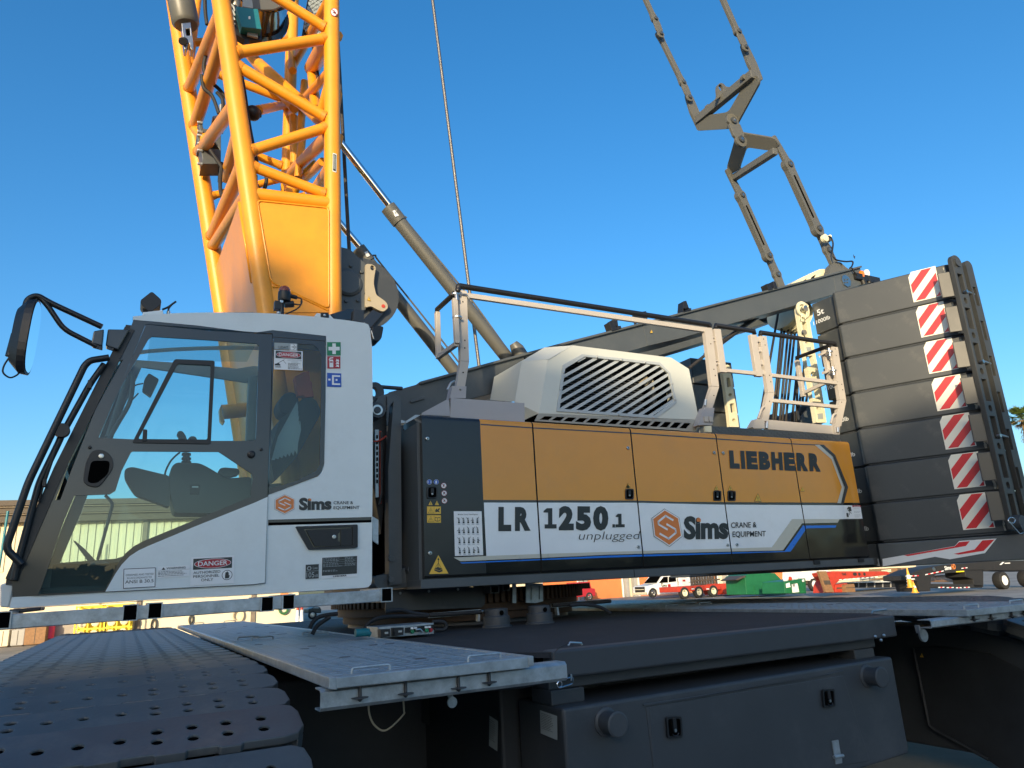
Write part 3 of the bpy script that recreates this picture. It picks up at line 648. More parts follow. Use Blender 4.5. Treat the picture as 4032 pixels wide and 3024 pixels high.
dk = MB('black_plastic').prism(mix([('E',78,1215),('E',360,1195),('E',350,1225),('E',80,1255)], 5.6), (0,.3,0)).prism(mix([('E',78,1345),('E',360,1335),('E',300,1365),('E',180,1385),('E',78,1385)], 5.6), (0,.3,0)); dk.build('mount_bracket', sf, bevel=.006)
# ================================================================ uppercarriage: machine housing with five doors
YH = 6.0
up_ = thing('uppercarriage', (5.0,7.2,1.76), 'dark grey slewing superstructure with orange, white and black machine housing doors', 'crane superstructure')
def hp(k, x, y): return at(k, x, y, YH)
ZB = 1.846
ztop = lambda x: 3.262+.0*x
xs = [hp('G',338,700).x, hp('G',1272,700).x, (hp('G',2050,400).x+hp('H',218,700).x)/2 if 0 else hp('H',222,760).x, hp('H',912,760).x, hp('H',1518,770).x, 8.02]
zdiv = hp('G',1500,775).z
def door_shell(x0, x1, first=False, last=False):
    """door skin: flat front with the top edge rolled over, orange above the divider and black below"""
    zt = 3.286; r = .045; prof = [(YH+.02,ZB-.0),(YH,ZB+.02),(YH,zdiv),(YH,zt-r)]
    for k in range(1, 7):
        a = math.pi/2*k/6; prof.append((YH+r-r*math.cos(a), zt-r+r*math.sin(a)))
    prof += [(YH+.5,zt+.012)]
    xl = [x0]+([hp('G',825,500).x] if first else [])+[x1]
    mb = MB(); mb.sharp = 60
    for j in range(len(xl)-1):
        a, b = xl[j], xl[j+1]
        for i in range(len(prof)-1):
            (y0,z0),(y1,z1) = prof[i],prof[i+1]
            mb.m('panel_black' if (first and j == 0) else ('gloss_black' if z1 <= zdiv+1e-4 else 'door_orange'))
            mb.poly([(a,y0,z0),(b,y0,z0),(b,y1,z1),(a,y1,z1)])
    for x, mm in ((x0,'panel_black' if first else 'frit_dark'),(x1,'frit_dark')):
        mb.m(mm); mb.poly([(x,y,z) for y,z in prof]+[(x,YH+.5,ZB)])
    return mb
def clipx(pts, x0, x1):              # cut a livery polygon to the width of one door
    def half(ps, x, keep):
        out = []
        for i in range(len(ps)):
            a, b = ps[i-1], ps[i]; ia, ib = keep(a.x, x), keep(b.x, x)
            if ia != ib: t = (x-a.x)/(b.x-a.x); out.append(a.lerp(b, t))
            if ib: out.append(b)
        return out
    ps = half(pts, x0, lambda v, x: v >= x)
    return half(ps, x1, lambda v, x: v <= x) if ps else []
def q(*a): return mix(a, YH)
def band(top, bot): return top+list(reversed(bot))
liv = []   # (material, polygon, layer)
liv.append(('frit_dark', q(('G',812,142),('G',1240,171),('G',2040,214),('H',830,252),('H',1430,292),('H',1692,304),('H',1686,312),('H',1430,301),('H',830,262),('G',2040,224),('G',1240,181),('G',812,153)), 1))
liv.append(('frit_dark', q(('G',836,764),('G',2065,769),('H',850,765),('H',1855,767),('H',1850,781),('H',850,777),('G',2065,786),('G',836,785)), 1))
liv.append(('frit_dark', q(('H',1660,304),('H',1695,304),('H',1785,385),('H',1888,640),('H',1852,775),('H',1830,772),('H',1858,645),('H',1765,400)), 2))
liv.append(('stripe_beige', q(('H',1625,306),('H',1662,305),('H',1768,398),('H',1862,642),('H',1832,768),('H',1802,766),('H',1838,640),('H',1755,418)), 2))
liv.append(('door_white', q(('G',840,786),('G',2065,787),('H',850,778),('H',1985,784),('H',2003,890),('H',1820,893),('H',1445,893),('H',1285,1116),('H',0,1152),('G',1310,1205),('G',860,1222)), 1))
liv.append(('stripe_beige', q(('G',593,1235),('G',860,1222),('G',1310,1205),('H',0,1152),('H',1285,1116),('H',1445,893),('H',1820,893),('H',1806,921),('H',1522,927),('H',1372,1140),('H',0,1174),('G',1310,1238),('G',648,1265)), 2))
liv.append(('blue_stripe', q(('G',642,1275),('G',1310,1246),('H',0,1181),('H',1385,1146),('H',1530,944),('H',1795,942),('H',1788,961),('H',1560,966),('H',1432,1151),('H',0,1197),('G',1310,1256),('G',662,1284)), 2))
doors = []
gap = .008
for i in range(5):
    x0, x1 = xs[i]+gap, xs[i+1]-gap
    mb = door_shell(x0, x1, i == 0, i == 4)
    for mt, ps, ly in liv:
        c = clipx(ps, x0, x1)
        if len(c) > 2: mb.m(mt).poly([p+V((0,-.0015*ly,0)) for p in c])
    doors.append((mb, x0, x1))
def put_text(k, s, b0, b1, capy, mat, bold=0.0, shear=0.0, tilt=0.0):
    p0, p1 = hp(k,*b0), hp(k,*b1); upv_ = hp(k, b0[0]-tilt, b0[1]-capy)-p0; xm = (p0.x+p1.x)/2
    i = max(0, min(4, sum(xm > x for x in xs[1:5]))); text(doors[i][0], s, p0+V((0,-.006,0)), p1+V((0,-.006,0)), upv_, mat, bold, shear)
put_text('G','L',(957,1004),(1062,1004),168,'text_black',.062); put_text('G','R',(1092,1003),(1220,1001),166,'text_black',.062)
doors[1][0].m('text_black').poly([hp('G',x,y)+V((0,-.006,0)) for x, y in ((1325,855),(1352,832),(1397,832),(1397,963),(1432,963),(1432,997),(1334,998),(1334,964),(1362,964),(1362,868),(1325,868))])
for ch, a, b in (('2',1450,1572),('5',1590,1714),('0',1730,1855)): put_text('G',ch,(a,997),(b,996),165,'text_black',.066)
for pl_ in (((1887,963),(1908,963),(1908,989),(1887,989)),((1914,895),(1932,878),(1962,878),(1962,963),(1988,963),(1988,987),(1912,988),(1912,964),(1936,964),(1936,904),(1914,904))): doors[1][0].m('text_black').poly([hp('G',x,y)+V((0,-.006,0)) for x, y in pl_])
for d_ in (0,1):   # lettering that runs over the joint between two doors: drawn on the door that carries most of it
    pass
p0, p1 = hp('G',1612,1090), hp('H',236,1052)
text(doors[1][0], 'unplugged', p0+V((0,-.006,0)), p1+V((0,-.006,0)), hp('G',1618,1022)-p0, 'text_black', -.012, .12)
def word(s, k, a, b, cap, bold):      # letter by letter so that a word may cross a joint
    n = len(s); wd = {'I':.45,'L':.9}; tot = sum(wd.get(c,1) for c in s); u = 0
    for c in s:
        w_ = wd.get(c,1); t0 = (u+.06)/tot; t1 = (u+w_-.06)/tot; u += w_
        put_text(k, c, (a[0]+(b[0]-a[0])*t0, a[1]+(b[1]-a[1])*t0), (a[0]+(b[0]-a[0])*t1, a[1]+(b[1]-a[1])*t1), cap, 'text_black', bold, tilt=8)
word('LIEBHERR','H',(945,479),(1676,505),118,.075)
sims(doors[2][0],'H',[(435,810),(552,880),(577,1030),(475,1112),(350,1030),(333,885)],(588,1042),(942,1038),160,(962,962),(1165,957),42,(974,1034),(1238,1028),YH-.003)
# stickers on the first door
m0 = doors[0][0]
f = Face(hp('G',593,857),hp('G',820,857),hp('G',603,1222)); f.rect(m0,'mark_white',0,0,1,1)
f.text(m0,'text_black','Mobile Crane Hand Signals',.14,.085,.86,.026,.004)
rr = random.Random(2)
for r_ in range(4):
    for c_ in range(5):
        u, v = .17+.165*c_, .16+.225*r_; f.disc(m0,'text_black',u,v,.022,.012,2,8)
        f.shape(m0,'film_grey',[(u-.035,v+.02),(u+.035,v+.02),(u+.03,v+.07),(u+.04,v+.115),(u-.04,v+.115),(u-.03,v+.07)])
        a = rr.choice([(-.07,-.04),(.06,-.05),(-.075,.04),(.07,.05),(-.05,-.06)]); f.line(m0,'text_black',(u,v+.03),(u+a[0],v+a[1]+.02),.010,3); f.line(m0,'text_black',(u-.02,v+.04),(u+.03,v+.06),.012,3)
        f.shape(m0,'text_black',[(u-.028,v+.075),(u+.028,v+.075),(u+.032,v+.115),(u-.032,v+.115)],3); f.line(m0,'film_grey',(u-.045,v+.14),(u+.045,v+.14),.012,3)
for x, y in ((394,618),(450,618)):
    f = Face(hp('G',x-21,y-21),hp('G',x+21,y-21),hp('G',x-21,y+21)); f.disc(m0,'mark_white',.5,.5,.5,.5,1); f.disc(m0,'sign_blue',.5,.5,.46,.46,2)
    if x == 394: f.disc(m0,'mark_white',.5,.5,.34,.30,3); f.disc(m0,'sign_blue',.5,.5,.22,.34,4)
    else: f.shape(m0,'mark_white',[(.3,.8),(.28,.4),(.42,.2),(.6,.25),(.66,.55),(.55,.85)],3)
for x, y in ((511,648),(515,710),(517,772)):
    f = Face(hp('G',x-23,y-23),hp('G',x+23,y-23),hp('G',x-23,y+23)); f.disc(m0,'sign_red',.5,.5,.5,.5,1); f.disc(m0,'mark_white',.5,.5,.44,.44,2); f.line(m0,'text_black',(.35,.7),(.62,.3),.18,3); f.disc(m0,'text_black',.42,.38,.1,.1,3,10); f.line(m0,'sign_red',(.2,.2),(.8,.8),.08,4)
def warn(mb, f, tri=True, k=1):
    f.shape(mb,'text_black',[(.5,-.04),(1.04,1.03),(-.04,1.03)],k); f.shape(mb,'sign_yellow',[(.5,.05),(.95,.98),(.05,.98)],k+1); f.line(mb,'text_black',(.5,.38),(.5,.75),.12,k+2); f.disc(mb,'text_black',.5,.86,.05,.05,k+2,8)
for x, y in ((403,788),(455,788)): warn(m0, Face(hp('G',x-19,y-19),hp('G',x+19,y-19),hp('G',x-19,y+19)))
for y0 in (818,889):
    f = Face(hp('G',375,y0),hp('G',488,y0),hp('G',375,y0+62)); f.rect(m0,'sign_yellow',0,0,1,1); f.line(m0,'text_black',(.5,.04),(.5,.96),.03); warn(m0, Face(f.p(.08,.14,1),f.p(.44,.14,1),f.p(.08,.88,1)))
    if y0 > 850: f.shape(m0,'text_black',[(.56,.25),(.75,.32),(.94,.25),(.94,.78),(.75,.85),(.56,.78)]); f.shape(m0,'sign_yellow',[(.59,.35),(.735,.40),(.735,.76),(.59,.70)],4); f.shape(m0,'sign_yellow',[(.765,.40),(.91,.35),(.91,.70),(.765,.76)],4)
    else: f.shape(m0,'text_black',[(.6,.8),(.58,.5),(.7,.25),(.74,.45),(.86,.2),(.93,.3),(.84,.55),(.92,.8),(.75,.7)])
f = Face(hp('G',390,1214),hp('G',548,1214),hp('G',390,1370)); f.shape(m0,'text_black',[(.48,-.02),(1.02,1.0),(-.02,1.01)],1); f.shape(m0,'sign_yellow',[(.48,.0),(1,.98),(.01,.995)],2)
f.line(m0,'text_black',(.48,.14),(.48,.42),.03,4); f.disc(m0,'text_black',.48,.23,.05,.05,4,10); f.line(m0,'text_black',(.48,.42),(.30,.70),.018,4); f.line(m0,'text_black',(.48,.42),(.64,.72),.018,4); f.line(m0,'text_black',(.48,.42),(.45,.66),.018,4)
f.shape(m0,'text_black',[(.27,.72),(.45,.63),(.69,.74),(.69,.86),(.52,.93),(.27,.82)],4); f.line(m0,'sign_yellow',(.27,.74),(.52,.83),.015,5); f.line(m0,'sign_yellow',(.52,.83),(.69,.75),.015,5)
for i, k, x, y in ((1,'G',2015,650),(2,'H',146,628),(2,'H',845,646),(3,'H',954,646),(4,'H',1526,655)): warn(doors[i if k == 'G' or x > 200 else 1][0], Face(hp(k,x-16,y-18),hp(k,x+16,y-18),hp(k,x-16,y+18)))
warn(doors[3][0], Face(hp('H',1146,692),hp('H',1198,692),hp('H',1146,752)))
f = Face(hp('H',1852,784),hp('H',1985,784),hp('H',1866,890)); m4 = doors[4][0]; f.rect(m4,'mark_white',0,0,1,1); f.rect(m4,'sign_red',.5,.0,1,.13,2); f.text(m4,'mark_white','DANGER',.58,.115,.95,.08,.01)
f.shape(m4,'text_black',[(.22,.1),(.40,.12),(.42,.45),(.26,.43)]); f.disc(m4,'text_black',.2,.24,.04,.05,3,10); f.line(m4,'text_black',(.18,.32),(.3,.5),.06,3); f.line(m4,'text_black',(.3,.5),(.24,.75),.05,3); f.line(m4,'text_black',(.3,.5),(.4,.62),.04,3); f.rect(m4,'text_black',.08,.58,.2,.88,3); grey_lines(f,m4,(.24,.46,.54,.72,.8,.88),.55,.97,'film_grey',.025,4)
dobs = []
for mb, x0, x1 in doors: dobs.append(mb.build('housing_door', up_))
def latch(i, k, x, y, w_, h_):
    L = MB('black_plastic').plate(fillet([hp(k,x-w_,y-h_),hp(k,x+w_,y-h_),hp(k,x+w_,y+h_),hp(k,x-w_,y+h_)], .02), [fillet([hp(k,x-w_*.78,y-h_*.8),hp(k,x+w_*.78,y-h_*.8),hp(k,x+w_*.78,y+h_*.8),hp(k,x-w_*.78,y+h_*.8)], .02)], (0,-.012,0))
    L.m('hole_black').poly([p+V((0,-.004,0)) for p in fillet([hp(k,x-w_*.8,y-h_*.82),hp(k,x+w_*.8,y-h_*.82),hp(k,x+w_*.8,y+h_*.82),hp(k,x-w_*.8,y+h_*.82)], .02)])
    L.m('black_plastic').prism([p+V((0,-.004,0)) for p in (hp(k,x-w_*.3,y-h_*.7),hp(k,x+w_*.3,y-h_*.7),hp(k,x+w_*.3,y+h_*.1),hp(k,x-w_*.3,y+h_*.1))], (0,-.012,0))
    L.m('steel').lathe(hp(k,x,y+h_*.25)+V((0,-.004,0)), (0,-1,0), [(0,.010),(.010,.010),(.012,.006)], 12)
    L.build('door_latch', dobs[i], bevel=.002)
latch(0,'G',416,705,42,50); latch(1,'H',155,696,33,42)
latch(2,'H',850,708,30,40); latch(3,'H',963,709,31,40)
def stud(i, k, x, y):
    MB('steel').lathe(hp(k,x,y), (0,-1,0), [(0,.017),(.012,.017),(.014,.011)], 14).m('hole_black').lathe(hp(k,x,y)+V((0,-.0142,0)), (0,-1,0), [(0,.006),(.001,.006)], 8).build('door_stud', dobs[i])
for a in ((0,'G',377,265),(0,'G',399,1200),(1,'H',142,330),(2,'H',825,368),(3,'H',896,370),(1,'H',225,1112),(2,'H',931,1098),(3,'H',1006,1095)): stud(*a)

# frame behind and below the doors
fm = MB('frit_dark').box((xs[0]+.01,YH+.03,ZB-.01), (xs[5]-.02,YH+.06,3.16)); fm.m('frame_grey')
fm.box((xs[0]-.02,YH+.06,ZB-.02), (xs[0]+.03,YH+1.2,3.22)); fm.box((xs[5]-.03,YH+.06,ZB-.02),(xs[5]+.0,YH+1.2,3.2)); fm.box((xs[0],YH+.5,3.2),(xs[5],YH+1.3,3.26))
fm.build('housing_frame', up_)
sl = MB('frame_grey').box((xs[0]-.03,YH-.004,ZB-.085), (xs[5]+.05,YH+.35,ZB-.010)); sl.m('hole_black')
for x in (hp('G',2070,1400).x,): sl.box((x-.004,YH-.006,ZB-.084),(x+.004,YH,ZB-.011))
sl.m('black_plastic')
for x in (hp('H',1635,1235).x, hp('H',1985,1220).x): sl.box((x-.05,YH-.02,ZB-.05),(x+.05,YH+.05,ZB-.004))
sl.build('sill_beam', up_, bevel=.006)
ub = MB('dark_grey').box((xs[0]+.0,YH+.35,ZB-.086), (11.6,9.6,ZB)).box((1.9,YH+1.0,ZB-.02),(10.6,7.35,2.9)).box((1.9,8.6,ZB-.02),(10.6,9.2,2.9))
ub.build('main_frame', up_)
# cab side post, bracket and pins
bk = MB('frame_grey'); yb = YH+.35
bk.prism(mix([('D',1480,850),('D',1530,830),('D',1608,870),('D',1612,1659),('F',1890,1240),('F',1748,1262),('F',1740,0),('D',1540,900),('D',1480,980)], yb), (0,.12,0))
bk.prism(fillet(mix([('F',1590,1150),('F',1720,1138),('F',2060,1020),('F',2062,1180),('F',2020,1250),('F',1900,1285),('F',1640,1310),('F',1580,1240)], yb+.05), .08), (0,.25,0))
bk.prism(mix([('D',1345,970),('D',1400,855),('D',1480,830),('D',1510,815),('D',1530,840),('D',1478,985),('D',1430,1040),('D',1370,1040)], yb+.03), (0,.1,0))
bk.m('dark_grey').lathe(at('D',1392,980,yb-.02), (0,1,0), [(0,.075),(.14,.075)], 24); bk.m('steel').lathe(at('D',1392,980,yb-.03), (0,1,0), [(0,.050),(.012,.050)], 20); bk.m('dark_grey').lathe(at('D',1392,980,yb-.045), (0,1,0), [(0,.032),(.03,.032)], 18)
for x, y in ((1770,970),(1770,1200)): bk.m('frame_grey').lathe(at('F',x,y,yb-.01), (0,-1,0), [(-.02,.028),(.012,.026)], 14)
bk.m('dark_grey').tube(at('F',1900,1065,yb+.2), at('F',2010,1085,yb), .05).lathe(at('F',2012,1085,yb-.03), (0,1,0), [(0,.055),(.1,.055)], 8)
bk.m('hole_black').box((at('D',1346,1000,yb).x-.0,YH+.9,ZB), (xs[0]-.02,YH+.95,3.2)); 
bk.m('black_plastic').prism(mix([('D',1345,1040),('D',1475,985),('D',1475,1659),('F',1660,700),('D',1345,1659)], yb+.2), (0,.3,0))
bk.m('film_grey').prism(mix([('F',1960,655),('F',2062,640),('F',2062,1055),('F',1960,1010)], yb+.02), (0,.004,0))
bk.build('cab_mount', up_, bevel=.005)
hr = MB('galvanised').prism(mix([('D',1370,1165),('D',1402,1165),('D',1398,1659),('F',1635,295),('F',1600,300)], yb+.12), (0,.02,0)); hr.m('hole_black')
for k in range(9): hr.box(at('D',1380,1215+k*52,yb+.112), at('D',1392,1250+k*52,yb+.122))
hr.m('rope_dark').path(mix([('D',1428,1190),('D',1430,1500),('F',1668,250),('F',1640,380)], yb+.1), .012, 8).m('red_paint').path(mix([('D',1415,1180),('D',1418,1500),('F',1655,300),('F',1650,370)], yb+.13), .012, 8)
hr.m('red_paint').curve(mix([('D',1350,1275),('D',1410,1268),('D',1470,1225)], yb+.08), .008); hr.build('hose_rail', up_)
le = MB('dark_grey').plate(ngon(at('D',1372,815,yb+.1), V((.085,0,0)), V((0,0,.10)), 24), [ngon(at('D',1360,812,yb+.1), V((.03,0,0)), V((0,0,.045)), 16)], (0,.06,0)); le.build('lifting_eye', up_); MB('dark_grey').tube(at('D',1400,765,yb+.4), at('D',1620,782,yb+.4), .02).build('cross_pipe', up_)
sg = MB('galvanised').prism(mix([('G',165,112),('G',205,120),('G',205,138),('G',165,135)], YH+.25), (0,.02,0)).prism(mix([('G',205,120),('G',280,70),('G',318,70),('G',318,95),('G',280,95),('G',205,138)], YH+.22), (0,.02,0)); sg.build('corner_bracket', up_)
# grey kick sheet on top, and chequered plate further back
ks = MB('sheet_grey').prism(mix([('K',232,953),('K',765,990),('K',768,1200),('K',225,1160)], YH+.18), (0,.012,0)).prism([at('K',20,1062,YH+.14),at('K',215,957,YH+.185),at('K',228,1085,YH+.185),at('K',20,1075,YH+.14)], (0.004,.012,0)); ks.build('kick_sheet', up_)
cp = MB('frame_grey'); a = mix([('L',130,1475),('L',1422,1562),('L',1422,1625),('L',132,1540)], YH+.13); cp.prism(a, (0,.02,0)); cp.box((a[0].x,YH+.131,3.2),(a[1].x,YH+.15,min(p.z for p in a)+.02))
for i in range(44):
    for j in range(3):
        u, v = (i+.5)/44, (j+.5)/3; p = a[0].lerp(a[1],u).lerp(a[3].lerp(a[2],u),v); s_ = 1 if (i+j) % 2 else -1
        cp.prism([p+V((-.016,-.001,-.006*s_-.004)),p+V((.016,-.001,.006*s_-.004)),p+V((.016,-.001,.006*s_+.004)),p+V((-.016,-.001,-.006*s_+.004))], (0,-.004,0))
cp.build('chequer_plate', up_)
MB('cream_steel').prism(mix([('L',65,1475),('L',130,1470),('L',135,1535),('L',70,1530)], YH+.125), (0,.02,0)).build('deck_bracket', up_)

# ================================================================ air intake hood on the housing
y0, y1, y2 = 6.30, 6.55, 7.02
hood = thing('intake_hood', at('K',1400,1120,6.6), 'cream faceted air intake hood with slanted louvres on top of the orange housing', 'air intake')
g_,a_,b_,c_,d_,e_ = mix([('K',868,1066),('K',935,675),('K',1118,571),('K',1830,660),('K',1960,742),('K',2032,1112)], y0)
e2, g2 = mix([('K',2012,1150),('K',890,1090)], y0)
hb, ht, tl = mix([('K',770,1075),('K',745,685),('K',910,586)], y1); ht = at('K',745,685,y1); hbl = at('K',695,980,y1)
ib, it_ = at('K',515,968,y2), at('K',545,800,y2)
hole = mix([('K',1200,655),('K',1740,716),('K',1806,776),('K',1850,978),('K',1706,1082),('K',1018,1032),('K',1058,742)], y0)
hm = MB('hood_cream'); hm.sharp = 12; hm.plate([g_,a_,b_,c_,d_,e_], [hole], (0,.012,0))
hm.poly([at('K',768,1110,y1-.05),hbl,ht,a_,g_]); hm.poly([ht,tl,b_,a_]); hm.poly([ib,it_,ht,hbl]); hm.poly([it_,at('K',905,590,y2),tl,ht])
back = 7.0
hm.poly([b_,tl,V((tl.x,back,tl.z)),V((c_.x,back,c_.z)),c_]); hm.poly([c_,V((c_.x,back,c_.z)),V((d_.x,back,d_.z)),d_]); hm.poly([d_,V((d_.x,back,d_.z)),V((e_.x,back,e_.z)),e_])
hm.poly([V((tl.x,back,tl.z)),V((c_.x,back,c_.z)),V((d_.x,back,d_.z)),V((e_.x,back,e_.z)),V((g_.x,back,g_.z))])
hm.build('hood_shell', hood, bevel=.006)
# slotted strip under the front
st_o = [g_+V((.0,.004,0)), e_+V((0,.004,0)), at('K',2005,1196,y0+.05), at('K',840,1118,y0+.05)]
holes = []; N = 14
for i in range(N):
    u0, u1 = .03+i*.93/N, .03+(i+.78)*.93/N
    def st(u, v): return st_o[0].lerp(st_o[1],u).lerp(st_o[3].lerp(st_o[2],u),v)
    holes.append([st(u0+.012,.28),st(u1+.006,.28),st(u1-.012,.80),st(u0-.012,.80)])
MB('louvre_grey').plate(st_o, holes, (0,.012,0)).m('hole_black').poly([p+V((0,.25,0)) for p in st_o]).build('slot_strip', hood)
# louvre frame, slats, cooler core
ring = mix([('K',1183,634),('K',1750,694),('K',1824,770),('K',1872,988),('K',1722,1102),('K',998,1050),('K',1044,712)], y0-.012)
lv = MB('louvre_grey').plate(ring, [[p+V((0,-.012,0)) for p in hole]], (0,.012,0))
for x, y in ((1294,653),(1471,675),(1643,694),(1840,848),(1862,964),(1700,1094),(1450,1073),(1155,1052),(1027,890),(1047,767)): lv.m('steel').ball(at('K',x,y,y0-.014), .012, 10, (1,.6,1))
lv.build('louvre_frame', hood, bevel=.003)
d = (at('K',1250,664,y0)-at('K',1050,775,y0)).normalized(); nn = V((-d.z,0,d.x)); c0 = sum(hole, V((0,0,0)))/len(hole)
hs2 = [(p-c0).dot(d) for p in hole]; ht2 = [(p-c0).dot(nn) for p in hole]
slat = MB('louvre_grey'); t = min(ht2)+.02; step = (max(ht2)-min(ht2))/13.4
for i in range(16):
    tt = min(ht2)+step*(i+.35); xsn = []
    for j in range(len(hole)):
        t0_, t1_ = ht2[j-1], ht2[j]
        if (t0_-tt)*(t1_-tt) < 0: r_ = (tt-t0_)/(t1_-t0_); xsn.append(hs2[j-1]+(hs2[j]-hs2[j-1])*r_)
    if len(xsn) == 2 and abs(xsn[1]-xsn[0]) > .05:
        p, q_ = sorted(xsn); w_ = step*.46
        A_ = c0+d*(p-.01)+nn*tt; B_ = c0+d*(q_+.01)+nn*tt
        slat.prism([A_+V((0,.004,0))-nn*w_/2, A_+V((0,.004,0))+nn*w_*.45, A_+V((0,.035,0))+nn*w_*.45, A_+V((0,.035,0))+nn*w_*.38, A_+V((0,.010,0))+nn*w_*.36, A_+V((0,.010,0))-nn*w_/2], B_-A_)
slat.build('louvre_slats', hood)
core = MB('hole_black').box((g_.x+.1,y0+.40,g_.z+.02),(e_.x-.1,y0+.42,c_.z-.05)); core.m('dark_grey')
for i in range(24):
    z = g_.z+.06+i*.033
    if z < c_.z-.1: core.box((g_.x+.15,y0+.30,z),(e_.x-.55,y0+.39,z+.012))
core.m('hole_black').box((g_.x+.02,y0+.03,g_.z-.01),(e_.x-.02,y0+.5,g_.z+.01)); core.m('beige_grey').curve(mix([('K',1600,850),('K',1650,800),('K',1640,860),('K',1690,820),('K',1700,900)], y0+.2), .014); core.m('dark_grey').tube(at('K',1680,850,y0+.25), at('K',1700,1000,y0+.25), .05)
core.build('cooler_core', hood)

# ================================================================ folding guard rails
YR = 6.22
def rail(name, label): return thing(name, at('K',300,1000,YR) if 0 else at('L',700,1400,YR), label, 'guard rail', 'beige folding guard rails on the housing roof')
def post(mb, k, pts, w_, d_=.055, Y=YR):     # rectangular tube along measured points, left edge given, width in view pixels
    for (x0,y0_),(x1,y1_) in zip(pts, pts[1:]):
        p = [at(k,x0,y0_,Y), at(k,x0+w_,y0_+w_*.08,Y), at(k,x1+w_,y1_+w_*.08,Y), at(k,x1,y1_,Y)]; mb.prism(p, (0,d_,0))
def holes_(mb, k, pts, Y=YR):
    mb.m('hole_black')
    for x, y in pts: mb.lathe(at(k,x,y,Y-.0015), (0,-1,0), [(0,.008),(.001,.008)], 8)
    mb.m('rail_beige')
r1 = rail('guard_rail', 'longest beige guard rail with black handrail, sloping above the cream louvred hood')
mb = MB('rail_beige'); post(mb,'K',[(285,170),(302,682)],62); post(mb,'K',[(302,684),(272,866)],62); holes_(mb,'K',[(318,255),(332,535),(332,590),(320,768)]); mb.build('post', r1, bevel=.004)
mb = MB('sheet_grey').prism(mix([('K',240,865),('K',345,868),('K',340,955),('K',225,955)], YR-.02), (0,.1,0)); mb.m('steel').path(fillet(mix([('K',260,830),('K',232,840),('K',205,895)], YR-.03), .02, 3, False), .011).tube(at('K',300,890,YR-.03), at('K',300,890,YR), .012); mb.build('post_socket', r1, bevel=.003)
mb = MB('rail_beige'); post(mb,'K',[(2072,440),(2124,866)],54); post(mb,'K',[(2124,868),(2062,1070)],54); holes_(mb,'K',[(2118,560),(2140,745),(2150,790),(2140,935)]); mb.build('post', r1, bevel=.004)
mb = MB('sheet_grey').prism(mix([('K',2075,1020),('K',2145,1025),('K',2130,1150),('K',2030,1150),('K',2050,1080)], YR-.02), (0,.1,0)); mb.m('steel').tube(at('K',2080,965,YR-.02), at('K',2075,1010,YR-.02), .016); mb.m('rail_beige').box(at('K',2070,1085,YR-.04), at('K',2095,1130,YR-.02)).box(at('K',2105,1085,YR-.04), at('K',2128,1130,YR-.02)); mb.build('post_socket', r1, bevel=.003)
MB('black_plastic').path(fillet(mix([('K',285,172),('K',285,138),('K',330,146),('K',2112,422),('K',2106,440)], YR+.02), .02, 3, False), .030, 12).build('handrail', r1)
mb = MB('rail_beige').prism(mix([('K',345,188),('K',2075,440),('K',2075,472),('K',345,222)], YR+.005), (0,.04,0)); mb.m('steel').curve(mix([('K',315,200),('K',345,205),('K',365,235)], YR-.02), .009); mb.build('cross_bar', r1, bevel=.003)
# its little gate, swung back
XG = at('K',262,200,YR).x-.02
def gx(k, x, y): return atx(k, x, y, XG)
gt = MB('rail_beige'); A1, A2 = gx('K',132,330), gx('K',142,668); B1, B2 = gx('K',258,235), gx('K',275,560)
gt.bar(A1, A2, .05, .05, (1,0,0)); gt.bar(B1, B2, .05, .05, (1,0,0)); gt.bar(A2+V((0,0,.02)), B2, .045, .045); gt.build('gate_frame', r1, bevel=.004)
MB('black_plastic').path([A1-V((0,0,.02)), A1+V((0,0,.03)), B1+V((0,0,.06))], .027, 12).build('gate_handrail', r1)
MB('steel').lathe(gx('K',258,375)+V((.02,-.02,-.05)), (0,0,1), [(0,.02),(.04,.022),(.045,.05),(.06,.05),(.065,.015),(.09,.015)], 14).build('gate_hinge', r1); hg = MB('steel').tube(gx('K',255,175)+V((.02,0,0)), gx('K',262,245)+V((.02,0,0)), .022); hg.lathe(gx('K',245,200)+V((.02,-.02,-.02)), (0,0,1), [(0,.05),(.015,.05)], 14); hg.m('black_plastic').ball(gx('K',262,168)+V((.03,0,0)), .03, 10); hg.build('gate_hinge', r1)
r2 = rail('guard_rail', 'short middle beige guard rail gate with one low bar, between its two longer neighbours')
mb = MB('rail_beige'); post(mb,'L',[(160,495),(222,930)],66); mb.build('post', r2, bevel=.004)
mb = MB('rail_beige'); post(mb,'L',[(524,552),(588,970)],62); mb.build('post', r2, bevel=.004)
MB('rail_beige').prism(mix([('L',285,895),('L',590,925),('L',590,962),('L',290,930)], YR), (0,.04,0)).build('cross_bar', r2, bevel=.003)
MB('black_plastic').path(mix([('L',172,490),('L',172,462),('L',560,522),('L',562,548)], YR+.02), .030, 12).build('handrail', r2)
mb = MB('rail_beige')
for x0, y_ in ((130,580),(140,615),(165,815),(172,850)): mb.prism(mix([('L',x0,y_-8),('L',x0+40,y_-6),('L',x0+40,y_+6),('L',x0,y_+6)], YR+.01), (0,.03,0))
for x0, y_ in ((590,600),(612,700),(625,830),(640,930)): mb.prism(mix([('L',x0,y_-25),('L',x0+30,y_-22),('L',x0+32,y_+28),('L',x0+2,y_+25)], YR+.01), (0,.03,0))
mb.build('hinge', r2, bevel=.003)
r3 = rail('guard_rail', 'boxed beige guard rail with two cross bars and toe board beside the counterweight stack')
mb = MB('rail_beige'); post(mb,'L',[(620,566),(700,1132)],64); post(mb,'L',[(700,1134),(636,1420)],66); holes_(mb,'L',[(655,600),(670,660),(715,965),(728,1030),(715,1225)]); mb.build('post', r3, bevel=.004)
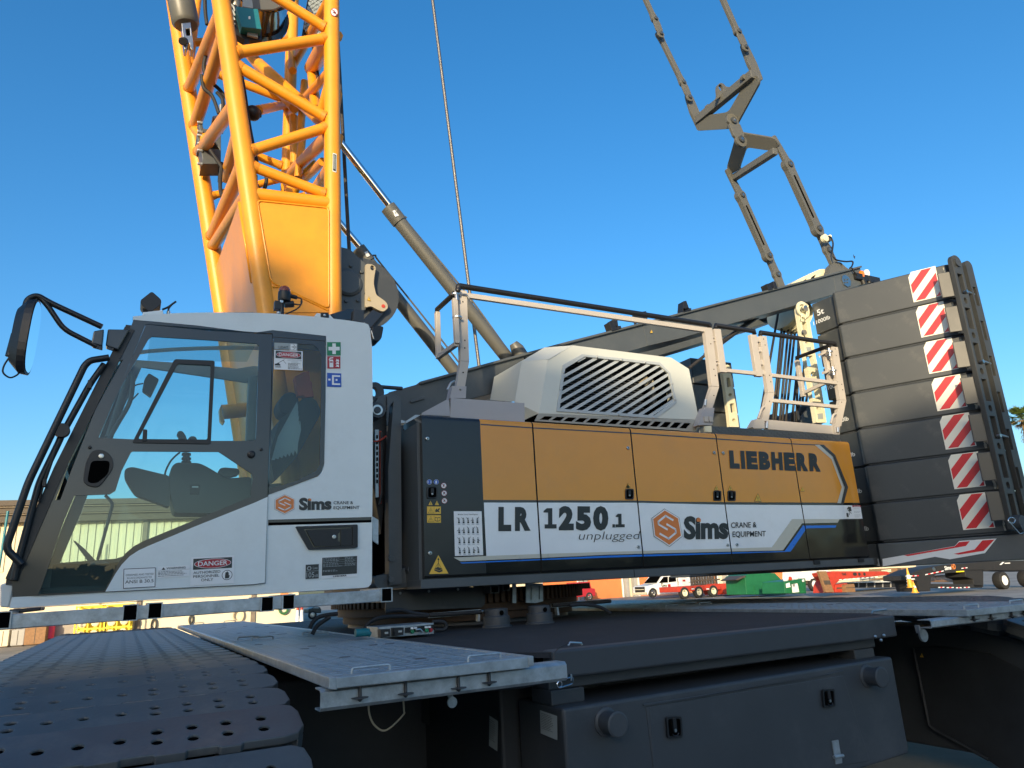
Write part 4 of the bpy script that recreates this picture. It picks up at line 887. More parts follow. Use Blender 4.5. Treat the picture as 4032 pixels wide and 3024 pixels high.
mb = MB('rail_beige'); post(mb,'L',[(1340,676),(1424,1208)],62); post(mb,'L',[(1424,1210),(1372,1470)],64); holes_(mb,'L',[(1375,700),(1385,765),(1440,1055),(1450,1110),(1440,1235)]); mb.build('post', r3, bevel=.004)
MB('black_plastic').path(mix([('L',622,562),('L',622,534),('L',1372,648),('L',1376,676)], YR+.02), .030, 12).build('handrail', r3)
for a in ([(742,944),(1400,1022),(1402,1056),(745,978)], [(750,1198),(1415,1264),(1412,1296),(748,1232)]): MB('rail_beige').prism(many('L',a,YR), (0,.04,0)).build('cross_bar', r3, bevel=.003)
MB('rail_beige').prism(mix([('L',676,1408),('L',1362,1470),('L',1368,1556),('L',688,1506)], YR+.01), (0,.02,0)).build('toe_board', r3, bevel=.003)
mb = MB('rail_beige').prism(mix([('L',540,1485),('L',590,1400),('L',665,1408),('L',668,1500),('L',560,1500)], YR-.02), (0,.1,0)).prism(mix([('L',1365,1470),('L',1425,1470),('L',1422,1560),('L',1380,1560)], YR-.02), (0,.08,0)); mb.m('steel').tube(at('L',690,1430,YR-.03), at('L',685,1500,YR-.03), .018).tube(at('L',1400,1490,YR-.03), at('L',1400,1540,YR-.03), .02)
mb.m('rail_beige').path(fillet(mix([('L',600,1400),('L',640,1290),('L',665,1280)], YR-.02), .03, 3, False), .016).path(fillet(mix([('L',1330,1450),('L',1355,1360),('L',1385,1350)], YR-.02), .03, 3, False), .016); mb.build('post_socket', r3, bevel=.003)
XG = at('L',1340,690,YR).x-.02
gt = MB('rail_beige'); A1, A2 = gx('L',990,815), gx('L',1056,1180); B1, B2 = gx('L',1265,715), gx('L',1330,1055)
gt.bar(A1, A2, .055, .06, (1,0,0)); gt.bar(B1, B2, .055, .06, (1,0,0)); gt.bar(A2+V((0,0,.05)), B2+V((0,0,.05)), .04, .045); gt.build('gate_frame', r3, bevel=.004)
MB('black_plastic').path([A1-V((0,0,.02)), A1+V((0,0,.04)), gx('L',1320,665)], .027, 12).build('gate_handrail', r3)
for x, y in ((1318,735),(1355,925)): MB('steel').lathe(at('L',x,y,YR-.02), (0,0,1), [(-.05,.02),(-.01,.022),(0,.045),(.015,.045),(.02,.018),(.06,.018)], 14).build('gate_hinge', r3)
hg = MB('rail_beige').prism(mix([('L',1235,740),('L',1330,700),('L',1335,720),('L',1240,760)], YR+.05), (0,.06,0)).prism(mix([('L',1275,920),('L',1340,890),('L',1340,915),('L',1280,945)], YR+.05), (0,.06,0)).prism(mix([('L',1300,770),('L',1320,770),('L',1370,830),('L',1360,840)], YR+.03), (0,.02,0)).prism(mix([('L',1340,940),('L',1360,940),('L',1405,1010),('L',1390,1015)], YR+.03), (0,.02,0)); hg.build('hinge_bracket', r3)
# ================================================================ gantry beams behind the hood
gy = thing('gantry_frame', (2.6,8.0,3.6), 'dark grey sloping gantry box beams rising from the cab to the counterweight', 'gantry beam')
def gantry(Y, name='box_beam'):
    yy = 7.1
    t_ = mix([('D',1345,1060),('D',1500,815),('K',0,850),('K',1020,570),('K',1720,391),('K',2212,262),('J',1960,890),('J',1980,955),('J',2005,1030)], yy)
    b_ = mix([('J',1735,1125),('J',1320,1245),('J',400,1508),('K',1680,570),('K',1300,680),('K',600,905),('D',1896,970),('D',1800,1020),('D',1608,1100),('D',1480,1130)], yy)
    mb = MB('warm_grey' if Y < 0 else 'frame_grey'); poly = [V((p.x,Y,p.z)) for p in t_+b_]; mb.prism(poly, (0,.45,0))
    edge = [V((p.x,Y-.02,p.z)) for p in t_[2:7]]
    for a, b in zip(edge, edge[1:]): mb.bar(a+V((0,.245,.0)), b+V((0,.245,.0)), .53, .03)
    return mb.build(name, gy, bevel=.006)
gb = gantry(7.1); gantry(8.45)
gd = MB('frame_grey').prism(mix([('K',1622,412),('K',1636,416),('K',1672,568),('K',1660,572)], 7.096), (0,.01,0)); gd.prism(mix([('J',1730,950),('J',1740,948),('J',1765,1100),('J',1752,1104)], 7.096), (0,.01,0))
gd.m('steel').lathe(at('J',1838,1010,7.095), (0,-1,0), [(0,.11),(.012,.11)], 8)
for dx, dy in ((-12,-12),(12,-14),(-10,14),(12,12)): gd.m('frame_grey').lathe(at('J',1838+dx,1010+dy,7.083), (0,-1,0), [(0,.014),(.01,.014)], 8)
warn(gd, Face(at('K',1675,458,7.09),at('K',1694,456,7.09),at('K',1676,482,7.09)))
gd.m('frame_grey').prism(fillet(mix([('D',1690,895),('D',1825,850),('D',1830,878),('D',1700,918)], 7.09), .02), (0,-.012,0)); gd.build('weld_plate', gb, bevel=.003)
cb = MB('frame_grey').bar(at('K',2080,640,7.4), at('J',1060,1320,7.4), .06, .06); cb.m('rope_dark').path(mix([('J',1075,1325),('J',770,1530),('K',1960,735)], 7.35), .022, 8); cb.bar((9.6,7.5,6.1),(9.6,8.5,6.1),.2,.2); cb.build('cross_stay', gy)
def clamp(pts, k, Y=7.05):
    mb = MB('black_plastic')
    for p in pts: mb.prism(many(k,p,Y), (0,.12,0))
    return mb
for k, pp in (('K',([(1378,402),(1398,394),(1450,455),(1402,468)],[(1402,385),(1440,378),(1448,440),(1415,420)],[(1440,430),(1465,428),(1470,448),(1445,455)])),('K',([(1920,250),(1940,246),(1962,305),(1915,330)],[(1915,300),(1978,300),(1975,318),(1920,330)])),('K',([(1585,330),(1650,322),(1660,375),(1600,400)],)),('J',([(1145,1035),(1165,1030),(1205,1085),(1165,1090)],[(1205,1010),(1225,1015),(1245,1075),(1215,1075)]))):
    clamp(pp, k).build('cable_clamp', gy, bevel=.004)
for p_ in ((1970,965,'amber'),(2015,955,'mark_white')): MB(p_[2]).lathe(at('J',p_[0],p_[1]+18,7.1), (.3,0,1), [(0,.055),(.08,.055),(.12,.04),(.135,.01)], 16).m('black_plastic').lathe(at('J',p_[0],p_[1]+18,7.1), (.3,0,-1), [(0,.06),(.12,.06)], 14).build('warning_lamp', gy)
mb = MB('black_plastic').box(at('J',1930,985,7.05),at('J',2020,1030,7.3)).curve(mix([('J',1650,630),('J',1700,625),('J',1725,680),('J',1720,760),('J',1745,820),('J',1830,840),('J',1895,840),('J',1890,880),('J',1870,900)], 7.35), .014).curve(mix([('J',1890,895),('J',1910,930),('J',1935,960)], 7.05), .012); mb.build('sensor_cable', gy)
cap = MB('warm_grey').lathe(at('K',745,650,7.3), (at('K',700,580,7.3)-at('K',745,650,7.3)), [(0,.085),(.10,.085),(.17,.06),(.19,.05)], 20); cap.m('pink_red').lathe(at('K',722,612,7.3), (at('K',700,580,7.3)-at('K',745,650,7.3)), [(-.06,.078),(.0,.062),(.01,.05)], 18); cap.m('black_plastic').tube(at('K',716,600,7.3), at('K',694,570,7.3), .03); cap.build('filler_cap', gy)

# cream sheave sets with their ropes
shv = thing('sheave_block', at('L',920,350,7.7), 'cream rope sheaves hanging under the grey gantry beam', 'sheave block')
for k in range(5):
    c = at('L',850+k*34,335+k*12,7.75); MB('cream_steel').lathe(c, (.9,.1,-.25), [(-.02,.30),(-.012,.27),(.012,.27),(.02,.30)], 28).build('sheave', shv)
sc = thing('sheave_guard', at('J',1500,1000,7.7), 'cream curved sheave guard showing above the end of the gantry beam', 'sheave guard')
sg = MB('cream_steel').prism(fillet(mix([('J',1290,1075),('J',1440,985),('J',1560,928),('J',1610,906),('J',1650,903),('J',1675,915),('J',1690,950),('J',1700,1010),('J',1300,1110)], 7.62), .05), (0,.75,0)); sg.m('hole_black')
for a in ([(1540,975),(1580,950),(1560,985),(1520,1010)],[(1470,1005),(1500,985),(1480,1015)]): sg.prism(many('J',a,7.615), (0,.01,0))
sg.build('guard_plate', sc, bevel=.02)
MB('cream_steel').prism(fillet(mix([('J',1590,1010),('J',1600,955),('J',1630,938),('J',1655,945),('J',1660,990)], 7.60), .03), (0,.02,0)).build('end_rib', sc, bevel=.006)
for i, (x0, y0_, x1, y1_) in enumerate(((805,320,622,1310),(848,380,745,1400),(875,380,770,1400),(915,385,812,1415),(950,400,838,1420),(985,390,872,1420),(1010,420,985,1420),(1040,420,935,1420),(1075,450,1040,1420),(1080,760,990,1380),(1130,900,1050,1410))):
    r_ = thing('wire_rope', at('L',x0,y0_,7.75), 'dark steel reeving rope between cream sheaves and the lower winch', 'wire rope', 'reeving ropes under the gantry')
    MB('rope_dark').tube(at('L',x0,y0_,7.75+.05*(i % 3)), at('L',x1,y1_+60,7.6+.05*(i % 3)), .019, 8).build('rope_strand', r_)
lw = thing('reeving_winch', at('L',900,1440,7.8), 'dark rope winch drum low behind the toe board', 'winch')
MB('dark_grey').lathe(at('L',1130,1400,7.5), (0,1,0), [(0,.24),(.05,.24),(.06,.18),(.7,.18),(.71,.24),(.75,.24)], 28).build('drum', lw); MB('frame_grey').prism(mix([('L',1050,1370),('L',1130,1260),('L',1230,1260),('L',1290,1440),('L',1050,1460)], 7.4), (0,.05,0)).build('side_plate', lw, bevel=.01)

# cream link bars standing beside the stacks
def link(k, o_, hs, Y, label, mat='cream_steel'):
    t_ = thing('link_bar', at(k,*o_[-1],Y), label, 'link bar', 'perforated link bars beside the counterweights')
    MB(mat).plate(fillet(many(k,o_,Y), .012), [many(k,h_,Y) for h_ in hs], (0,.07,0)).build('bar_plate', t_, bevel=.004); return t_
def circ(x, y, r): return [(x+r*math.cos(2*math.pi*i/14), y+r*math.sin(2*math.pi*i/14)) for i in range(14)]
L1 = link('L', [(1000,290),(1020,260),(1050,250),(1085,262),(1105,300),(1120,420),(1150,600),(1185,800),(1215,960),(1250,1180),(1290,1440),(1190,1440),(1150,1200),(1110,960),(1080,780),(1050,600),(1020,420)],
    [circ(1045,310,26),[(1040,430),(1085,430),(1112,575),(1065,580)],circ(1098,632,24),[(1080,770),(1150,765),(1172,868),(1098,875)],circ(1155,952,26),[(1130,1090),(1195,1085),(1215,1190),(1150,1195)],circ(1212,1292,24)], 6.78, 'tall cream link bar with slots and holes in front of the 5t ballast blocks')
mb = MB('cream_steel').plate(ngon(at('L',1045,308,6.77), V((.13,0,0)), V((0,0,.13)), 24), [ngon(at('L',1045,308,6.77), V((.085,0,0)), V((0,0,.085)), 20)], (0,-.02,0)); mb.m('cream_steel').path(smooth(mix([('L',1050,290),('L',1060,265),('L',1085,250),('L',1103,272),('L',1090,292),('L',1062,280)], 6.72), 4), .008).path(mix([('L',1100,270),('L',1075,400),('L',1030,395),('L',1040,350)], 6.72), .008)
mb.m('steel').lathe(at('L',1048,305,6.77), (0,-1,0), [(0,.045),(.06,.045)], 16).lathe(at('L',1060,535,6.76), (0,-1,0), [(0,.045),(.02,.04)], 14); mb.m('film_grey')
for a in ([(1085,680),(1130,678),(1138,715),(1092,718)],[(1145,1030),(1195,1028),(1200,1068),(1150,1072)],[(1198,1350),(1250,1345),(1256,1400),(1205,1405)]): mb.prism(many('L',a,6.775), (0,.01,0))
mb.build('lock_pin', L1)
link('L', [(243,945),(262,870),(290,855),(318,870),(322,920),(345,1010),(352,1100),(360,1160),(385,1300),(408,1484),(316,1482),(300,1330),(280,1200),(262,1060)], [[(282,990),(315,985),(330,1075),(292,1085)],circ(320,1160,17),[(316,1250),(360,1245),(370,1330),(328,1340)],circ(357,1415,17)], 9.2, 'shorter cream link bar half hidden behind the middle guard rail gate')

# ================================================================ lattice boom foot
bo = thing('lattice_boom', (1.3,8.0,2.6), 'yellow tubular lattice boom with plated foot rising behind the cab', 'crane boom')
YN, YB = 6.9, 9.1
def ext(a, b, t0, t1): d_ = b-a; return a+d_*t0, a+d_*t1
c2a, c2b, c2c = at('A',640,0,YN), at('A',800,1000,YN), at('B',995,1283,YN)
c3a, c3c = at('A',1672,0,YN), at('B',1573,1283,YN)
c1a, c1c = at('A',203,0,YB), at('B',612,1283,YB)
c4a, c4c = at('A',1312,0,YB), at('A',1262,1600,YB)
def zat(a, c, z): t = (z-a.z)/(c.z-a.z); return a+(c-a)*t
ZT = 13.5
for a, c, r_ in ((c2a,c2c,.098),(c3a,c3c,.088),(c1a,c1c,.105),(c4a,c4c,.085)):
    MB('boom_yellow').tube(zat(a,c,ZT), zat(a,c,2.75), r_, 24).build('chord', bo)
CH = ((c2a,c2c),(c3a,c3c),(c1a,c1c),(c4a,c4c))
def snap(p):                          # a brace that meets a chord starts on the chord's axis
    best = None
    for a, c in CH:
        d_ = (c-a).normalized(); f_ = a+d_*(p-a).dot(d_); e = (p-f_).length
        if e < .30 and (best is None or e < best[0]): best = (e, f_)
    return best[1] if best else p
def brace(k0, x0, y0_, Y0, k1, x1, y1_, Y1, r_=.052):
    p, q_ = at(k0,x0,y0_,Y0), at(k1,x1,y1_,Y1); sp_, sq_ = snap(p), snap(q_); mb = MB('boom_yellow').tube(sp_, sq_, r_, 18); mb.m('weld_yellow'); d_ = (sq_-sp_).normalized()
    if sp_ != p: mb.tube(sp_+d_*.085, sp_+d_*.135, r_+.011, 18, r_+.003)
    if sq_ != q_: mb.tube(sq_-d_*.085, sq_-d_*.135, r_+.011, 18, r_+.003)
    mb.build('brace', bo)
N_, B_ = YN, YB
for a in (('A',730,505,N_,'A',1640,343,N_,.062),('A',1100,-60,N_,'A',1650,290,N_,.058),('A',760,580,N_,'A',1640,1125,N_,.060),('A',895,1432,N_,'A',1640,1165,N_,.058),('A',920,1530,N_,'B',1520,268,N_,.056),
    ('A',420,422,B_,'A',1290,352,B_,.055),('A',690,250,B_,'A',1330,1000,8.0,.075),('A',1000,600,8.4,'A',1540,1190,N_,.075),('A',960,1030,B_,'A',1270,968,B_,.055),('A',500,590,B_,'A',1270,945,B_,.06),('A',940,1440,B_,'A',1270,1570,B_,.055),('B',540,285,B_,'B',1200,110,B_,.05),('A',1150,280,B_,'A',1330,330,B_,.05),
    ('A',590,80,N_,'A',355,850,B_,.07),('A',420,-40,B_,'A',335,770,B_,.06),('A',620,280,N_,'A',500,1210,B_,.075),('A',730,960,N_,'A',535,1440,B_,.072),('A',760,1200,N_,'A',690,1659,8.2,.07),('B',690,-40,N_,'B',560,640,B_,.075),('B',790,230,N_,'B',585,715,B_,.068),('A',470,1180,B_,'A',520,1330,8.6,.075),
    ('A',1640,-40,N_,'A',1300,650,B_,.06),('A',1480,-40,B_,'A',1310,610,B_,.055),('A',1640,300,N_,'A',1490,640,8.2,.10),('A',1490,680,8.2,'A',1530,1060,7.6,.065),('A',1640,640,N_,'A',1270,1080,B_,.055),('A',1420,760,8.6,'A',1380,1250,8.6,.05),('A',1650,1230,N_,'A',1320,1659,B_,.075),('A',1320,1090,8.8,'A',1330,1659,8.8,.06),('B',1560,0,N_,'B',1380,280,8.3,.07),('B',1380,-60,8.6,'B',1190,270,8.9,.075),('B',1480,-30,7.6,'B',1300,150,8.6,.05),('A',1400,1280,8.3,'A',1360,1659,8.3,.05),('A',1650,690,N_,'A',1560,1100,7.3,.055),('A',1370,460,B_,'A',1310,660,8.4,.05)):
    brace(*a)
# plated foot
near = mix([('B',905,300),('B',1540,365),('B',1580,1283),('B',1050,1283),('B',1025,1030)], YN-.07)
fp = MB('boom_yellow').prism(near, (0,.03,0)); fp.tube(at('B',895,262,YN), at('B',1545,340,YN), .075, 18)
inset = fillet(mix([('B',912,308),('B',1535,372),('B',1538,1250),('B',1035,1018)], YN-.075), .05)
for a, b in zip(inset, inset[1:]+inset[:1]): fp.tube(a, b, .010, 8, cap=False)
fp.path(mix([('B',1045,1060),('B',1100,1060),('B',1530,1265)], YN-.076), .008, 8); fp.build('foot_plate', bo)
lo_ = 2.75
n_ = [at('B',782,320,YN), zat(c2a,c2c,lo_), zat(c1a,c1c,lo_), at('B',565,925,YB)]
MB('boom_yellow').prism([p+V((-.03,0,0)) for p in n_], (.02,.0,0)).prism([zat(c2a,c2c,lo_)+V((0,-.06,0)), zat(c3a,c3c,lo_)+V((0,-.06,0)), zat(c3a,c3c,4.6)+V((0,-.06,0)), zat(c2a,c2c,4.6)+V((0,-.06,0))], (0,.02,0)).build('foot_plate', bo)
sm = MB('boom_yellow').path([at('B',800,1283,YN+1.25), at('B',900,1040,YN+.05)], .010, 8).path([at('B',905,1040,YN+.03), at('B',945,1283,YN+.03)], .012, 8).path([at('B',782,330,YN+.02)+V((-.033,0,0)), at('B',895,1030,YN+.02)+V((-.033,0,0))], .012, 8); sm.build('weld_seam', bo)
MB('sheet_grey').prism(mix([('B',1603,405),('B',1628,410),('B',1632,1262),('B',1608,1270)], YN+.1), (0,1.6,0)).prism(mix([('B',1606,70),('B',1622,60),('B',1620,405),('B',1606,400)], YN+.1), (0,.3,0)).build('rear_plate', bo)
for k_, o_ in (('A',[(1735,300),(1760,292),(1782,330),(1770,365),(1735,375)]),('A',[(1735,830),(1760,840),(1772,880),(1755,1000),(1735,1030)]),('A',[(1735,1225),(1785,1270),(1765,1380),(1735,1400)]),('B',[(1200,110),(1160,235),(1150,270),(1200,275),(1230,260)]),('B',[(1250,250),(1330,230),(1350,300),(1300,290)])): MB('boom_yellow').prism(many(k_,o_,YN+.2), (0,.04,0)).build('lug', bo, bevel=.004)
hk = MB('boom_yellow').tube(at('C',1815,1085,7.6), at('C',2150,1050,7.6), .075, 16); hk.prism(fillet(mix([('C',1815,1010),('C',1800,1040),('C',1792,1060),('C',1800,1150),('C',1825,1178),('C',1838,1165),('C',1815,1100),('C',1808,1050)], 7.55), .01), (0,.1,0)); hk.build('foot_hook', bo)
f = Face(at('A',1660,75,YN-.088),at('A',1735,80,YN-.088),at('A',1660,152,YN-.088)); sk = MB(); f.disc(sk,'sign_red',.48,.5,.48,.52,1); f.disc(sk,'mark_white',.48,.5,.40,.44,2); f.line(sk,'text_black',(.4,.3),(.6,.7),.15,3); f.line(sk,'text_black',(.3,.6),(.7,.55),.1,3); f.line(sk,'sign_red',(.2,.2),(.76,.8),.08,4)
f = Face(at('A',1683,1428,YN-.088),at('A',1718,1440,YN-.088),at('A',1680,1600,YN-.088)); f.rect(sk,'mark_white',0,0,1,1); f.rect(sk,'text_black',.12,.05,.88,.95,2); 
for u in (.25,.45,.65): f.line(sk,'film_grey',(u,.1),(u,.85),.02,3)
sk.build('sticker', bo)
hz = MB('rubber').curve(mix([('A',720,100),('A',770,420),('A',840,800),('A',900,1200),('A',960,1500),('B',910,60)], YN+.25), .032, 8).build('hydraulic_hose', bo)
for pl in ([('A',520,450),('A',480,620),('A',520,740),('A',620,830),('A',700,930)],[('A',460,700),('A',480,820),('A',560,900),('A',620,1060)],[('A',600,860),('A',650,920),('A',660,990),('A',655,1060)],[('A',540,1400),('A',640,1550),('B',600,30),('B',590,140),('B',600,250),('B',650,300)],[('B',690,60),('B',680,180),('B',720,260),('B',745,290)],[('B',895,60),('B',930,50),('B',990,100),('B',985,180),('B',960,235)],[('B',900,90),('B',905,160),('B',940,230)],[('B',700,130),('B',720,200),('B',710,270)],[('A',490,0),('A',495,120),('A',510,230)]): MB('rubber').curve(mix(pl, YN+1.0), .022, 8).build('hydraulic_hose', bo)
MB('rubber').path(mix([('B',598,-20),('B',590,150)], YB-.3), .03, 8).build('hydraulic_hose', bo)
vb = MB('frame_grey')
for o_ in ([(425,1125),(465,1130),(480,1250),(450,1250)],[(415,1240),(440,1235),(465,1340),(430,1350)],[(445,1350),(495,1350),(500,1480),(470,1490)],[(455,1200),(560,1205),(560,1250),(460,1240)],[(560,1090),(640,1080),(640,1400),(560,1300)],[(500,1380),(640,1400),(640,1530),(455,1530)]): vb.prism(many('A',o_,YB-.45), (0,.3,0))
vb.m('galvanised').prism(many('A',[(560,1085),(640,1060),(690,1090),(690,1110),(565,1108)],YB-.5), (0,.35,0)).tube(at('A',655,985,YB-.4), at('A',662,1060,YB-.4), .045)
for y_ in (1140,1225,1260,1335,1400,1525): vb.tube(at('A',420,y_,YB-.46), at('A',470,y_+8,YB-.46), .018)
vb.build('valve_block', bo, bevel=.006)
MB('black_plastic').ball(at('A',938,1056,YN+.3), .085, 20, (1,1,.98)).tube(at('A',985,1062,YN+.3), at('A',1012,1064,YN+.3), .04).build('accumulator', bo)
MB('boom_yellow').tube(at('A',985,1030,YN+.3), at('A',1240,975,YB), .055, 16).build('brace', bo)
ch = MB('film_grey'); p0, p1 = at('A',1560,-30,7.9), at('A',1490,310,7.9)
for i in range(16):
    for j in range(5):
        c = p0.lerp(p1, (i+.5)/16)+V((-.10+.05*j+(.025 if i % 2 else 0),0,0)); ch.box(c+V((-.018,-.01,-.03)), c+V((.018,.01,.03)))
ch.m('black_plastic').prism([p0+V((-.14,.03,0)),p0+V((.15,.03,0)),p1+V((.13,.03,-.05)),p1+V((-.12,.03,-.05))], (0,.03,0)); ch.path(mix([('A',1480,310),('A',1545,700),('A',1530,900)], 8.0), .02); ch.build('chain_mat', bo)

ram = thing('raising_ram', at('A',325,420,YB-.4), 'grey ram tube with steel clevis hanging beside the left yellow boom chord', 'hydraulic ram')
p, q_ = at('A',255,-60,YB-.4), at('A',315,240,YB-.4)
MB('warm_grey').lathe(p, q_-p, [(0,.17),((q_-p).length-.04,.17),((q_-p).length,.14)], 24).build('tube', ram); 
mb = MB('steel').plate(mix([('A',272,215),('A',355,205),('A',385,420),('A',385,465),('A',360,460),('A',345,400),('A',335,400),('A',320,460),('A',300,455),('A',290,400)], YB-.5), [many('A',[(308,268),(350,265),(355,330),(318,330)],YB-.5)], (0,.15,0)); mb.m('black_plastic').tube(at('A',280,385,YB-.55), at('A',340,385,YB-.3), .05); mb.build('clevis', ram, bevel=.006)

bw = thing('boom_winch', at('A',1050,60,7.7), 'black rope winch with teal sensor box inside the top of the yellow boom', 'winch')
MB('gloss_black').lathe(at('A',1030,-215,7.5), (0,1,0), [(0,.40),(.04,.43),(.06,.37),(.12,.39),(.16,.37),(.6,.37),(.62,.43),(.66,.43)], 40).build('drum', bw)
MB('warm_grey').prism(fillet(mix([('A',820,-60),('A',1300,-60),('A',1240,40),('A',1130,90),('A',1000,90),('A',870,60)], 7.47), .05), (0,.03,0)).build('side_plate', bw, bevel=.006)
tb = MB('teal').prism(mix([('A',782,58),('A',985,85),('A',1018,272),('A',832,250)], 7.3), (0,.12,0)); tb.m('mark_white').prism(mix([('A',897,152),('A',914,153),('A',916,178),('A',898,177)], 7.295), (0,.004,0)); tb.build('sensor_box', bw, bevel=.006)
mb = MB('black_plastic').prism(mix([('A',700,20),('A',790,50),('A',830,250),('A',1018,275),('A',1020,378),('A',860,370),('A',780,320),('A',710,230)], 7.42), (0,.1,0)).prism(mix([('A',860,370),('A',905,372),('A',905,430),('A',875,425)], 7.42), (0,.08,0)); mb.m('film_grey').prism(mix([('A',888,285),('A',985,298),('A',985,350),('A',885,325)], 7.38), (0,.03,0)).prism(mix([('A',845,-10),('A',930,0),('A',940,75),('A',840,60)], 7.4), (0,.03,0))
for i in range(4): mb.m('film_grey').curve(mix([('A',730,40+i*45),('A',760,70+i*50),('A',770,110+i*40)], 7.38), .012)
mb.build('bracket', bw, bevel=.004)

# hoist winch behind the boom foot
hw_ = thing('hoist_winch', at('W',560,900,7.3), 'dark grey hoist winch with beige side plate behind the yellow boom foot', 'winch')
sp_ = MB('frame_grey').prism(mix([('W',335,297),('W',437,321),('W',592,465),('W',592,905),('W',560,920),('W',440,905),('W',340,940)], 7.25), (0,.05,0)); sp_.lathe(at('W',412,648,7.25), (0,-1,0), [(0,.16),(.02,.16),(.03,.145),(.04,.13)], 28)
for i in range(10):
    a = 2*math.pi*i/10+.2; sp_.lathe(at('W',420,655,7.25)+V((.215*math.cos(a),0,.215*math.sin(a))), (0,-1,0), [(0,.022),(.022,.02)], 8)
sp_.build('gear_plate', hw_, bevel=.005)
bp_ = MB('beige_grey').plate(fillet(mix([('W',588,462),('W',655,468),('W',690,495),('W',672,600),('W',668,660),('W',692,765),('W',745,800),('W',795,840),('W',810,890),('W',760,930),('W',700,905),('W',640,870),('W',586,890)], 7.22), .03), [ngon(at('W',655,503,7.22), V((.025,0,0)), V((0,0,.03)), 14)], (0,.04,0))
bp_.m('red_paint').lathe(at('W',760,874,7.22), (0,-1,0), [(0,.022),(.006,.022)], 12); warn(bp_, Face(at('W',603,775,7.215),at('W',638,785,7.215),at('W',603,815,7.215))); bp_.build('side_plate', hw_, bevel=.004)
MB('dark_grey').lathe(at('W',560,740,7.3), (0,1,0), [(0,.42),(.05,.42),(.06,.33),(.6,.33),(.61,.42),(.66,.42)], 40).build('drum', hw_)
MB('gloss_black').bar(at('W',730,905,7.3), at('W',545,1110,7.3), .1, .12).build('support_arm', hw_, bevel=.006)

# boom backstop cylinders
def cylinder(Y, rod, bar, label, hose):
    t_ = thing('backstop_cylinder', at(*bar[1],Y), label, 'hydraulic cylinder', 'boom backstop cylinders')
    MB('chrome').tube(at(*rod[0],Y), at(*rod[1],Y), .045, 24).build('rod', t_)
    a, b = at(*bar[0],Y), at(*bar[1],Y); L = (b-a).length
    MB('warm_grey').lathe(a, b-a, [(-.01,.055),(0,.095),(.22,.095),(.23,.082),(L,.082)], 28).build('barrel', t_)
    h_ = MB('warm_grey').curve(mix(hose, Y-.02), .012); h_.build('pipe', t_)
    return t_, a, b
c1, a, b = cylinder(7.45, (('A',1560,1080),('B',2090,385)), (('B',2052,368),('W',2010,1440)), 'upper of the two dark olive cylinders slanting from the boom to the gantry', [('W',940,0),('W',985,20),('W',1000,70),('W',1500,670),('W',1700,930),('W',2030,1390)])
f = Face(at('B',2090,400,7.36),at('B',2122,388,7.36),at('B',2115,452,7.36)); sk = MB(); f.rect(sk,'mark_white',0,0,1,1); f.rect(sk,'film_grey',.3,.3,.7,.6,2); sk.build('label', c1)
c2, a, b = cylinder(8.5, (('W',280,0),('W',550,322)), (('W',518,318),('W',1500,1570)), 'lower of the two cylinders, partly in shadow behind the hoist winch', [('W',650,385),('W',690,385),('W',710,430),('W',1000,790),('W',1270,1130),('W',1500,1430)])
f = Face(at('W',575,352,8.4),at('W',605,340,8.4),at('W',600,400,8.4)); sk = MB(); f.rect(sk,'mark_white',0,0,1,1); sk.build('label', c2)

# long ropes
for k0, p, k1, q_, Y, lab, r_, mt in (('P',(1698,-40),'P',(1890,1470),7.9,'thin grey steel hoist rope crossing the open blue sky right of the boom',.022,'rope_steel'),('P',(1325,60),'P',(1375,985),7.6,'black hoist rope running down close beside the yellow boom into its winch',.022,'rope_dark')):
    t_ = thing('hoist_rope', at(k1,*q_,Y), lab, 'wire rope'); MB(mt).tube(at(k0,*p,Y), at(k1,*q_,Y), r_, 10).build('rope_strand', t_)

# ================================================================ pendant straps and equaliser frames
PN, PF, UN, UF, PC = 7.5, 8.6, 7.3, 8.77, 8.05
def strap(name, Y, k0, p, k1, q_, w0, wm, label, group, mat='warm_grey', th=.06, groove=False, neck=.25, pins=True):
    a, b = at(k0,*p,Y), at(k1,*q_,Y); d_ = (b-a); L = d_.length; d_.normalize(); n_ = V((-d_.z,0,d_.x))
    t_ = thing(name, a, label, 'pendant strap', group)
    def half(s_):
        o = []
        for i in range(7):
            t = math.pi/2*i/6; o.append((-w0*math.cos(t), w0*math.sin(t)*s_))
        return o
    prof = [(-w0*math.cos(math.pi/2*i/6), w0*math.sin(math.pi/2*i/6)) for i in range(7)]+[(L*neck*.5,w0*.8),(L*neck,wm),(L*(1-neck),wm),(L*(1-neck*.5),w0*.8)]+[(L+w0*math.sin(math.pi/2*i/6), w0*math.cos(math.pi/2*i/6)) for i in range(7)]
    pts = [a+d_*u+n_*v for u, v in prof]+[a+d_*u-n_*v for u, v in reversed(prof[1:-1])]
    mb = MB(mat).prism(pts, (0,th,0))
    if groove: mb.m('hole_black'); mb.bar(a+d_*L*.17+V((0,-.002,0))-n_*wm*.2, a+d_*L*.83+V((0,-.002,0))-n_*wm*.2, wm*.45, .004, (0,1,0))
    mb.build('strap_bar', t_, bevel=.006)
    if pins:
        for c in (a, b): MB('dark_grey').lathe(c+V((0,-.03,0)), (0,1,0), [(0,w0*.42),(.002,w0*.45),(th+.06,w0*.45)], 16).m('steel').lathe(c+V((0,-.034,0)), (0,1,0), [(0,w0*.2),(.004,w0*.2)], 8).build('pin', t_)
    return t_
G1, G2 = 'upper pendant straps', 'lower pendant straps'
strap('pendant_strap', UN, 'I',(890,-150),'I',(1085,290), .085,.058, 'upper right long pendant strap leaving the top of the picture', G1, neck=.12)
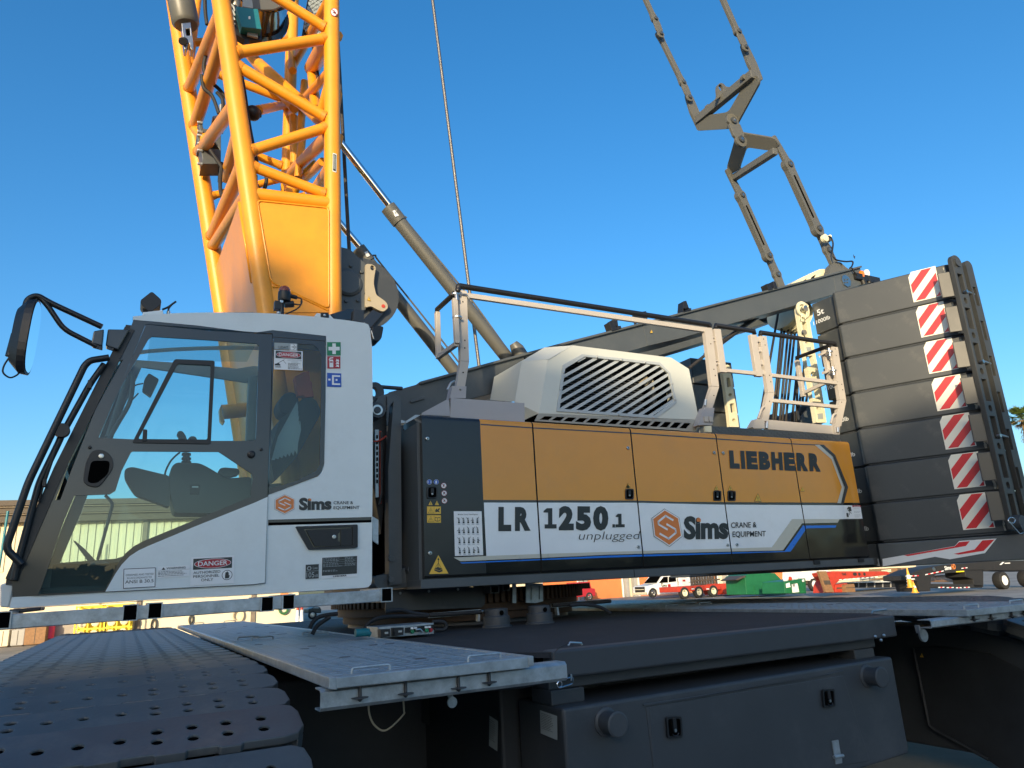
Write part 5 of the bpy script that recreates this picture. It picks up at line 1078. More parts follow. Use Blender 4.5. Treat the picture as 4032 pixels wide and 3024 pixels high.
strap('pendant_strap', UF, 'I',(150,-180),'I',(310,170), .085,.052, 'upper left long pendant strap leaving the top of the picture', G1, neck=.16)
strap('pendant_strap', UF+.02, 'I',(355,320),'I',(572,765), .085,.058, 'upper left pendant strap just above the lower left link', G1, neck=.16)
for Y, p, q_, lab in ((UN-.07,(1090,292),(1155,438),'short link plate on the right strap above the upper frame'),(UF-.07,(312,172),(362,312),'topmost short link plate on the left strap'),(UF-.07,(572,765),(630,905),'lowest short link plate on the left strap, above the upper frame')):
    strap('link_plate', Y, 'I',p,'I',q_, .085,.085, lab, G1, th=.03); 
uf = thing('equaliser_frame', at('I',1035,1125,PC), 'upper triangular grey equaliser frame with lifting eye against the sky', 'equaliser frame', 'equaliser frames')
def web(A, N, Fp, hole_, root):        # flat triangular plate with a rounded opening, lying across between the two straps
    nn_ = (N-A).cross(Fp-A).normalized(); c = (A+N+Fp)/3; ax_ = ((N+Fp)/2-A).normalized()
    out = [A+(A-c).normalized()*.16, N+(N-c).normalized()*.06-ax_*.10, N+(N-c).normalized()*.05+ax_*.05, Fp+(Fp-c).normalized()*.05+ax_*.05, Fp+(Fp-c).normalized()*.06-ax_*.10]
    c2 = c+ax_*.10; MB('warm_grey').plate(fillet(out, .10), [fillet([c2+(p-c)*hole_ for p in (A,N,Fp)], .10)], nn_*.05).build('web_plate', root, bevel=.008)
apx = at('I',1035,1125,PC); nE, fE = at('I',1262,735,UN), at('I',718,1165,UF)
web(apx, nE, fE, .70, uf)
MB('warm_grey').bar(at('I',1225,690,UN), at('I',700,1125,UF), .12, .16).build('cross_beam', uf, bevel=.012)
for Y, p, q_, n2 in ((UN,(1155,440),(1285,745),.085),(UF,(632,905),(732,1180),.085)):
    a, b = at('I',*p,Y), at('I',*q_,Y); d_ = (b-a).normalized(); n_ = V((-d_.z,0,d_.x))
    MB('warm_grey').prism(fillet([a-d_*.08-n_*.06, a-d_*.08+n_*.06, a+n_*n2*1.1, (a+b)/2+n_*.12, b+n_*.10, b-n_*.07, (a+b)/2-n_*.11, a-n_*n2], .04), (0,.06,0)).build('end_lug', uf, bevel=.006)
MB('warm_grey').plate(fillet(mix([('I',880,930),('I',895,880),('I',888,830),('I',892,790),('I',920,770),('I',950,782),('I',965,805),('I',1020,815)], PC), .05), [ngon(at('I',922,818,PC), V((.055,0,0)), V((0,0,.07)), 16)], (0,.06,0)).build('lifting_eye', uf, bevel=.006)
mb = MB('warm_grey')
for p in ((788,1010,8.55),(1118,735,7.5)): mb.lathe(at('I',p[0],p[1],p[2]), (0,-1,0), [(0,.05),(.06,.05)], 14)
mb.build('stop_knob', uf)
strap('link_plate', PC-.14, 'I',(1037,1125),'I',(1110,1300), .145,.145, 'thick central link plate joining the two equaliser frames', 'central link plates', th=.05)
lf = thing('equaliser_frame', at('I',1110,1300,PC), 'lower triangular grey equaliser frame, point up, above the gantry end', 'equaliser frame', 'equaliser frames')
apx = at('I',1110,1300,PC); nE, fE = at('I',1430,1345,PN), at('J',835,50,PF)
web(apx, nE, fE, .74, lf)
MB('warm_grey').bar(at('I',1430,1410,PN), at('J',865,110,PF), .11, .12).build('cross_beam', lf, bevel=.012)
for Y, k0, p, k1, q_ in ((PN,'I',(1438,1310),'I',(1560,1530)),(PF,'J',(828,70),'J',(930,262))):
    a, b = at(k0,*p,Y), at(k1,*q_,Y); d_ = (b-a).normalized(); n_ = V((-d_.z,0,d_.x))
    MB('warm_grey').prism(fillet([a-d_*.10-n_*.05, a-d_*.10+n_*.06, (a+b)/2+n_*.08, b+n_*.09, b+d_*.08, b-n_*.09, (a+b)/2-n_*.07], .04), (0,.05,0)).build('end_lug', lf, bevel=.006)
strap('pendant_strap', PN-.05, 'I',(1565,1532),'J',(1605,552), .12,.095, 'right one of the two thick grooved lower pendant straps', G2, groove=True, neck=.14, th=.1)
strap('pendant_strap', PF-.05, 'J',(935,262),'J',(1170,785), .11,.085, 'left one of the two thick grooved lower pendant straps', G2, groove=True, neck=.14, th=.1)
strap('link_plate', PN+.03, 'J',(1605,555),'J',(1688,735), .115,.085, 'lower right link plate with sensor pin above the gantry end', G2, neck=.4)
strap('link_plate', PF+.03, 'J',(1172,790),'J',(1243,950), .11,.085, 'lower left link plate above the far gantry beam', G2, neck=.4)
strap('link_plate', PN-.05, 'J',(1690,738),'J',(1758,885), .115,.09, 'lowest right link plate pinned to the gantry end bracket', G2, neck=.35)
strap('link_plate', PF-.05, 'J',(1245,952),'J',(1295,1090), .11,.09, 'lowest left link plate disappearing behind the gantry beam', G2, neck=.35)
eb = MB('warm_grey').plate(fillet(mix([('J',1690,950),('J',1700,880),('J',1740,840),('J',1790,845),('J',1840,890),('J',1870,910),('J',1880,935),('J',1720,975)], PN-.1), .03), [ngon(at('J',1800,872,PN-.1), V((.02,0,0)), V((0,0,.05)), 12)], (0,.1,0)); eb.m('cream_steel').lathe(at('J',1640,645,PN-.1), (0,-1,0), [(0,.07),(.06,.07),(.07,.05)], 14).lathe(at('J',1665,635,PN-.1), (.8,-.5,.3), [(0,.03),(.09,.03)], 10); eb.m('dark_grey').lathe(at('J',1680,655,PN-.1), (0,-1,0), [(0,.04),(.05,.04)], 12); eb.build('end_bracket', gy, bevel=.006)
# ================================================================ counterweight stacks
P0, P1 = V((8.585,6.25,0)), V((9.235,5.005,0)); tdir = (P1-P0).normalized(); nrm = V((tdir.y,-tdir.x,0)); nrm = -nrm if nrm.y > 0 else nrm
ZS, HS = 2.035, .497
def onface(k, x, y): return atp(k, x, y, P0, nrm)
def sval(p): return (p-P0).dot(tdir)
ps = [onface('M',x,y) for x, y in ((838,268),(1071,222),(1125,478),(880,533))]
s0, s1 = (sval(ps[0])+sval(ps[3]))/2-.01, (sval(ps[1])+sval(ps[2]))/2
zt_, zb_ = (ps[0].z+ps[1].z)/2-ZS-6*HS, (ps[2].z+ps[3].z)/2-ZS-6*HS
def ballast(i, mirror, label, group):
    z0 = ZS+i*HS; my = (lambda y: 16.05-y) if mirror else (lambda y: y)
    t_ = thing('ballast_slab', (9.4,my(5.9),z0), label, 'counterweight slab', group)
    plan = [(8.66,6.69),(8.66,6.30),(8.60,6.275),(8.585,6.235),(9.225,5.02),(9.26,4.99),(9.33,4.97),(9.46,4.93),(9.60,4.96),(9.64,5.1),(9.64,6.69)]
    mb = MB('ballast_grey').prism([(x,my(y),z0+.012) for x, y in plan], (0,0,HS-.022))
    mb.m('dark_grey').prism([(9.1+(x-9.1)*.94,my(5.8+(y-5.8)*.95),z0-.012) for x, y in plan], (0,0,.03))
    mb.build('slab_body', t_, bevel=.028, seg=3)
    if mirror: return t_
    b = P0+nrm*.004; tl, tr, bl = [V((b.x,b.y,0))+tdir*s+V((0,0,z)) for s, z in ((s0,z0+zt_),(s1,z0+zt_),(s0,z0+zb_))]
    f = Face(tl, tr, bl, nrm*.003); sm = MB(); f.shape(sm,'reflect_white',[(0,.16),(.13,0),(1,0),(1,1),(0,1)],1)
    for a in ([(.03,.42),(.50,.02),(.86,.02),(.03,.73)],[(.08,.97),(.97,.21),(.97,.50),(.42,.97)],[(.80,.98),(.97,.84),(.97,.98)]): f.shape(sm,'reflect_red',a,2)
    sm.build('striped_marking', t_)
    r_ = random.Random(i*7+3); we = MB('worn_edge'); s_e = (P1-P0).length-.035; zz = [z0+.03+k*.02 for k in range(22)]; b2 = P0+nrm*.0035
    lf_ = [V((b2.x,b2.y,0))+tdir*(s_e-r_.uniform(.0,.012))+V((0,0,z)) for z in zz]; rg_ = [V((b2.x,b2.y,0))+tdir*(s_e+r_.uniform(.006,.020))+V((0,0,z)) for z in zz]; we.poly(lf_+rg_[::-1]); we.build('worn_rim', t_)
    nm = MB()
    text(nm,'5t',(8.657,6.62,z0+.28),(8.657,6.50,z0+.28),(0,0,.085),'mark_white',.02); text(nm,'11000lb',(8.657,6.71,z0+.165),(8.657,6.42,z0+.165),(0,0,.055),'mark_white',.012); nm.build('weight_lettering', t_)
    return t_
ordn = ['lowest','second lowest','third from the bottom','middle','third from the top','second from the top','topmost']
for i in range(7): ballast(i, False, ordn[i]+' striped dark grey counterweight slab of the near stack', 'counterweight slabs of the near stack')
for i in range(7): ballast(i, True, ordn[i]+' plain dark slab of the far counterweight stack behind the rails', 'counterweight slabs of the far stack')
bs = thing('counterweight_tray', (9.5,8,1.72), 'dark grey counterweight base tray with white and red arrow marking under the slabs', 'counterweight base')
plan = [(8.63,10.0),(8.63,6.34),(8.575,6.27),(9.22,5.04),(9.48,4.55),(9.6,4.45),(11.9,4.45),(11.9,11.6),(9.5,11.6)]
MB('frame_grey').prism([(x,y,1.722) for x, y in plan], (0,0,.295)).build('base_tray', bs, bevel=.012)
bd = MB('reflect_white'); o_ = nrm*.004
BP0 = V((8.575,6.27,0)); 
def onb(k, x, y): return atp(k, x, y, BP0, nrm)
def bp(pts, mt, l): bd.m(mt).poly([onb('N',x,y)+nrm*(.003*l) for x, y in pts])
bp([(497,1218),(680,1186),(1128,1105),(1165,1062),(1492,1040),(1390,1168),(1085,1222),(955,1200),(500,1284)],'mark_white',1)
bp([(685,1186),(1128,1108),(1165,1072),(1258,1064),(1225,1105),(718,1194)],'reflect_red',2); bp([(1118,1174),(1300,1136),(1368,1057),(1473,1050),(1380,1148),(1160,1181)],'reflect_red',2)
bd.m('mark_white').poly([atx('N',x,y,8.625) for x, y in ((380,1212),(492,1220),(495,1284),(378,1262))]); bd.build('arrow_marking', bs)
# perforated guide bars at the outer end of the stack
YG = 4.86
gf = thing('guide_frame', at('N',1650,1000,YG), 'dark grey perforated guide bars upright at the outer end of the slabs', 'guide bar')
cl = [('M',1257,185),('M',1300,400),('M',1345,590),('M',1425,950),('M',1515,1360),('N',1470,80),('N',1560,480),('N',1680,960)]
C_ = [at(k,x,y,YG) for k, x, y in cl]; a, b = C_[0], C_[-1]; dd = (b-a).normalized(); pp = V((-dd.z,0,dd.x)); pp = pp if pp.x > 0 else -pp
W_ = .105; L = (b-a).length
top = [a+pp*(W_*math.cos(t))-dd*(W_*math.sin(t)) for t in [math.pi*i/10 for i in range(11)]]
hls = []
zl = [(c-a).dot(dd) for c in C_]
NH = 7
for i in range(NH):
    u0 = .16+i*(L-.1)/NH; u1 = u0+.28
    hls.append([a+dd*u0-pp*.055, a+dd*u1-pp*.055, a+dd*u1+pp*.055, a+dd*u0+pp*.055]); c = a+dd*(u1+.09); hls.append([c+pp*.035*math.cos(2*math.pi*k/12)+dd*.042*math.sin(2*math.pi*k/12) for k in range(12)])
hls = [h for h in hls if max((p-a).dot(dd) for p in h) < L-.02]
MB('guide_grey').plate(top+[b-pp*W_, b+pp*W_], hls, (0,.06,0)).build('guide_bar', gf, bevel=.008)
a2, b2 = a+pp*.26+dd*.0, b+pp*.32; top2 = [a2+pp*(.075*math.cos(t))-dd*(.075*math.sin(t)) for t in [math.pi*i/10 for i in range(11)]]
h2 = []
for i in range(NH):
    u0 = .30+i*(L-.1)/NH
    h2.append([a2+dd*u0-pp*.03, a2+dd*(u0+.26)-pp*.03, a2+dd*(u0+.26)+pp*.035, a2+dd*u0+pp*.035])
h2 = [h for h in h2 if max((p-a2).dot(dd) for p in h) < L-.02]
MB('guide_grey').plate(top2+[b2-pp*.075, b2+pp*.075], h2, (0,.06,0)).build('guide_bar', gf, bevel=.008)
pn = MB('dark_grey').lathe(a+V((0,-.02,0)), (0,1,0), [(0,.06),(.05,.06)], 18); pn.m('steel')
for i in (0,2,4): c = a+dd*(.40+i*(L-.1)/NH)+pp*.05; pn.lathe(c, (0,-1,0), [(-.02,.022),(.02,.022)], 12); pn.tube(c+V((.02,.02,.02)), c+pp*.2+V((0,.02,.0)), .018)
pn.build('pin', gf)
for i in range(7): bk_ = MB('guide_grey'); u = .12+i*(L-.1)/NH; bk_.prism([a+dd*u-pp*.105+V((0,.06,0)), a+dd*(u+.34)-pp*.105+V((0,.06,0)), a+dd*(u+.34)-pp*.105+V((-.1,.16,0)), a+dd*u-pp*.105+V((-.1,.16,0))], (.02,.02,0)); bk_.build('pocket', gf, bevel=.006)
kp = MB('chrome').path(smooth(mix([('N',1600,905),('N',1592,880),('N',1605,860),('N',1635,860),('N',1652,880),('N',1640,905),('N',1615,905),('N',1600,890)], YG-.1), 4), .006).path(mix([('N',1600,895),('N',1695,1000),('N',1735,985),('N',1700,925)], YG-.1), .006); kp.m('dark_grey').lathe(at('N',1683,900,YG-.02), (0,-1,0), [(-.03,.09),(.05,.08)], 18); kp.build('lock_pin', gf)

# ================================================================ undercarriage
XC = 3.46; TZ = 1.40
cb = thing('undercarriage', (XC,7,0), 'dark grey crawler undercarriage deck and centre body below the slewing ring', 'undercarriage')
dk = MB('deck_black').prism([(1.80,3.9,TZ-.03),(2.02,3.52,TZ-.03),(4.85,3.52,TZ-.03),(5.1,3.9,TZ-.03),(5.1,11.5,TZ-.03),(1.8,11.5,TZ-.03)], (0,0,.028)); dk.build('deck_plate', cb)
fb = MB('dark_grey').box((2.03,3.50,TZ-.135),(4.82,3.62,TZ+.004)).build('front_beam', cb, bevel=.012)
fb2 = MB('dark_grey').box((2.05,3.60,TZ-.20),(4.70,4.1,TZ-.13)).box((2.05,3.58,TZ-.275),(2.26,3.8,TZ-.20)).box((4.45,3.58,TZ-.275),(4.65,3.8,TZ-.20)); fb2.build('lower_beam', cb, bevel=.006)
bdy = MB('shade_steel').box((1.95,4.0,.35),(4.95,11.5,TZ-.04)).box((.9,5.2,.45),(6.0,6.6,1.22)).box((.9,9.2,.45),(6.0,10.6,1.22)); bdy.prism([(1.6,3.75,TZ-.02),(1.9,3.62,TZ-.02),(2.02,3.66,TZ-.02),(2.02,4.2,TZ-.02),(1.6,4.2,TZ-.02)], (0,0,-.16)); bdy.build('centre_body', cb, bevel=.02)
# toothed slewing ring and fittings on the deck
rg = MB('rust_ring'); RC = (3.43,8.0); o1 = []
for i in range(132):
    a = 2*math.pi*i/132; 
    for da, rr_ in ((-.012,1.43),(.012,1.43),(.016,1.385),(.0317,1.385)): o1.append((RC[0]+rr_*math.cos(a+da), RC[1]+rr_*math.sin(a+da), 1.60))
rg.prism(o1, (0,0,.13)); rg.lathe((RC[0],RC[1],1.44), (0,0,1), [(0,1.30),(.07,1.30),(.075,1.36),(.155,1.36)], 64); rg.sharp = 25; rg.build('slewing_ring', cb)
MB('dark_grey').lathe((RC[0],RC[1],TZ-.02), (0,0,1), [(0,1.25),(.12,1.22)], 64).build('ring_seat', cb)
ap_ = MB('dark_grey').prism(mix([('Q',640,150),('Q',920,130),('Q',1430,120),('Q',1425,262),('Q',1400,285),('Q',640,318)], 6.5), (0,.02,0)); ap_.m('steel')
for x, y in ((755,172),(982,157),(1212,142)): ap_.lathe(at('Q',x,y,6.49), (0,-1,0), [(0,.012),(.01,.01)], 10)
ap_.build('apron_plate', up_)
gp = MB('galvanised').plate(mix([('Q',1752,95),('Q',1885,95),('Q',1888,235),('Q',1830,250),('Q',1752,248)], 6.5), [mix([('Q',1789,112),('Q',1796,112),('Q',1796,222),('Q',1789,222)], 6.5),mix([('Q',1853,110),('Q',1860,110),('Q',1860,220),('Q',1853,220)], 6.5)], (0,.02,0)).prism(mix([('Q',1648,95),('Q',1674,95),('Q',1674,250),('Q',1645,250)], 6.5), (0,.02,0)); gp.build('slotted_plate', up_)
for x0, y0_, x1, y1_ in ((1470,112,1542,176),(1566,95,1626,156)):
    o_ = mix([('Q',x0,y0_),('Q',x1,y0_-3),('Q',x1,y1_-3),('Q',x0,y1_)], 6.35); c = sum(o_, V((0,0,0)))/4; i_ = [c+(p-c)*.76 for p in o_]
    MB('frame_grey').plate(o_, [i_], (0,.4,0)).m('hole_black').poly([p+V((0,.2,0)) for p in i_]).build('square_tube', up_, bevel=.004)
for x, y in ((1520,410),(1862,385)):
    c = at('Q',x,y,6.1); c.z = TZ-.01; MB('dark_grey').lathe(c, (0,0,1), [(0,.135),(.02,.135),(.025,.12),(.10,.12),(.105,.105),(.165,.105),(.17,.06)], 24).m('hole_black').lathe(c+V((.0,-.106,.13)), (0,-1,0), [(0,.022),(.006,.022)], 12).build('jack_cap', cb, bevel=.003)
MB('galvanised').bar(at('Q',980,350,6.2), at('Q',1385,318,6.2), .04, .04).bar(at('Q',1370,330,6.2), at('Q',1372,395,6.2), .05, .02).m('rubber').tube(at('Q',985,348,6.17), at('Q',1400,320,6.17), .018).m('steel').tube(at('Q',1395,318,6.17), at('Q',1455,314,6.17), .018).build('grease_line', cb)
MB('galvanised').bar(at('Q',1950,272,6.4), at('Q',2400,235,6.4), .04, .04).bar(at('Q',1990,280,6.4), at('Q',2000,345,6.4), .05, .02).m('rubber').tube(at('Q',1960,270,6.37), at('Q',2420,235,6.37), .018).build('grease_line', cb)
for pl in ([(40,450),(70,395),(130,355),(260,335)],[(470,460),(520,400),(640,360),(980,350)],[(640,320),(760,305),(860,330),(980,345)],[(1010,400),(1090,398),(1120,430),(1100,460),(1030,462)],[(2100,270),(2200,262),(2330,280),(2420,330)],[(60,500),(100,430),(200,360)]): MB('rubber').curve(many('Q',pl,6.0), .016, 8).build('deck_hose', cb)
so_ = MB('galvanised').box(at('Q',580,530,5.6),V((at('Q',1022,470,5.6).x,5.9,at('Q',600,440,5.6).z))); so_.m('panel_black').prism(mix([('Q',795,445),('Q',1022,420),('Q',1022,462),('Q',795,488)], 5.59), (0,.01,0))
for x, y in ((640,490),(748,478)): so_.m('black_plastic').prism(many('Q',[(x-40,y-30),(x+36,y-34),(x+34,y+25),(x-36,y+35)],5.52), (0,.08,0)); so_.m('film_grey').prism(many('Q',[(x-6,y-10),(x+22,y-12),(x+22,y+4),(x-6,y+6)],5.515), (0,.004,0))
for x, y, c_ in ((852,477,'sign_green'),(965,467,'sign_green'),(998,464,'sign_red')): so_.m(c_).lathe(at('Q',x,y,5.585), (0,-1,0), [(0,.016),(.012,.014)], 12)
so_.m('mark_white')
for x0, x1, y in ((838,862,450),(866,890,448),(950,975,442),(977,1000,440)): so_.prism(many('Q',[(x0,y-8),(x1,y-9),(x1,y+7),(x0,y+8)],5.583), (0,.003,0))
so_.m('steel').curve(many('Q',[(880,465),(910,460),(930,480)],5.55), .010); so_.m('teal').tube(at('Q',400,488,5.6), at('Q',510,480,5.6), .03).tube(at('Q',455,470,5.6), at('Q',520,500,5.6), .02); so_.build('socket_box', cb, bevel=.004)
# ballast box on the front of the centre body
bx = thing('carbody_box', (3.4,3.6,.5), 'dark grey steel box with hinged door and two round lifting lugs below the deck', 'ballast box')
YX = 3.47
def X_(k, x, y, d=0): return at(k, x, y, YX-d)
corner = [X_('R',40,1160),X_('R',1100,995),X_('S',872,702),X_('S',1020,1530),X_('R',70,1900)]
corner = [V((2.05,YX,1.125)),V((4.68,YX,1.145)),V((4.68,YX,.545)),V((2.05,YX,.42))]
bxm = MB('dark_grey').prism(corner, (0,.5,0)); bxm.build('box_body', bx, bevel=.018, seg=3)
for c, r0, r1 in (((505,1295,'R'),.115,.06),((805,895,'S'),.115,.06)):
    cc = at(c[2],c[0],c[1],YX-.115); MB('dark_grey').lathe(cc, (0,1,0), [(0,.055),(.004,.064),(.018,.064),(.020,.056),(.12,.056)], 28).lathe(cc+V((0,.112,0)), (0,-1,0), [(-.01,.075),(.004,.072),(.010,.060)], 28).build('lifting_lug', bx)
dr = MB('dark_grey').prism([X_('R',715,1120,.008),X_('R',1100,1063,.008),X_('R',2143,895,.008),X_('S',480,830,.008),X_('S',480,850,.008),X_('R',1100,1082,.008),X_('R',720,1140,.008)], (0,.012,0)); dr.prism([X_('R',735,1150,.004),X_('S',470,880,.004),X_('S',1000,860,.004) if 0 else X_('S',700,1600,.004),X_('R',830,1900,.004)], (0,.01,0)); dr.prism([X_('R',762,1145,.006),X_('R',778,1145,.006),X_('R',830,1900,.006),X_('R',815,1900,.006)], (0,.01,0))
box_door = dr.build('box_door', bx, bevel=.003)
def blatch(k, x, y, w_, h_):
    o_ = fillet([X_(k,x-w_,y-h_*.92,.012),X_(k,x+w_*.85,y-h_,.012),X_(k,x+w_,y+h_*.9,.012),X_(k,x-w_*.8,y+h_,.012)], .015)
    c = sum(o_, V((0,0,0)))/len(o_); L_ = MB('black_plastic').plate(o_, [[c+(p-c)*.8 for p in o_]], (0,-.01,0)); L_.m('hole_black').poly([c+(p-c)*.82+V((0,-.003,0)) for p in o_]); L_.m('black_plastic').prism([c+V((dx,-.003,dz)) for dx, dz in ((-.012,.045),(.012,.045),(.012,-.01),(-.012,-.01))], (0,-.012,0)); L_.m('steel').lathe(c+V((0,-.004,-.015)), (0,-1,0), [(0,.010),(.012,.009)], 12); L_.m('black_plastic').path([c+V((dx,-.012,dz)) for dx, dz in ((-.022,-.03),(-.012,-.042),(.012,-.042),(.022,-.03))], .004, 6); L_.build('door_latch', box_door)
blatch('R',968,1315,70,95); blatch('S',343,1070,55,80)
MB('galvanised').prism([X_('S',378,1432,.012),X_('S',432,1422,.012),X_('S',452,1545,.012),X_('S',400,1555,.012)], (0,.006,0)).tube(X_('S',395,1568,.018),X_('S',470,1555,.018),.011,10).prism([X_('S',405,1572,.012),X_('S',462,1565,.012),X_('S',465,1618,.012),X_('S',410,1628,.012)], (0,.006,0)).build('hinge', box_door)
def paper(k, pts, X, name='data_sheet'):
    q_ = [atx(k,x,y,X) for x, y in pts]; mb = MB('film_grey').poly(q_); f = Face(q_[0]+V((-.002,0,0)), q_[1]+V((-.002,0,0)), q_[3]+V((-.002,0,0)), (-.001,0,0)); grey_lines(f, mb, [.1+.07*i for i in range(10)], .1, .8, 'text_black', .02, 11, 1); return mb
paper('Q',[(1862,1098),(1998,1145),(2000,1337),(1868,1282)],2.035).build('data_sheet', bx)
pw = paper('Q',[(1462,1140),(1530,1185),(1525,1425),(1458,1380)],1.9); pw.poly([atx('Q',x,y,1.9) for x, y in ((925,930),(985,935),(988,1220),(928,1190))]); pw.build('data_sheet', cb)
wr = MB('chrome').path(smooth(many('Q',[(2010,870),(1997,895),(2012,920),(2034,905),(2030,872),(2010,870)],3.42), 5), .0035, 6).path(many('Q',[(2012,868),(2105,838)],3.42), .0035, 6).path(many('Q',[(2020,922),(2118,890),(2125,840)],3.42), .0035, 6).tube(at('Q',2105,810,3.46), at('Q',2110,862,3.46), .009); wr.m('steel').path(many('R',[(80,625),(95,600),(190,605),(195,620)],3.49), .006, 8).path(many('S',[(708,355),(720,335),(838,320)],3.49), .006, 8)
wr.m('rope_dark').curve(many('Q',[(2090,570),(2020,600),(1975,650),(1965,700),(1975,725)],3.45), .003, 6).m('steel')
for x, y in ((742,550),(815,540),(790,580)): wr.ball(at('S',x,y,3.49), .012, 8)
wr.build('safety_pin', cb)
MB('beige_grey').curve(many('Q',[(515,1000),(505,1060),(515,1140),(550,1215),(615,1260),(680,1235),(780,1135),(785,1100),(775,960)],3.6), .0045, 6).build('wire_loop', cb); lo = MB('galvanised'); lo.path(fillet(many('Q',[(620,975),(625,1010),(715,1002),(735,965)],3.5), .01, 3, False), .006, 8).bar(at('Q',1143,910,3.5), at('Q',1150,985,3.5), .012, .02).bar(at('Q',1150,980,3.5), at('Q',1163,1020,3.5), .012, .024).lathe(at('Q',1162,1035,3.5), (0,-1,0), [(0,.025),(.012,.025)], 14).bar(at('S',1095,455,3.6), at('S',1112,520,3.6), .03, .02).lathe(at('S',1140,540,3.6), (0,-1,0), [(0,.045),(.015,.045)], 16); lo.build('hook', cb)

# ================================================================ crawler tracks
def track_line():
    pts = [(13.6,.9),(13.3,1.22),(12.9,1.385),(12.4,1.40),(4.75,1.40),(4.39,1.388),(4.1,1.36),(3.76,1.31),(3.46,1.255),(3.34,1.215),(3.12,1.04),(2.94,.84),(2.82,.60),(2.80,.30)]
    return [V((0,y,z)) for y, z in pts]
TL = track_line(); acc = [0]
for a, b in zip(TL, TL[1:]): acc.append(acc[-1]+(b-a).length)
def along(s):
    for i in range(len(acc)-1):
        if acc[i+1] >= s: t = (s-acc[i])/(acc[i+1]-acc[i] or 1); return TL[i].lerp(TL[i+1], t), (TL[i+1]-TL[i]).normalized()
    return TL[-1], (TL[-1]-TL[-2]).normalized()
PW = .76
def pad_mesh():
    """one shoe: top plate with bolt holes, lugs along its front edge with dark pockets between them"""
    hw, hd = PW, .150
    spots = (-.56,-.335,-.10,.13,.36)
    def outline(nd):
        out = [(-hw,-hd*.5),(-hw+.03,-hd*.85),(-hw+.09,-hd)]
        for c in spots: out += [(c-.062,-hd),(c-.056,-hd+nd),(c+.056,-hd+nd),(c+.062,-hd)]
        return out+[(.50,-hd),(.51,-hd+nd),(hw-.09,-hd+nd),(hw-.03,-hd*.76),(hw,-hd*.4),(hw,hd*.45),(hw-.02,hd*.85),(hw-.07,hd),(-hw+.05,hd),(-hw,hd*.6)]
    hs_ = []
    for x in (-.60,-.46,-.33,.33,.46,.60):
        for dy in (-.045,.045): hs_.append((x,dy))
    hs_ += [(-.2,0),(-.07,.0),(.07,0),(.2,.04),(.2,-.04)]
    circ_ = [[(x+.022*math.cos(2*math.pi*k/12), y+.022*math.sin(2*math.pi*k/12)) for k in range(12)] for x, y in hs_]
    mb = MB('track_steel').plate([V((x,y,0)) for x, y in outline(.016)], [[V((x,y,0)) for x, y in c] for c in circ_], (0,0,-.035))
    mb.prism([V((x,y,-.0352)) for x, y in outline(.09)], (0,0,-.06)); mb.box((-hw+.12,-hd+.06,-.15),(hw-.12,hd-.02,-.0955)); mb.m('hole_black')
    for c in circ_: mb.poly([V((x,y,-.010)) for x, y in c])
    for c in spots: mb.poly([V((c-.054,-hd+.086,-.037)),V((c+.054,-hd+.086,-.037)),V((c+.054,-hd+.086,-.094)),V((c-.054,-hd+.086,-.094))])
    return mb
def track(xc, label):
    t_ = thing('crawler_track', (xc,8.0,0), label, 'crawler track', 'crawler tracks')
    return t_
t1 = track(-.04, 'left crawler track of wide dark shoes running away under the cab'); t2 = track(2*XC+.04, 'right crawler track beyond the deck, its front shoes at the right edge')
pm = pad_mesh(); p0 = pm.build('track_shoe', None, bevel=.005, seg=2); p0.parent = t1
n = 0; s = .17; first = True
pitch = .318
while s < acc[-1]:
    p, d_ = along(s); y_ax = (-d_); z_ax = V((1,0,0)).cross(y_ax).normalized()
    mt = Matrix(((1,0,0,0),(0,y_ax.y,z_ax.y,p.y-8.0),(0,y_ax.z,z_ax.z,p.z),(0,0,0,1)))
    for t_ in (t1, t2):
        if t_ is t2 and s > acc[-1]-.05: continue
        ob = p0 if first else p0.copy()
        if not first: COL.objects.link(ob); ob.parent = t_
        m_ = mt.copy()
        if t_ is t2: m_ = mt @ Matrix.Rotation(0, 4, 'Z'); m_ = Matrix.Translation((0,0,0)) @ mt
        ob.matrix_local = m_; first = False
    s += pitch; n += 1
for t_, sx in ((t1,1),(t2,-1)):
    x = t_.location.x
    fr_ = MB('dark_grey').prism([(x+sx*.10,3.3,1.05),(x+sx*.10,3.9,1.2),(x+sx*.10,12.2,1.2),(x+sx*.10,12.9,.9),(x+sx*.10,12.9,.4),(x+sx*.10,12.2,.2),(x+sx*.10,3.8,.2),(x+sx*.10,3.3,.55)], (sx*.50,0,0)); fr_.build('track_frame', t_, bevel=.03)
    MB('dark_grey').lathe((x-.3,3.55,.68), (1,0,0), [(0,.42),(.1,.5),(.5,.5),(.6,.42)], 32).build('drive_wheel', t_)
    MB('dark_grey').lathe((x-.3,12.6,.68), (1,0,0), [(0,.42),(.1,.5),(.5,.5),(.6,.42)], 32).build('idler_wheel', t_)
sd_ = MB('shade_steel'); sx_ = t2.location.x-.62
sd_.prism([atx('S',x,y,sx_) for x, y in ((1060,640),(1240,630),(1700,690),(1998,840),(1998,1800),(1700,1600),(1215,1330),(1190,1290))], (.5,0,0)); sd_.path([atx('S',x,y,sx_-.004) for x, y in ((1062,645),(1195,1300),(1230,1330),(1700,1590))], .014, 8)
f = Face(atx('S',1120,685,sx_-.003),atx('S',1155,690,sx_-.003),atx('S',1120,722,sx_-.003), (-.001,0,0)); warn(sd_, f); sd_.build('side_cover', t2, bevel=.02)

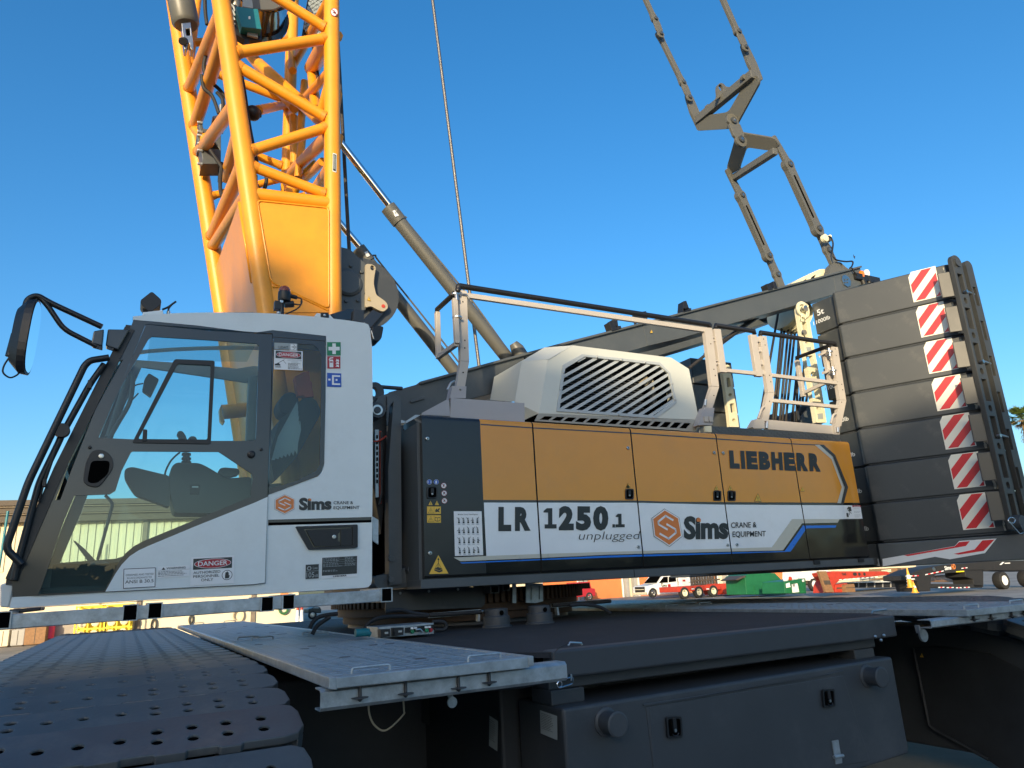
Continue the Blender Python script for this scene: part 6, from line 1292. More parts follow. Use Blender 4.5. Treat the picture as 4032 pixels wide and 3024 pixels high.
# ================================================================ walkway platforms
def walkway(xl, xr, sgn, label):
    t_ = thing('walkway_platform', ((xl+xr)/2,8,1.3), label, 'walkway', 'grated walkway platforms'); z = 1.42
    for y0_, y1_ in ((3.2,6.82),(6.85,13.0)):
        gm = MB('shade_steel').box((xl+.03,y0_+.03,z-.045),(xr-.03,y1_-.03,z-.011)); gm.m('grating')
        n_ = int((y1_-y0_-.1)/.088)
        for i in range(n_): y = y0_+.05+i*.088; gm.prism([(xl+.03,y,z-.0105),(xl+.03,y+.004,z-.002),(xl+.03,y+.050,z-.002),(xl+.03,y+.054,z-.0105)], (xr-xl-.06,0,0))
        for i in range(9): x = xl+.10+i*(xr-xl-.2)/8; gm.box((x-.006,y0_+.05,z-.0104),(x+.006,y1_-.05,z-.0025))
        r = random.Random(3)
        gm.m('track_steel')
        for i in range(int((y1_-y0_)*2.2)):
            x = xl+.15+r.random()*(xr-xl-.3); y = y0_+.25+r.random()*(y1_-y0_-.5); gm.lathe((x,y,z-.006), (0,0,1), [(0,.032),(.006,.030),(.0062,.012)], 14)
        gm.m('galvanised')
        for x, y in ((xl+.12,y0_+.09),(xr-.3,y0_+.09),(xl+.2,y1_-.12),(xr-.3,y1_-.12)): gm.path(fillet([(x,y,z-.01),(x,y,z+.022),(x+.17,y,z+.022),(x+.17,y,z-.01)], .012, 3, False), .006, 8)
        gm.build('grating_panel', t_)
        MB('galvanised').box((xl,y0_,z-.044),(xl+.03,y1_,z+.002)).box((xr-.03,y0_,z-.044),(xr,y1_,z+.002)).box((xl+.03,y0_,z-.044),(xr-.03,y0_+.03,z)).box((xl+.03,y1_-.03,z-.044),(xr-.03,y1_,z)).build('edge_frame', t_, bevel=.004)
    xa, xb = (xl-.02, 1.965) if sgn > 0 else (4.86, xr+.5)
    hk_ = 1.0 if sgn > 0 else .62
    for yy in (3.26, 9.0):
        cm = MB('galvanised').prism([(xa,yy+.10,z-.044-(.047-.044)*hk_),(xa,yy+.014,z-.044-(.047-.044)*hk_),(xa,yy,z-.044-(.061-.044)*hk_),(xa,yy,z-.044-(.121-.044)*hk_),(xa,yy+.014,z-.044-(.135-.044)*hk_),(xa,yy+.10,z-.044-(.135-.044)*hk_),(xa,yy+.10,z-.044-(.128-.044)*hk_),(xa,yy+.018,z-.044-(.128-.044)*hk_),(xa,yy+.008,z-.044-(.118-.044)*hk_),(xa,yy+.008,z-.044-(.064-.044)*hk_),(xa,yy+.018,z-.044-(.054-.044)*hk_),(xa,yy+.10,z-.044-(.054-.044)*hk_)], (xb-xa,0,0))
        cm.m('dark_grey')
        for u in (.15,.36,.62,.78): x = xl+(xr-xl)*u; cm.lathe((x,yy-.008,z-.044-.064*hk_+.006*math.sin(u*9)), (0,0,1), [(-.010,.004),(0,.012),(.005,.036),(.008,.036),(.010,.008),(.055*hk_,.007)], 14)
        cm.build('support_channel', t_)
walkway(.78, 1.75, 1, 'left galvanised grating walkway in the foreground beside the left crawler track')
walkway(5.18, 6.17, -1, 'right galvanised grating walkway between the dark deck and the right crawler track')
# ================================================================ buildings behind
WP, WN = V((-5.5,49.5,0)), V((.19,.98,0)); WD = V((.98,-.19,0)).normalized(); WN.normalize()
def onw(k, x, y, off=0): return atp(k, x, y, WP-WN*off, WN)
wh = thing('warehouse', WP+WD*2+WN*6, 'long cream corrugated metal warehouse with a dark eave at the left', 'warehouse')
def wbox(mb, t0, t1, o0, o1, z0, z1): a = WP+WD*t0-WN*o0; b = WP+WD*t1-WN*o0; n_ = WN*(o0-o1); mb.prism([a+V((0,0,z0)),b+V((0,0,z0)),b+n_+V((0,0,z0)),a+n_+V((0,0,z0))], (0,0,z1-z0))
mb = MB('wall_cream'); wbox(mb,-40,15.2,0,-14,0,3.9); wbox(mb,-40,15.2,-.06,-14,3.9,7.2)
for i in range(138): wbox(mb,-40+i*.4,-40+i*.4+.2,.0,-.05,3.95,6.6)
mb.build('wall', wh)
rf = MB('eave_brown'); wbox(rf,-40,15.4,1.3,-14,7.45,7.75); wbox(rf,-40,15.4,1.0,-.05,7.05,7.4); wbox(rf,-40,15.4,.7,-.05,6.6,7.0); rf.m('eave_tan'); wbox(rf,-40,15.4,1.15,.9,7.36,7.44); wbox(rf,-40,15.4,.9,.6,6.98,7.06); rf.build('roof', wh)
pm_ = MB('eave_tan'); 
for t in (-14,-7,.2,6.3,12.5): wbox(pm_,t,t+.25,.12,-.02,0,6.6)
pm_.build('post', wh)
sm_ = MB('wall_shade'); wbox(sm_,-3,5.6,.10,-.01,.0,1.62); sm_.build('shaded_wall_foot', wh)  # darker strip that paints the shade along the foot of the wall
def wall_item(name, loc, label, cat, group=None): return thing(name, loc, label, cat, group)
for j, (t0, lab) in enumerate(((3.50,'left one of two yellow gas cylinder cages against the cream warehouse wall'),(4.93,'right one of two yellow gas cylinder cages against the cream warehouse wall'))):
    t_ = thing('cylinder_cage', WP+WD*(t0+.65)-WN*1.0, lab, 'gas cage', 'yellow cages at the warehouse wall')
    mb = MB('cage_yellow')
    for t in (t0,t0+.62,t0+1.25): wbox(mb,t,t+.07,1.2,1.13,.0,1.9)
    for z in (.1,.65,1.22,1.82): wbox(mb,t0,t0+1.32,1.19,1.14,z,z+.07)
    wbox(mb,t0,t0+1.32,.5,.45,.0,1.9)
    for t in (t0,t0+1.25): wbox(mb,t,t+.06,1.2,.5,1.82,1.89)
    mb.build('cage_frame', t_)
    for u, z in ((.32,.38),(.95,.40),(.35,.95),(.98,.98),(.33,1.52),(.96,1.55)): MB('wall_cream').lathe(WP+WD*(t0+u)-WN*1.0+V((0,0,z)), -WN, [(0,.19),(.03,.2),(.06,.14)], 16).build('cylinder_end', t_)
ex = thing('fire_extinguisher', WP+WD*2.0-WN*.6, 'red fire extinguisher shape standing at the warehouse wall', 'fire extinguisher')
MB('pink_red').lathe(onw('E',428,1410,.5)-V((0,0,.35)), (0,0,1), [(0,.26),(.75,.27),(.95,.2),(1.0,.1)], 16).build('bottle', ex); MB('eave_brown').lathe(onw('E',428,1410,.5)+V((0,0,.65)), (0,0,1), [(0,.06),(.12,.05)], 10).build('valve', ex)
for k, x, y, r_, mt, lab in (('E',1340,1350,.24,'hose_dark','dark rubber hose loop hanging on the cream wall right of the yellow cages'),('E',1665,1305,.22,'hose_dark','dark rubber hose loop on the cream wall right of the dark post'),('E',2075,1270,.26,'hose_cream','round coil of pale rope hanging on the cream wall'),('F',600,1505,.25,'hose_green','green hose coil at the far right end of the cream wall')):
    c = onw(k,x,y,.1); t_ = thing('hose_coil', c, lab, 'hose', 'hoses on the warehouse wall'); mb = MB(mt); rr_ = random.Random(int(x))
    for q_ in range(5 if 'coil' in lab else 2): e = r_*rr_.uniform(.75,1.15); mb.path([c+WD*(e*math.cos(2*math.pi*i/20)*(1 if 'coil' in lab else .55))+V((0,0,e*1.25*math.sin(2*math.pi*i/20)))-WN*.03*q_ for i in range(21)], .035, 6)
    mb.build('hose_loop', t_)
for x0, x1, y0_, mt, lab in ((-40,65,1400,'wall_cream','pale grey cabinet at the extreme left of the warehouse wall'),(85,200,1395,'block_grey','light grey cabinet beside the dark crate at the warehouse wall'),(200,385,1360,'wood','dark brown crate at the warehouse wall left of the red bottle')):
    a, b = onw('E',x0,1540,1.2), onw('E',x1,1540,1.2); t_ = thing('wall_cabinet', V((a.x,a.y,0)), lab, 'cabinet'); z = onw('E',x0,y0_,1.2).z; mb = MB(mt); mb.prism([V((a.x,a.y,.06)),V((b.x,b.y,.06)),V((b.x,b.y,.06))+WN*.9,V((a.x,a.y,.06))+WN*.9], (0,0,z-.06)); mb.build('cabinet_body', t_, bevel=.03)
    mb = MB('eave_brown'); m_ = (a+b)/2; mb.prism([V((m_.x,m_.y,.1))-WN*.01-WD*.015,V((m_.x,m_.y,.1))-WN*.01+WD*.015,V((m_.x,m_.y,z-.05))-WN*.01+WD*.015,V((m_.x,m_.y,z-.05))-WN*.01-WD*.015], WN*.02); mb.box(V((a.x+.05,a.y,0)),V((b.x-.05,a.y+.5,.06))); mb.build('cabinet_joint', t_)
so2 = thing('steel_post', onw('E',40,900,4), 'thin green grey pole at the left edge in front of the warehouse', 'pole'); MB('teal').tube(V((onw('E',75,320,6).x,onw('E',75,320,6).y,6.6)), onw('E',0,1000,6)-V((.2,0,2.5)), .06).build('pole', so2); MB('block_grey').box(onw('E',0,1000,6)-V((.4,.2,2.9)),onw('E',0,1000,6)-V((-.1,-.2,2.4))).build('pole_foot', so2)
ro = thing('hanging_banner', onw('F',605,1365,1), 'orange red banner under the end of the warehouse eave', 'banner'); MB('logo_orange').prism([onw('F',565,1345,.4),onw('F',650,1338,.4),onw('F',650,1378,.4),onw('F',565,1385,.4)], WN*.05).build('banner_sheet', ro); MB('eave_brown').prism([onw('F',560,1338,.4),onw('F',655,1331,.4),onw('F',655,1338,.4),onw('F',560,1345,.4)], WN*.08).build('banner_bar', ro)

gg = thing('storage_building', (52,66,0), 'cream storage building with orange roller doors seen under the crane', 'storage building')
YS_ = 62
mb = MB('wall_cream').box((20,YS_+.3,0),(92,YS_+16,3.9)); mb.build('wall', gg)
zx = lambda k,x: at(k,x,250,YS_).x
for a, b in ((zx('T',285)-2.5,zx('T',392)),(zx('T',470),zx('T',782)),(46.8,51),(53.2,57.3),(59.0,63.2),(65.5,69.5)):
    m_ = MB('roller_orange').box((a,YS_+.22,0),(b,YS_+.28,3.2)); m_.m('roller_orange')
    for i in range(28): m_.box((a,YS_+.20,.06+i*.112),(b,YS_+.225,.11+i*.112))
    d_ = m_.build('roller_door', gg); MB('mark_white').box((a-.14,YS_+.1,0),(a,YS_+.3,3.3)).box((b,YS_+.1,0),(b+.14,YS_+.3,3.3)).box((a-.14,YS_+.1,3.2),(b+.14,YS_+.299,3.35)).build('door_frame', d_)
for x in (zx('T',400),zx('T',440),zx('T',800),45.9,52.2,58.2,64.4): MB('block_grey').box((x,YS_-.2,0),(x+.35,YS_+.299,3.8)).build('pier', gg)
MB('eave_tan').box((19.5,YS_-.6,3.9),(92.5,YS_+16.5,4.15)).build('roof', gg)

# ================================================================ vehicles behind
def wheel(root, c, r_, w_, ax=(0,-1,0), rim='cream_steel', n=24):
    a = V(ax)
    ty = MB('tyre').lathe(V(c), a, [(-w_,r_*.86),(-w_*.8,r_),(-.03,r_),(0,r_*.93),(.004,r_*.62),(-.06,r_*.58)], n).build('wheel', root)
    MB(rim).lathe(V(c)+a*.0, a, [(-.09,r_*.58),(.0,r_*.56),(.004,r_*.5),(-.05,r_*.40),(-.05,r_*.22),(.02,r_*.2),(.03,r_*.1)], n).build('rim', ty)
    return ty
pk = thing('pickup_truck', (41,51,0), 'white pickup service truck with open dark wheel arch facing left under the crane', 'pickup truck')
def tk(x, y, d=0): return at('T', x, y, 50-d)
prof = [(1000,325),(995,300),(993,250),(1003,236),(1085,214),(1130,150),(1255,150),(1268,196),(1268,320),(1215,322),(1090,322),(1085,275),(1045,258),(1012,278)]
prof = [V((tk(x,y).x,50,max(.35,tk(x,y).z))) for x, y in prof]
mb = MB('white_paint').prism(prof, (0,2.0,0)); mb.build('body', pk, bevel=.05)
wm = MB('hole_black').prism([tk(1094,212,.02),tk(1135,158,.02),tk(1172,156,.02),tk(1172,208,.02)], (0,.02,0)).prism([tk(1180,206,.02),tk(1180,156,.02),tk(1240,154,.02),tk(1245,198,.02)], (0,.02,0)); x0 = prof[4].x; wm.prism([(x0-.02,50.15,1.32),(x0-.02,51.85,1.32),(prof[5].x-.02,51.75,1.85),(prof[5].x-.02,50.25,1.85)], (-.02,0,0)); wm.build('window', pk)
xg_ = prof[2].x
gl_ = MB('black_plastic').box((xg_-.06,50.35,.62),(xg_-.01,51.65,1.05)); gl_.m('chrome').box((xg_-.08,50.05,.42),(xg_-.0,51.95,.60)).box((xg_-.07,50.35,.81),(xg_-.062,51.65,.86)); gl_.build('grille', pk)
for y in (50.05,51.68): MB('headlamp').box((xg_-.05,y,.72),(xg_+.02,y+.27,1.04)).build('headlight', pk, bevel=.03)
wheel(pk, tk(1045,296,.02)*1.0, .40, .25, rim='steel'); 
sv = MB('white_paint').box((prof[8].x,50,.55),(prof[8].x+3.9,52.1,2.2)); sv.m('sign_red').box((tk(1170,222).x,49.99,tk(1170,250).z),(tk(1194,222).x,49.996,tk(1170,222).z)); sv.m('text_black'); text(sv,'Sims',tk(1117,258,.012),tk(1166,258,.012),(0,0,.42),'text_black',.03); sv.m('film_grey').prism([tk(1350,200,.02),tk(1440,200,.02),tk(1440,208,.02),tk(1350,208,.02)], (0,.01,0)); sv.m('sign_red').prism([tk(1300,182,.02),tk(1325,182,.02),tk(1325,198,.02),tk(1300,198,.02)], (0,.01,0)); sv.build('service_body', pk, bevel=.03)
MB('hole_black').lathe(tk(1415,262,.02), (0,-1,0), [(-.1,.42),(.005,.42)], 18).build('wheel_arch', pk)

rt = thing('lowboy_trailer', (45,46,0), 'rusty red three axle trailer rear with pale wheel rims beside the white pickup', 'trailer')
def rk(x, y, d=0): return at('T', x, y, 46-d)
mb = MB('red_paint').box(V((rk(1265,262).x,46.1,.55)),V((rk(1640,262).x,48.4,.95))); mb.prism([V((rk(1630,235).x,46.1,1.0)),V((rk(1790,235).x,46.1,.95)),V((rk(1850,310).x,46.1,.12)),V((rk(1670,310).x,46.1,.12))], (0,2.3,0)); mb.m('mark_white')
for x in (1390,1518): mb.prism([rk(x-12,258,-.09),rk(x+12,258,-.09),rk(x+12,268,-.09),rk(x-12,268,-.09)], (0,-.02,0))
mb.build('deck', rt, bevel=.03)
for x in (1325,1450,1578): c = rk(x,292); wheel(rt, (c.x,46.05,.45), .45, .35)
st_ = MB('eave_brown')
for x in range(1500,1740,24): c = rk(x,210); st_.box((c.x,47.6,.95),(c.x+.13,47.75,2.3))
st_.box((rk(1490,200).x,47.55,1.25),(rk(1745,200).x,47.6,1.37)); st_.build('stake', rt)
rl_ = thing('parked_car', (47.5,52,0), 'small dark car with red tail lamps beyond the red trailer', 'car')
mb = MB('red_paint').prism([(46.2,56,.3),(46.2,56,.9),(46.9,56,1.0),(47.4,56,1.45),(48.9,56,1.45),(49.5,56,1.0),(50.2,56,.9),(50.2,56,.3)], (0,1.8,0)); mb.build('body', rl_, bevel=.06); wheel(rl_,(47.1,55.98,.33),.33,.2,rim='steel'); wheel(rl_,(49.4,55.98,.33),.33,.2,rim='steel'); MB('hole_black').prism([(47.0,55.99,1.02),(47.45,55.99,1.38),(48.85,55.99,1.38),(49.3,55.99,1.02)], (0,-.02,0)).build('window', rl_)
def dumpster(Y, pts, name, label, cut=None):
    q_ = [at(k,x,y,Y) for k, x, y in pts]; t_ = thing('dumpster', V((q_[0].x,Y,0)), label, 'dumpster', 'green dumpsters'); lo_y = [V((p.x,Y,p.z)) for p in q_]
    MB('dump_green').prism(lo_y, (0,2.0,0)).build('bin_body', t_, bevel=.03)
    rb_ = MB('dump_green'); xa, xb = min(p.x for p in lo_y), max(p.x for p in lo_y)
    for i in range(1,5): x = xa+(xb-xa)*i/5; rb_.box((x,Y-.05,.25),(x+.07,Y+.01,min(.8,max(p.z for p in lo_y)-.1)))
    rb_.build('rib', t_); return t_
d1 = dumpster(40, [('H',1085,1490),('H',1072,1345),('H',1115,1318),('H',1310,1320),('H',1392,1400),('H',1396,1490)], 'dumpster', 'large green roll-off dumpster with sloping end')
MB('eave_brown').prism(many('H',[(1000,1372),(1075,1338),(1080,1352),(1010,1378)],40), (0,1.6,0)).build('lid', d1)
d2 = dumpster(36, [('U',195,400),('U',190,300),('U',368,272),('U',376,400)], 'dumpster', 'small green dumpster heaped with rubbish bags and white notices on its side')
f = MB('mark_white').prism(many('U',[(252,322),(300,314),(316,388),(258,394)],35.93), (0,.01,0)).prism(many('U',[(202,318),(234,308),(242,346),(206,354)],35.93), (0,.01,0)).prism(many('U',[(338,284),(356,280),(358,300),(342,303)],35.93), (0,.01,0)); text(f,'W',at('U',262,346,35.9),at('U',282,344,35.9),(0,0,.2),'text_black',.04); f.build('notice', d2)
tr_ = thing('rubbish_bag', at('U',240,285,36.5), 'crumpled white rubbish bag lying on top of the small green dumpster', 'rubbish')
mb = MB('mark_white'); rr_ = random.Random(5)
for x, y, r_ in ((200,282,.16),(220,268,.2),(245,275,.2),(262,284,.15),(290,266,.16)): mb.ball(at('U',x,y+4,36.4), r_, 8, (1.5,1,.8))
mb.build('bag', tr_); mb = MB('red_paint').ball(at('U',238,275,36.2), .14, 8); mb.build('red_print', tr_)

# red gooseneck trailer, timber, truck, black trailer
YT = 33
rg_ = thing('gooseneck_trailer', (42,YT+1,0), 'faded red gooseneck trailer neck with white reflector tape', 'trailer')
def g_(x, y, d=0): return at('U', x, y, YT-d)
pts = [(545,225),(600,212),(1060,214),(1090,240),(940,258),(720,276),(650,296),(612,330),(605,395),(560,395),(562,330),(585,285),(560,255)]
MB('red_paint').prism([g_(*p) for p in pts], (0,1.2,0)).build('neck', rg_, bevel=.03)
mb = MB('mark_white')
for i in range(9): x = 612+i*38; y = 300-min(34,i*7)-i*2 if i > 0 else 300; mb.prism([g_(x+40,278-i*3.0+4,.02),g_(x+62,275-i*3.0+4,.02),g_(x+62,283-i*3.0+4,.02),g_(x+40,286-i*3.0+4,.02)], (0,.01,0))
text(mb,'TRAB',g_(676,248,.02),g_(712,246,.02),(0,0,.15),'text_black',.03); mb.m('text_black')
for x in (778,790,822,865): mb.lathe(g_(x,237,.01), (0,-1,0), [(0,.11),(.02,.1)], 14)
mb.build('reflector_tape', rg_)
MB('red_paint').prism([g_(620,325),(g_(722,312)),g_(722,392),g_(620,392)], (0,1,0)).build('lower_frame', rg_, bevel=.03); MB('eave_brown').prism([g_(632,350,.02),g_(705,345,.02),g_(705,358,.02),g_(632,363,.02)], (0,.01,0)).build('slot', rg_)
wb = thing('timber_block', g_(750,390,.3), 'rusty brown timber block leaning on the red gooseneck', 'timber'); MB('wood').prism([g_(705,325,.3),g_(780,318,.3),g_(792,388,.3),g_(712,390,.3)], (0,.5,0)).build('block', wb, bevel=.02); MB('eave_brown').prism([g_(708,350,.31),g_(786,346,.31),g_(787,352,.31),g_(709,356,.31)], (0,.02,0)).build('strap', wb)
wp_ = thing('timber_plank', g_(590,390,.5), 'stacked brown planks leaning diagonally against the red gooseneck', 'timber'); MB('wood').prism([g_(480,212,.5),g_(545,212,.5),g_(612,390,.5),g_(545,392,.5)], (0,.2,0)).build('plank', wp_, bevel=.02); MB('eave_brown').prism([g_(520,290,.52),g_(575,290,.52),g_(585,325,.52),g_(532,325,.52)], (0,.02,0)).build('cleat', wp_)
bt = thing('box_truck', at('U',450,340,42), 'white box truck rear with pale wheel behind the small dumpster', 'truck'); 
MB('white_paint').prism(many('U',[(335,200),(560,190),(560,292),(335,292)],43), (0,2,0)).build('cargo_box', bt); MB('eave_brown').prism(many('U',[(360,292),(560,290),(560,330),(360,320)],43.2), (0,1.6,0)).build('chassis', bt); c = at('U',452,335,42.9); wheel(bt, (c.x,42.95,.52), .52, .35, rim='white_paint')
MB('mark_white').prism(many('U',[(345,283),(470,262),(470,268),(345,291)],42.95), (0,.02,0)).build('bumper_tape', bt)
cn_ = thing('shipping_crate', at('U',1210,270,38), 'brown wooden shipping crate between the red and the black trailers', 'crate'); MB('wood').prism(many('U',[(1090,186),(1322,178),(1322,272),(1092,282)],38), (0,2,0)).build('crate_body', cn_, bevel=.02)
mb = MB('eave_brown')
for x in (1150,1165,1240,1318): mb.prism(many('U',[(x,184),(x+6,184),(x+6,278),(x,278)],37.95), (0,.06,0))
mb.build('crate_batten', cn_)
for i, (a_, b_) in enumerate((((845,272),(1090,236)),((850,285),(1090,250)),((870,298),(1210,284)),((1035,205),(1090,200)),((1040,216),(1092,212)))):
    t_ = thing('timber_beam', at('U',*a_,35), 'pale yellow timber beam lying across the low trailer beside the crate', 'timber', 'yellow timber beams'); MB('cream_steel').prism([at('U',a_[0],a_[1]-4,35),at('U',b_[0],b_[1]-4,35),at('U',b_[0],b_[1]+5,35),at('U',a_[0],a_[1]+5,35)], (0,.25,0)).build('beam', t_)
lb_ = thing('low_trailer_bed', at('U',1000,350,36), 'long black low trailer bed carrying yellow timber', 'trailer'); mb = MB('matte_black').prism(many('U',[(780,308),(1215,302),(1215,345),(790,350)],36), (0,2,0)); mb.m('mark_white').prism(many('U',[(775,304),(1215,294),(1215,302),(780,310)],35.9), (0,2,0)); mb.build('bed', lb_)
mb = MB('block_grey')
for x in range(815,1210,68): mb.prism(many('U',[(x,310),(x+6,310),(x+6,348),(x,348)],35.95), (0,.05,0))
mb.build('stake_pocket', lb_)
bt_ = thing('black_trailer', (43,27,0), 'black gooseneck trailer with red and white tape and tandem wheels at the right', 'trailer')
YK = 26
def k_(x, y, d=0): return at('U', x, y, YK-d)
MB('matte_black').prism([k_(*p) for p in ((1215,250),(1335,198),(1420,178),(1520,160),(1900,130),(2300,120),(2300,210),(1960,205),(1890,212),(1750,215),(1480,236),(1430,262),(1422,382),(1335,382),(1312,300),(1218,288))], (0,1.4,0)).build('neck', bt_, bevel=.02)
MB('matte_black').prism([k_(*p) for p in ((1420,318),(1760,322),(1860,330),(1862,352),(1420,352))], (0,1.4,0)).prism([k_(*p) for p in ((1710,200),(1870,190),(1870,345),(1790,345),(1780,280),(1720,260))], (0,1.2,0)).build('main_beam', bt_, bevel=.02)
for x, y in ((2003,300),(2212,286)): c = k_(x,y); wheel(bt_, (c.x,YK-.35,.50), .50, .5, rim='white_paint')
mb = MB()
def tape(x0, y0_, x1, y1_, n_, h_=8):
    for i in range(n_):
        a = i/n_; b = (i+1)/n_; mb.m('reflect_red' if i % 2 else 'mark_white').prism([k_(x0+(x1-x0)*a,y0_+(y1_-y0_)*a,.02),k_(x0+(x1-x0)*b,y0_+(y1_-y0_)*b,.02),k_(x0+(x1-x0)*b,y0_+(y1_-y0_)*b+h_,.02),k_(x0+(x1-x0)*a,y0_+(y1_-y0_)*a+h_,.02)], (0,.01,0))
tape(1215,250,1325,246,6); tape(1380,238,1535,205,7); tape(1685,185,1735,178,3); tape(1490,345,1540,344,3); tape(1560,347,1620,346,3); tape(1640,348,1685,347,3); tape(1705,346,1755,344,3)
mb.m('cage_yellow').prism([k_(1640,212,.02),k_(1708,208,.02),k_(1708,218,.02),k_(1640,222,.02)], (0,.01,0))
text(mb,'Sims',k_(1545,203,.03),k_(1600,196,.03),(0,0,.2),'mark_white',.03); text(mb,'HD',k_(1604,196,.03),k_(1638,192,.03),(0,0,.26),'logo_orange',.04); text(mb,'TITAN',k_(1385,210,.03),k_(1430,205,.03),(0,0,.09),'mark_white',.02) if 0 else None
for y0_, x1 in ((275,1290),(295,1280),(322,1270)): mb.m('mark_white').prism([k_(1222,y0_,.02),k_(x1,y0_-2,.02),k_(x1,y0_+8,.02),k_(1222,y0_+10,.02)], (0,.01,0))
mb.m('logo_orange').prism([k_(1240,292,.03),k_(1280,290,.03),k_(1280,304,.03),k_(1242,306,.03)], (0,.01,0)); mb.m('mark_white').prism([k_(2005,158,.02),k_(2030,135,.02),k_(2048,135,.02),k_(2020,160,.02)], (0,.01,0)).prism([k_(2050,142,.02),k_(2095,140,.02),k_(2095,148,.02),k_(2050,150,.02)], (0,.01,0)); mb.m('steel').lathe(k_(1448,196,.02), (0,-1,0), [(0,.11),(.05,.1)], 14); mb.build('reflector_tape', bt_)
for i in range(9):
    t_ = thing('timber_plank', k_(1480,250+i*6,-1.6), 'weathered brown plank in the pile under the black trailer neck', 'timber', 'planks under the black trailer'); a_ = 250+i*6; o_ = (i*37) % 30; MB('wood').prism([k_(1470-o_*.5,a_,-1.6),k_(1700+o_,a_-18+i*2.2,-1.6),k_(1700+o_,a_-14+i*2.2,-1.6),k_(1470-o_*.5,a_+4,-1.6)], (0,.5,0)).build('plank', t_)
for x, y, h_, lab in ((1255,350,1.0,'left yellow traffic cone propped against the black trailer front'),(1290,378,.55,'right smaller orange traffic cone on the ground by the black trailer')):
    c = k_(x,y,.6); c.z = max(0,c.z-.1) if h_ < .9 else c.z; t_ = thing('traffic_cone', c, lab, 'traffic cone', 'cones at the black trailer'); MB('cone_yellow').lathe(c, (0,0,1), [(0,.20),(.03,.20),(.035,.15),(h_,.03)], 16).build('cone_body', t_); MB('mark_white').lathe(c+V((0,0,h_*.45)), (0,0,1), [(0,.112),(h_*.2,.088)], 16).build('white_band', t_)
sc_ = thing('parked_car', (15,60,0), 'dark parked car beyond the right end of the warehouse wall', 'car')
def cz(x, y): return at('F', x, y, 60)
pr_ = [V((p.x,60,max(.25,p.z))) for p in (cz(870,1560),cz(872,1515),cz(905,1508),cz(935,1488),cz(980,1488),cz(1000,1500),cz(1010,1520),cz(1010,1560))]
MB('text_black').prism(pr_, (0,1.8,0)).build('body', sc_, bevel=.06); wheel(sc_, (cz(915,1550).x,59.97,.33), .33, .2, rim='steel'); MB('film_grey').prism([V((p.x,59.99,p.z)) for p in (cz(912,1508),cz(938,1492),cz(975,1492),cz(985,1508))], (0,-.01,0)).build('window', sc_)
for x, lab in ((750,'left white traffic delineator at the corner of the warehouse'),(795,'right white traffic delineator at the corner of the warehouse')):
    c = at('F',x,1600,40); t_ = thing('delineator', c, lab, 'delineator', 'white delineators'); MB('mark_white').lathe(V((c.x,c.y,0)), (0,0,1), [(0,.22),(.04,.22),(.05,.15),(1.1,.06)], 14).build('cone_body', t_); MB('red_paint').lathe(V((c.x,c.y,1.1)), (0,0,1), [(0,.07),(.35,.05)], 12).build('top_cap', t_)
rtk = thing('parked_car', (37,58,0), 'red pickup rear left of the first orange roller door', 'car')
MB('sign_red').prism([(35.2,58,.4),(35.2,58,1.0),(36.3,58,1.05),(36.6,58,1.7),(38.1,58,1.7),(38.2,58,1.1),(38.6,58,1.05),(38.6,58,.4)], (0,1.8,0)).build('body', rtk, bevel=.05); wheel(rtk,(37.9,57.97,.38),.38,.25,rim='steel'); MB('hole_black').prism([(36.7,57.98,1.1),(36.75,57.98,1.6),(38.0,57.98,1.6),(38.05,57.98,1.1)], (0,.015,0)).build('window', rtk)

# ================================================================ palm, bird, trees behind the viewer
pl = thing('palm_tree', (at('P',4030,2200,48).x,48,0), 'fan palm with shaggy dead fronds at the right edge behind the slabs', 'palm tree')
pc_ = at('P',4022,1655,48); tx = pc_.x+.3
MB('bark').path([(tx+.2,48,0),(tx+.1,48,pc_.z*.5),(tx,48,pc_.z)], .24, 10, .2).build('trunk', pl)
rr_ = random.Random(9); fm_ = MB('palm_green'); hub = V((tx,48,pc_.z+.2))
for i in range(60):
    el = rr_.uniform(-.45,1.2); az_ = rr_.uniform(0,6.283); d_ = V((math.cos(az_)*math.cos(el),math.sin(az_)*math.cos(el),math.sin(el))); st = rr_.uniform(.7,1.4); c = hub+d_*st; side = d_.cross(V((0,0,1))).normalized(); upn = side.cross(d_); fm_.m('palm_green' if el > -.15 or rr_.random() < .4 else 'palm_dry')
    fm_.bar(hub, c, .03, .02)
    for j in range(13):
        a = -1.35+2.7*j/12; v_ = (d_*math.cos(a)+side*math.sin(a)); L_ = 1.05*(1-.25*abs(a)/1.35)*rr_.uniform(.8,1.1); tip = c+v_*L_-V((0,0,.22*L_*rr_.uniform(.4,1.4))); w_ = v_.cross(upn).normalized()*.06; fm_.poly([c, c+v_*L_*.5+w_, tip, c+v_*L_*.5-w_])
fm_.build('crown', pl)
sk_ = MB('palm_dry')
for i in range(260):
    az_ = rr_.uniform(0,6.283); z = pc_.z+.1-rr_.random()**.7*4.2; r_ = .3+rr_.random()*.7*(1-(pc_.z-z)/6); p = V((tx+math.cos(az_)*.2,48+math.sin(az_)*.2,z)); q_ = V((tx+math.cos(az_)*r_,48+math.sin(az_)*r_,z-.7*rr_.uniform(.5,1.2))); s_ = V((-math.sin(az_),math.cos(az_),0))*.07; sk_.poly([p-s_*.4,p+s_*.4,q_+s_,q_-s_*.2])
sk_.build('dead_fronds', pl)
bd_ = thing('bird', at('M',362,135,30), 'tiny dark bird in the sky above the gantry end', 'bird'); c = at('M',362,135,30)
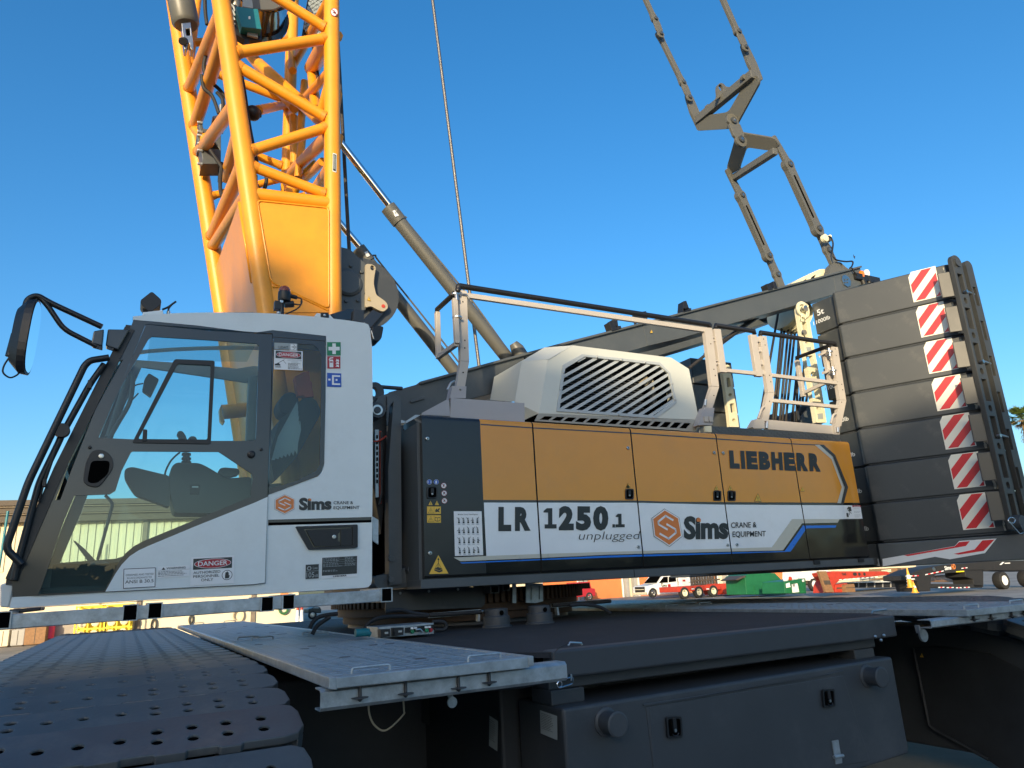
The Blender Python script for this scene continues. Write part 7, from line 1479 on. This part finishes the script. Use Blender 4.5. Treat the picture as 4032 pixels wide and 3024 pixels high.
MB('text_black').ball(c, .06, 10, (1.6,1,.7)).prism([c+V((-.02,0,0)),c+V((.05,0,.01)),c+V((.0,.02,.19)),c+V((-.05,.02,.15))], (0,.01,0)).prism([c+V((-.02,0,0)),c+V((.05,0,.01)),c+V((.06,0,-.13)),c+V((-.03,0,-.15))], (0,.01,0)).build('body', bd_)

def tree_mass(p, q_, h0, h1, thick, seed, n_leaf, wob):
    """one unbroken band of trees from p to q: dense inner mass with leaf clumps along its ragged edge"""
    r = random.Random(seed); p = V(p); q_ = V(q_); d_ = (q_-p); L = d_.length; d_.normalize(); nn_ = V((-d_.y,d_.x,0)); N = int(L/.8); mb = MB('leaf_green'); tops = []
    for i in range(N+1):
        t = i/N; tops.append(h0+(h1-h0)*t+wob*(math.sin(i*.9+seed)*.35+math.sin(i*.37+2*seed)*.5+r.uniform(-.4,.4)))
    for i in range(N):
        a = p+d_*(L*i/N); b = p+d_*(L*(i+1)/N); za, zb = tops[i]-.3*wob, tops[i+1]-.3*wob; mb.poly([a, b, b+V((0,0,zb)), a+V((0,0,za))]); mb.poly([a+nn_*thick, b+nn_*thick, b+nn_*thick+V((0,0,zb)), a+nn_*thick+V((0,0,za))]); mb.poly([a+V((0,0,za)), b+V((0,0,zb)), b+nn_*thick+V((0,0,zb)), a+nn_*thick+V((0,0,za))])
    for k in range(n_leaf):
        t = r.random(); i = min(N-1, int(t*N)); z = (tops[i]+.12*wob)*(1-r.random()**2.2*.9); c = p+d_*(L*t)+nn_*(r.uniform(-.5,thick*.5))+V((0,0,z)); s_ = r.uniform(.12,.34); u_ = V((r.uniform(-1,1),r.uniform(-1,1),r.uniform(-1,1))).normalized(); w_ = u_.orthogonal().normalized(); mb.poly([c-u_*s_, c+w_*s_*.6, c+u_*s_, c-w_*s_*.6])
    return mb
TLX = tree_mass((-17.5,-43,0),(-29.5,-5,0),TREE_H0,TREE_H1,3.0,2,9000,.38); tm = TLX.build('trees'); tag(tm, 'dark row of trees behind the viewer that shades the lower crane', 'trees', kind='stuff')
tm2 = tree_mass((-14,-30,0),(46,-34,0),3.4,4.2,2.5,5,12000,1.0).build('trees'); tag(tm2, 'low dark row of trees mirrored in the cab glass', 'trees', kind='stuff')
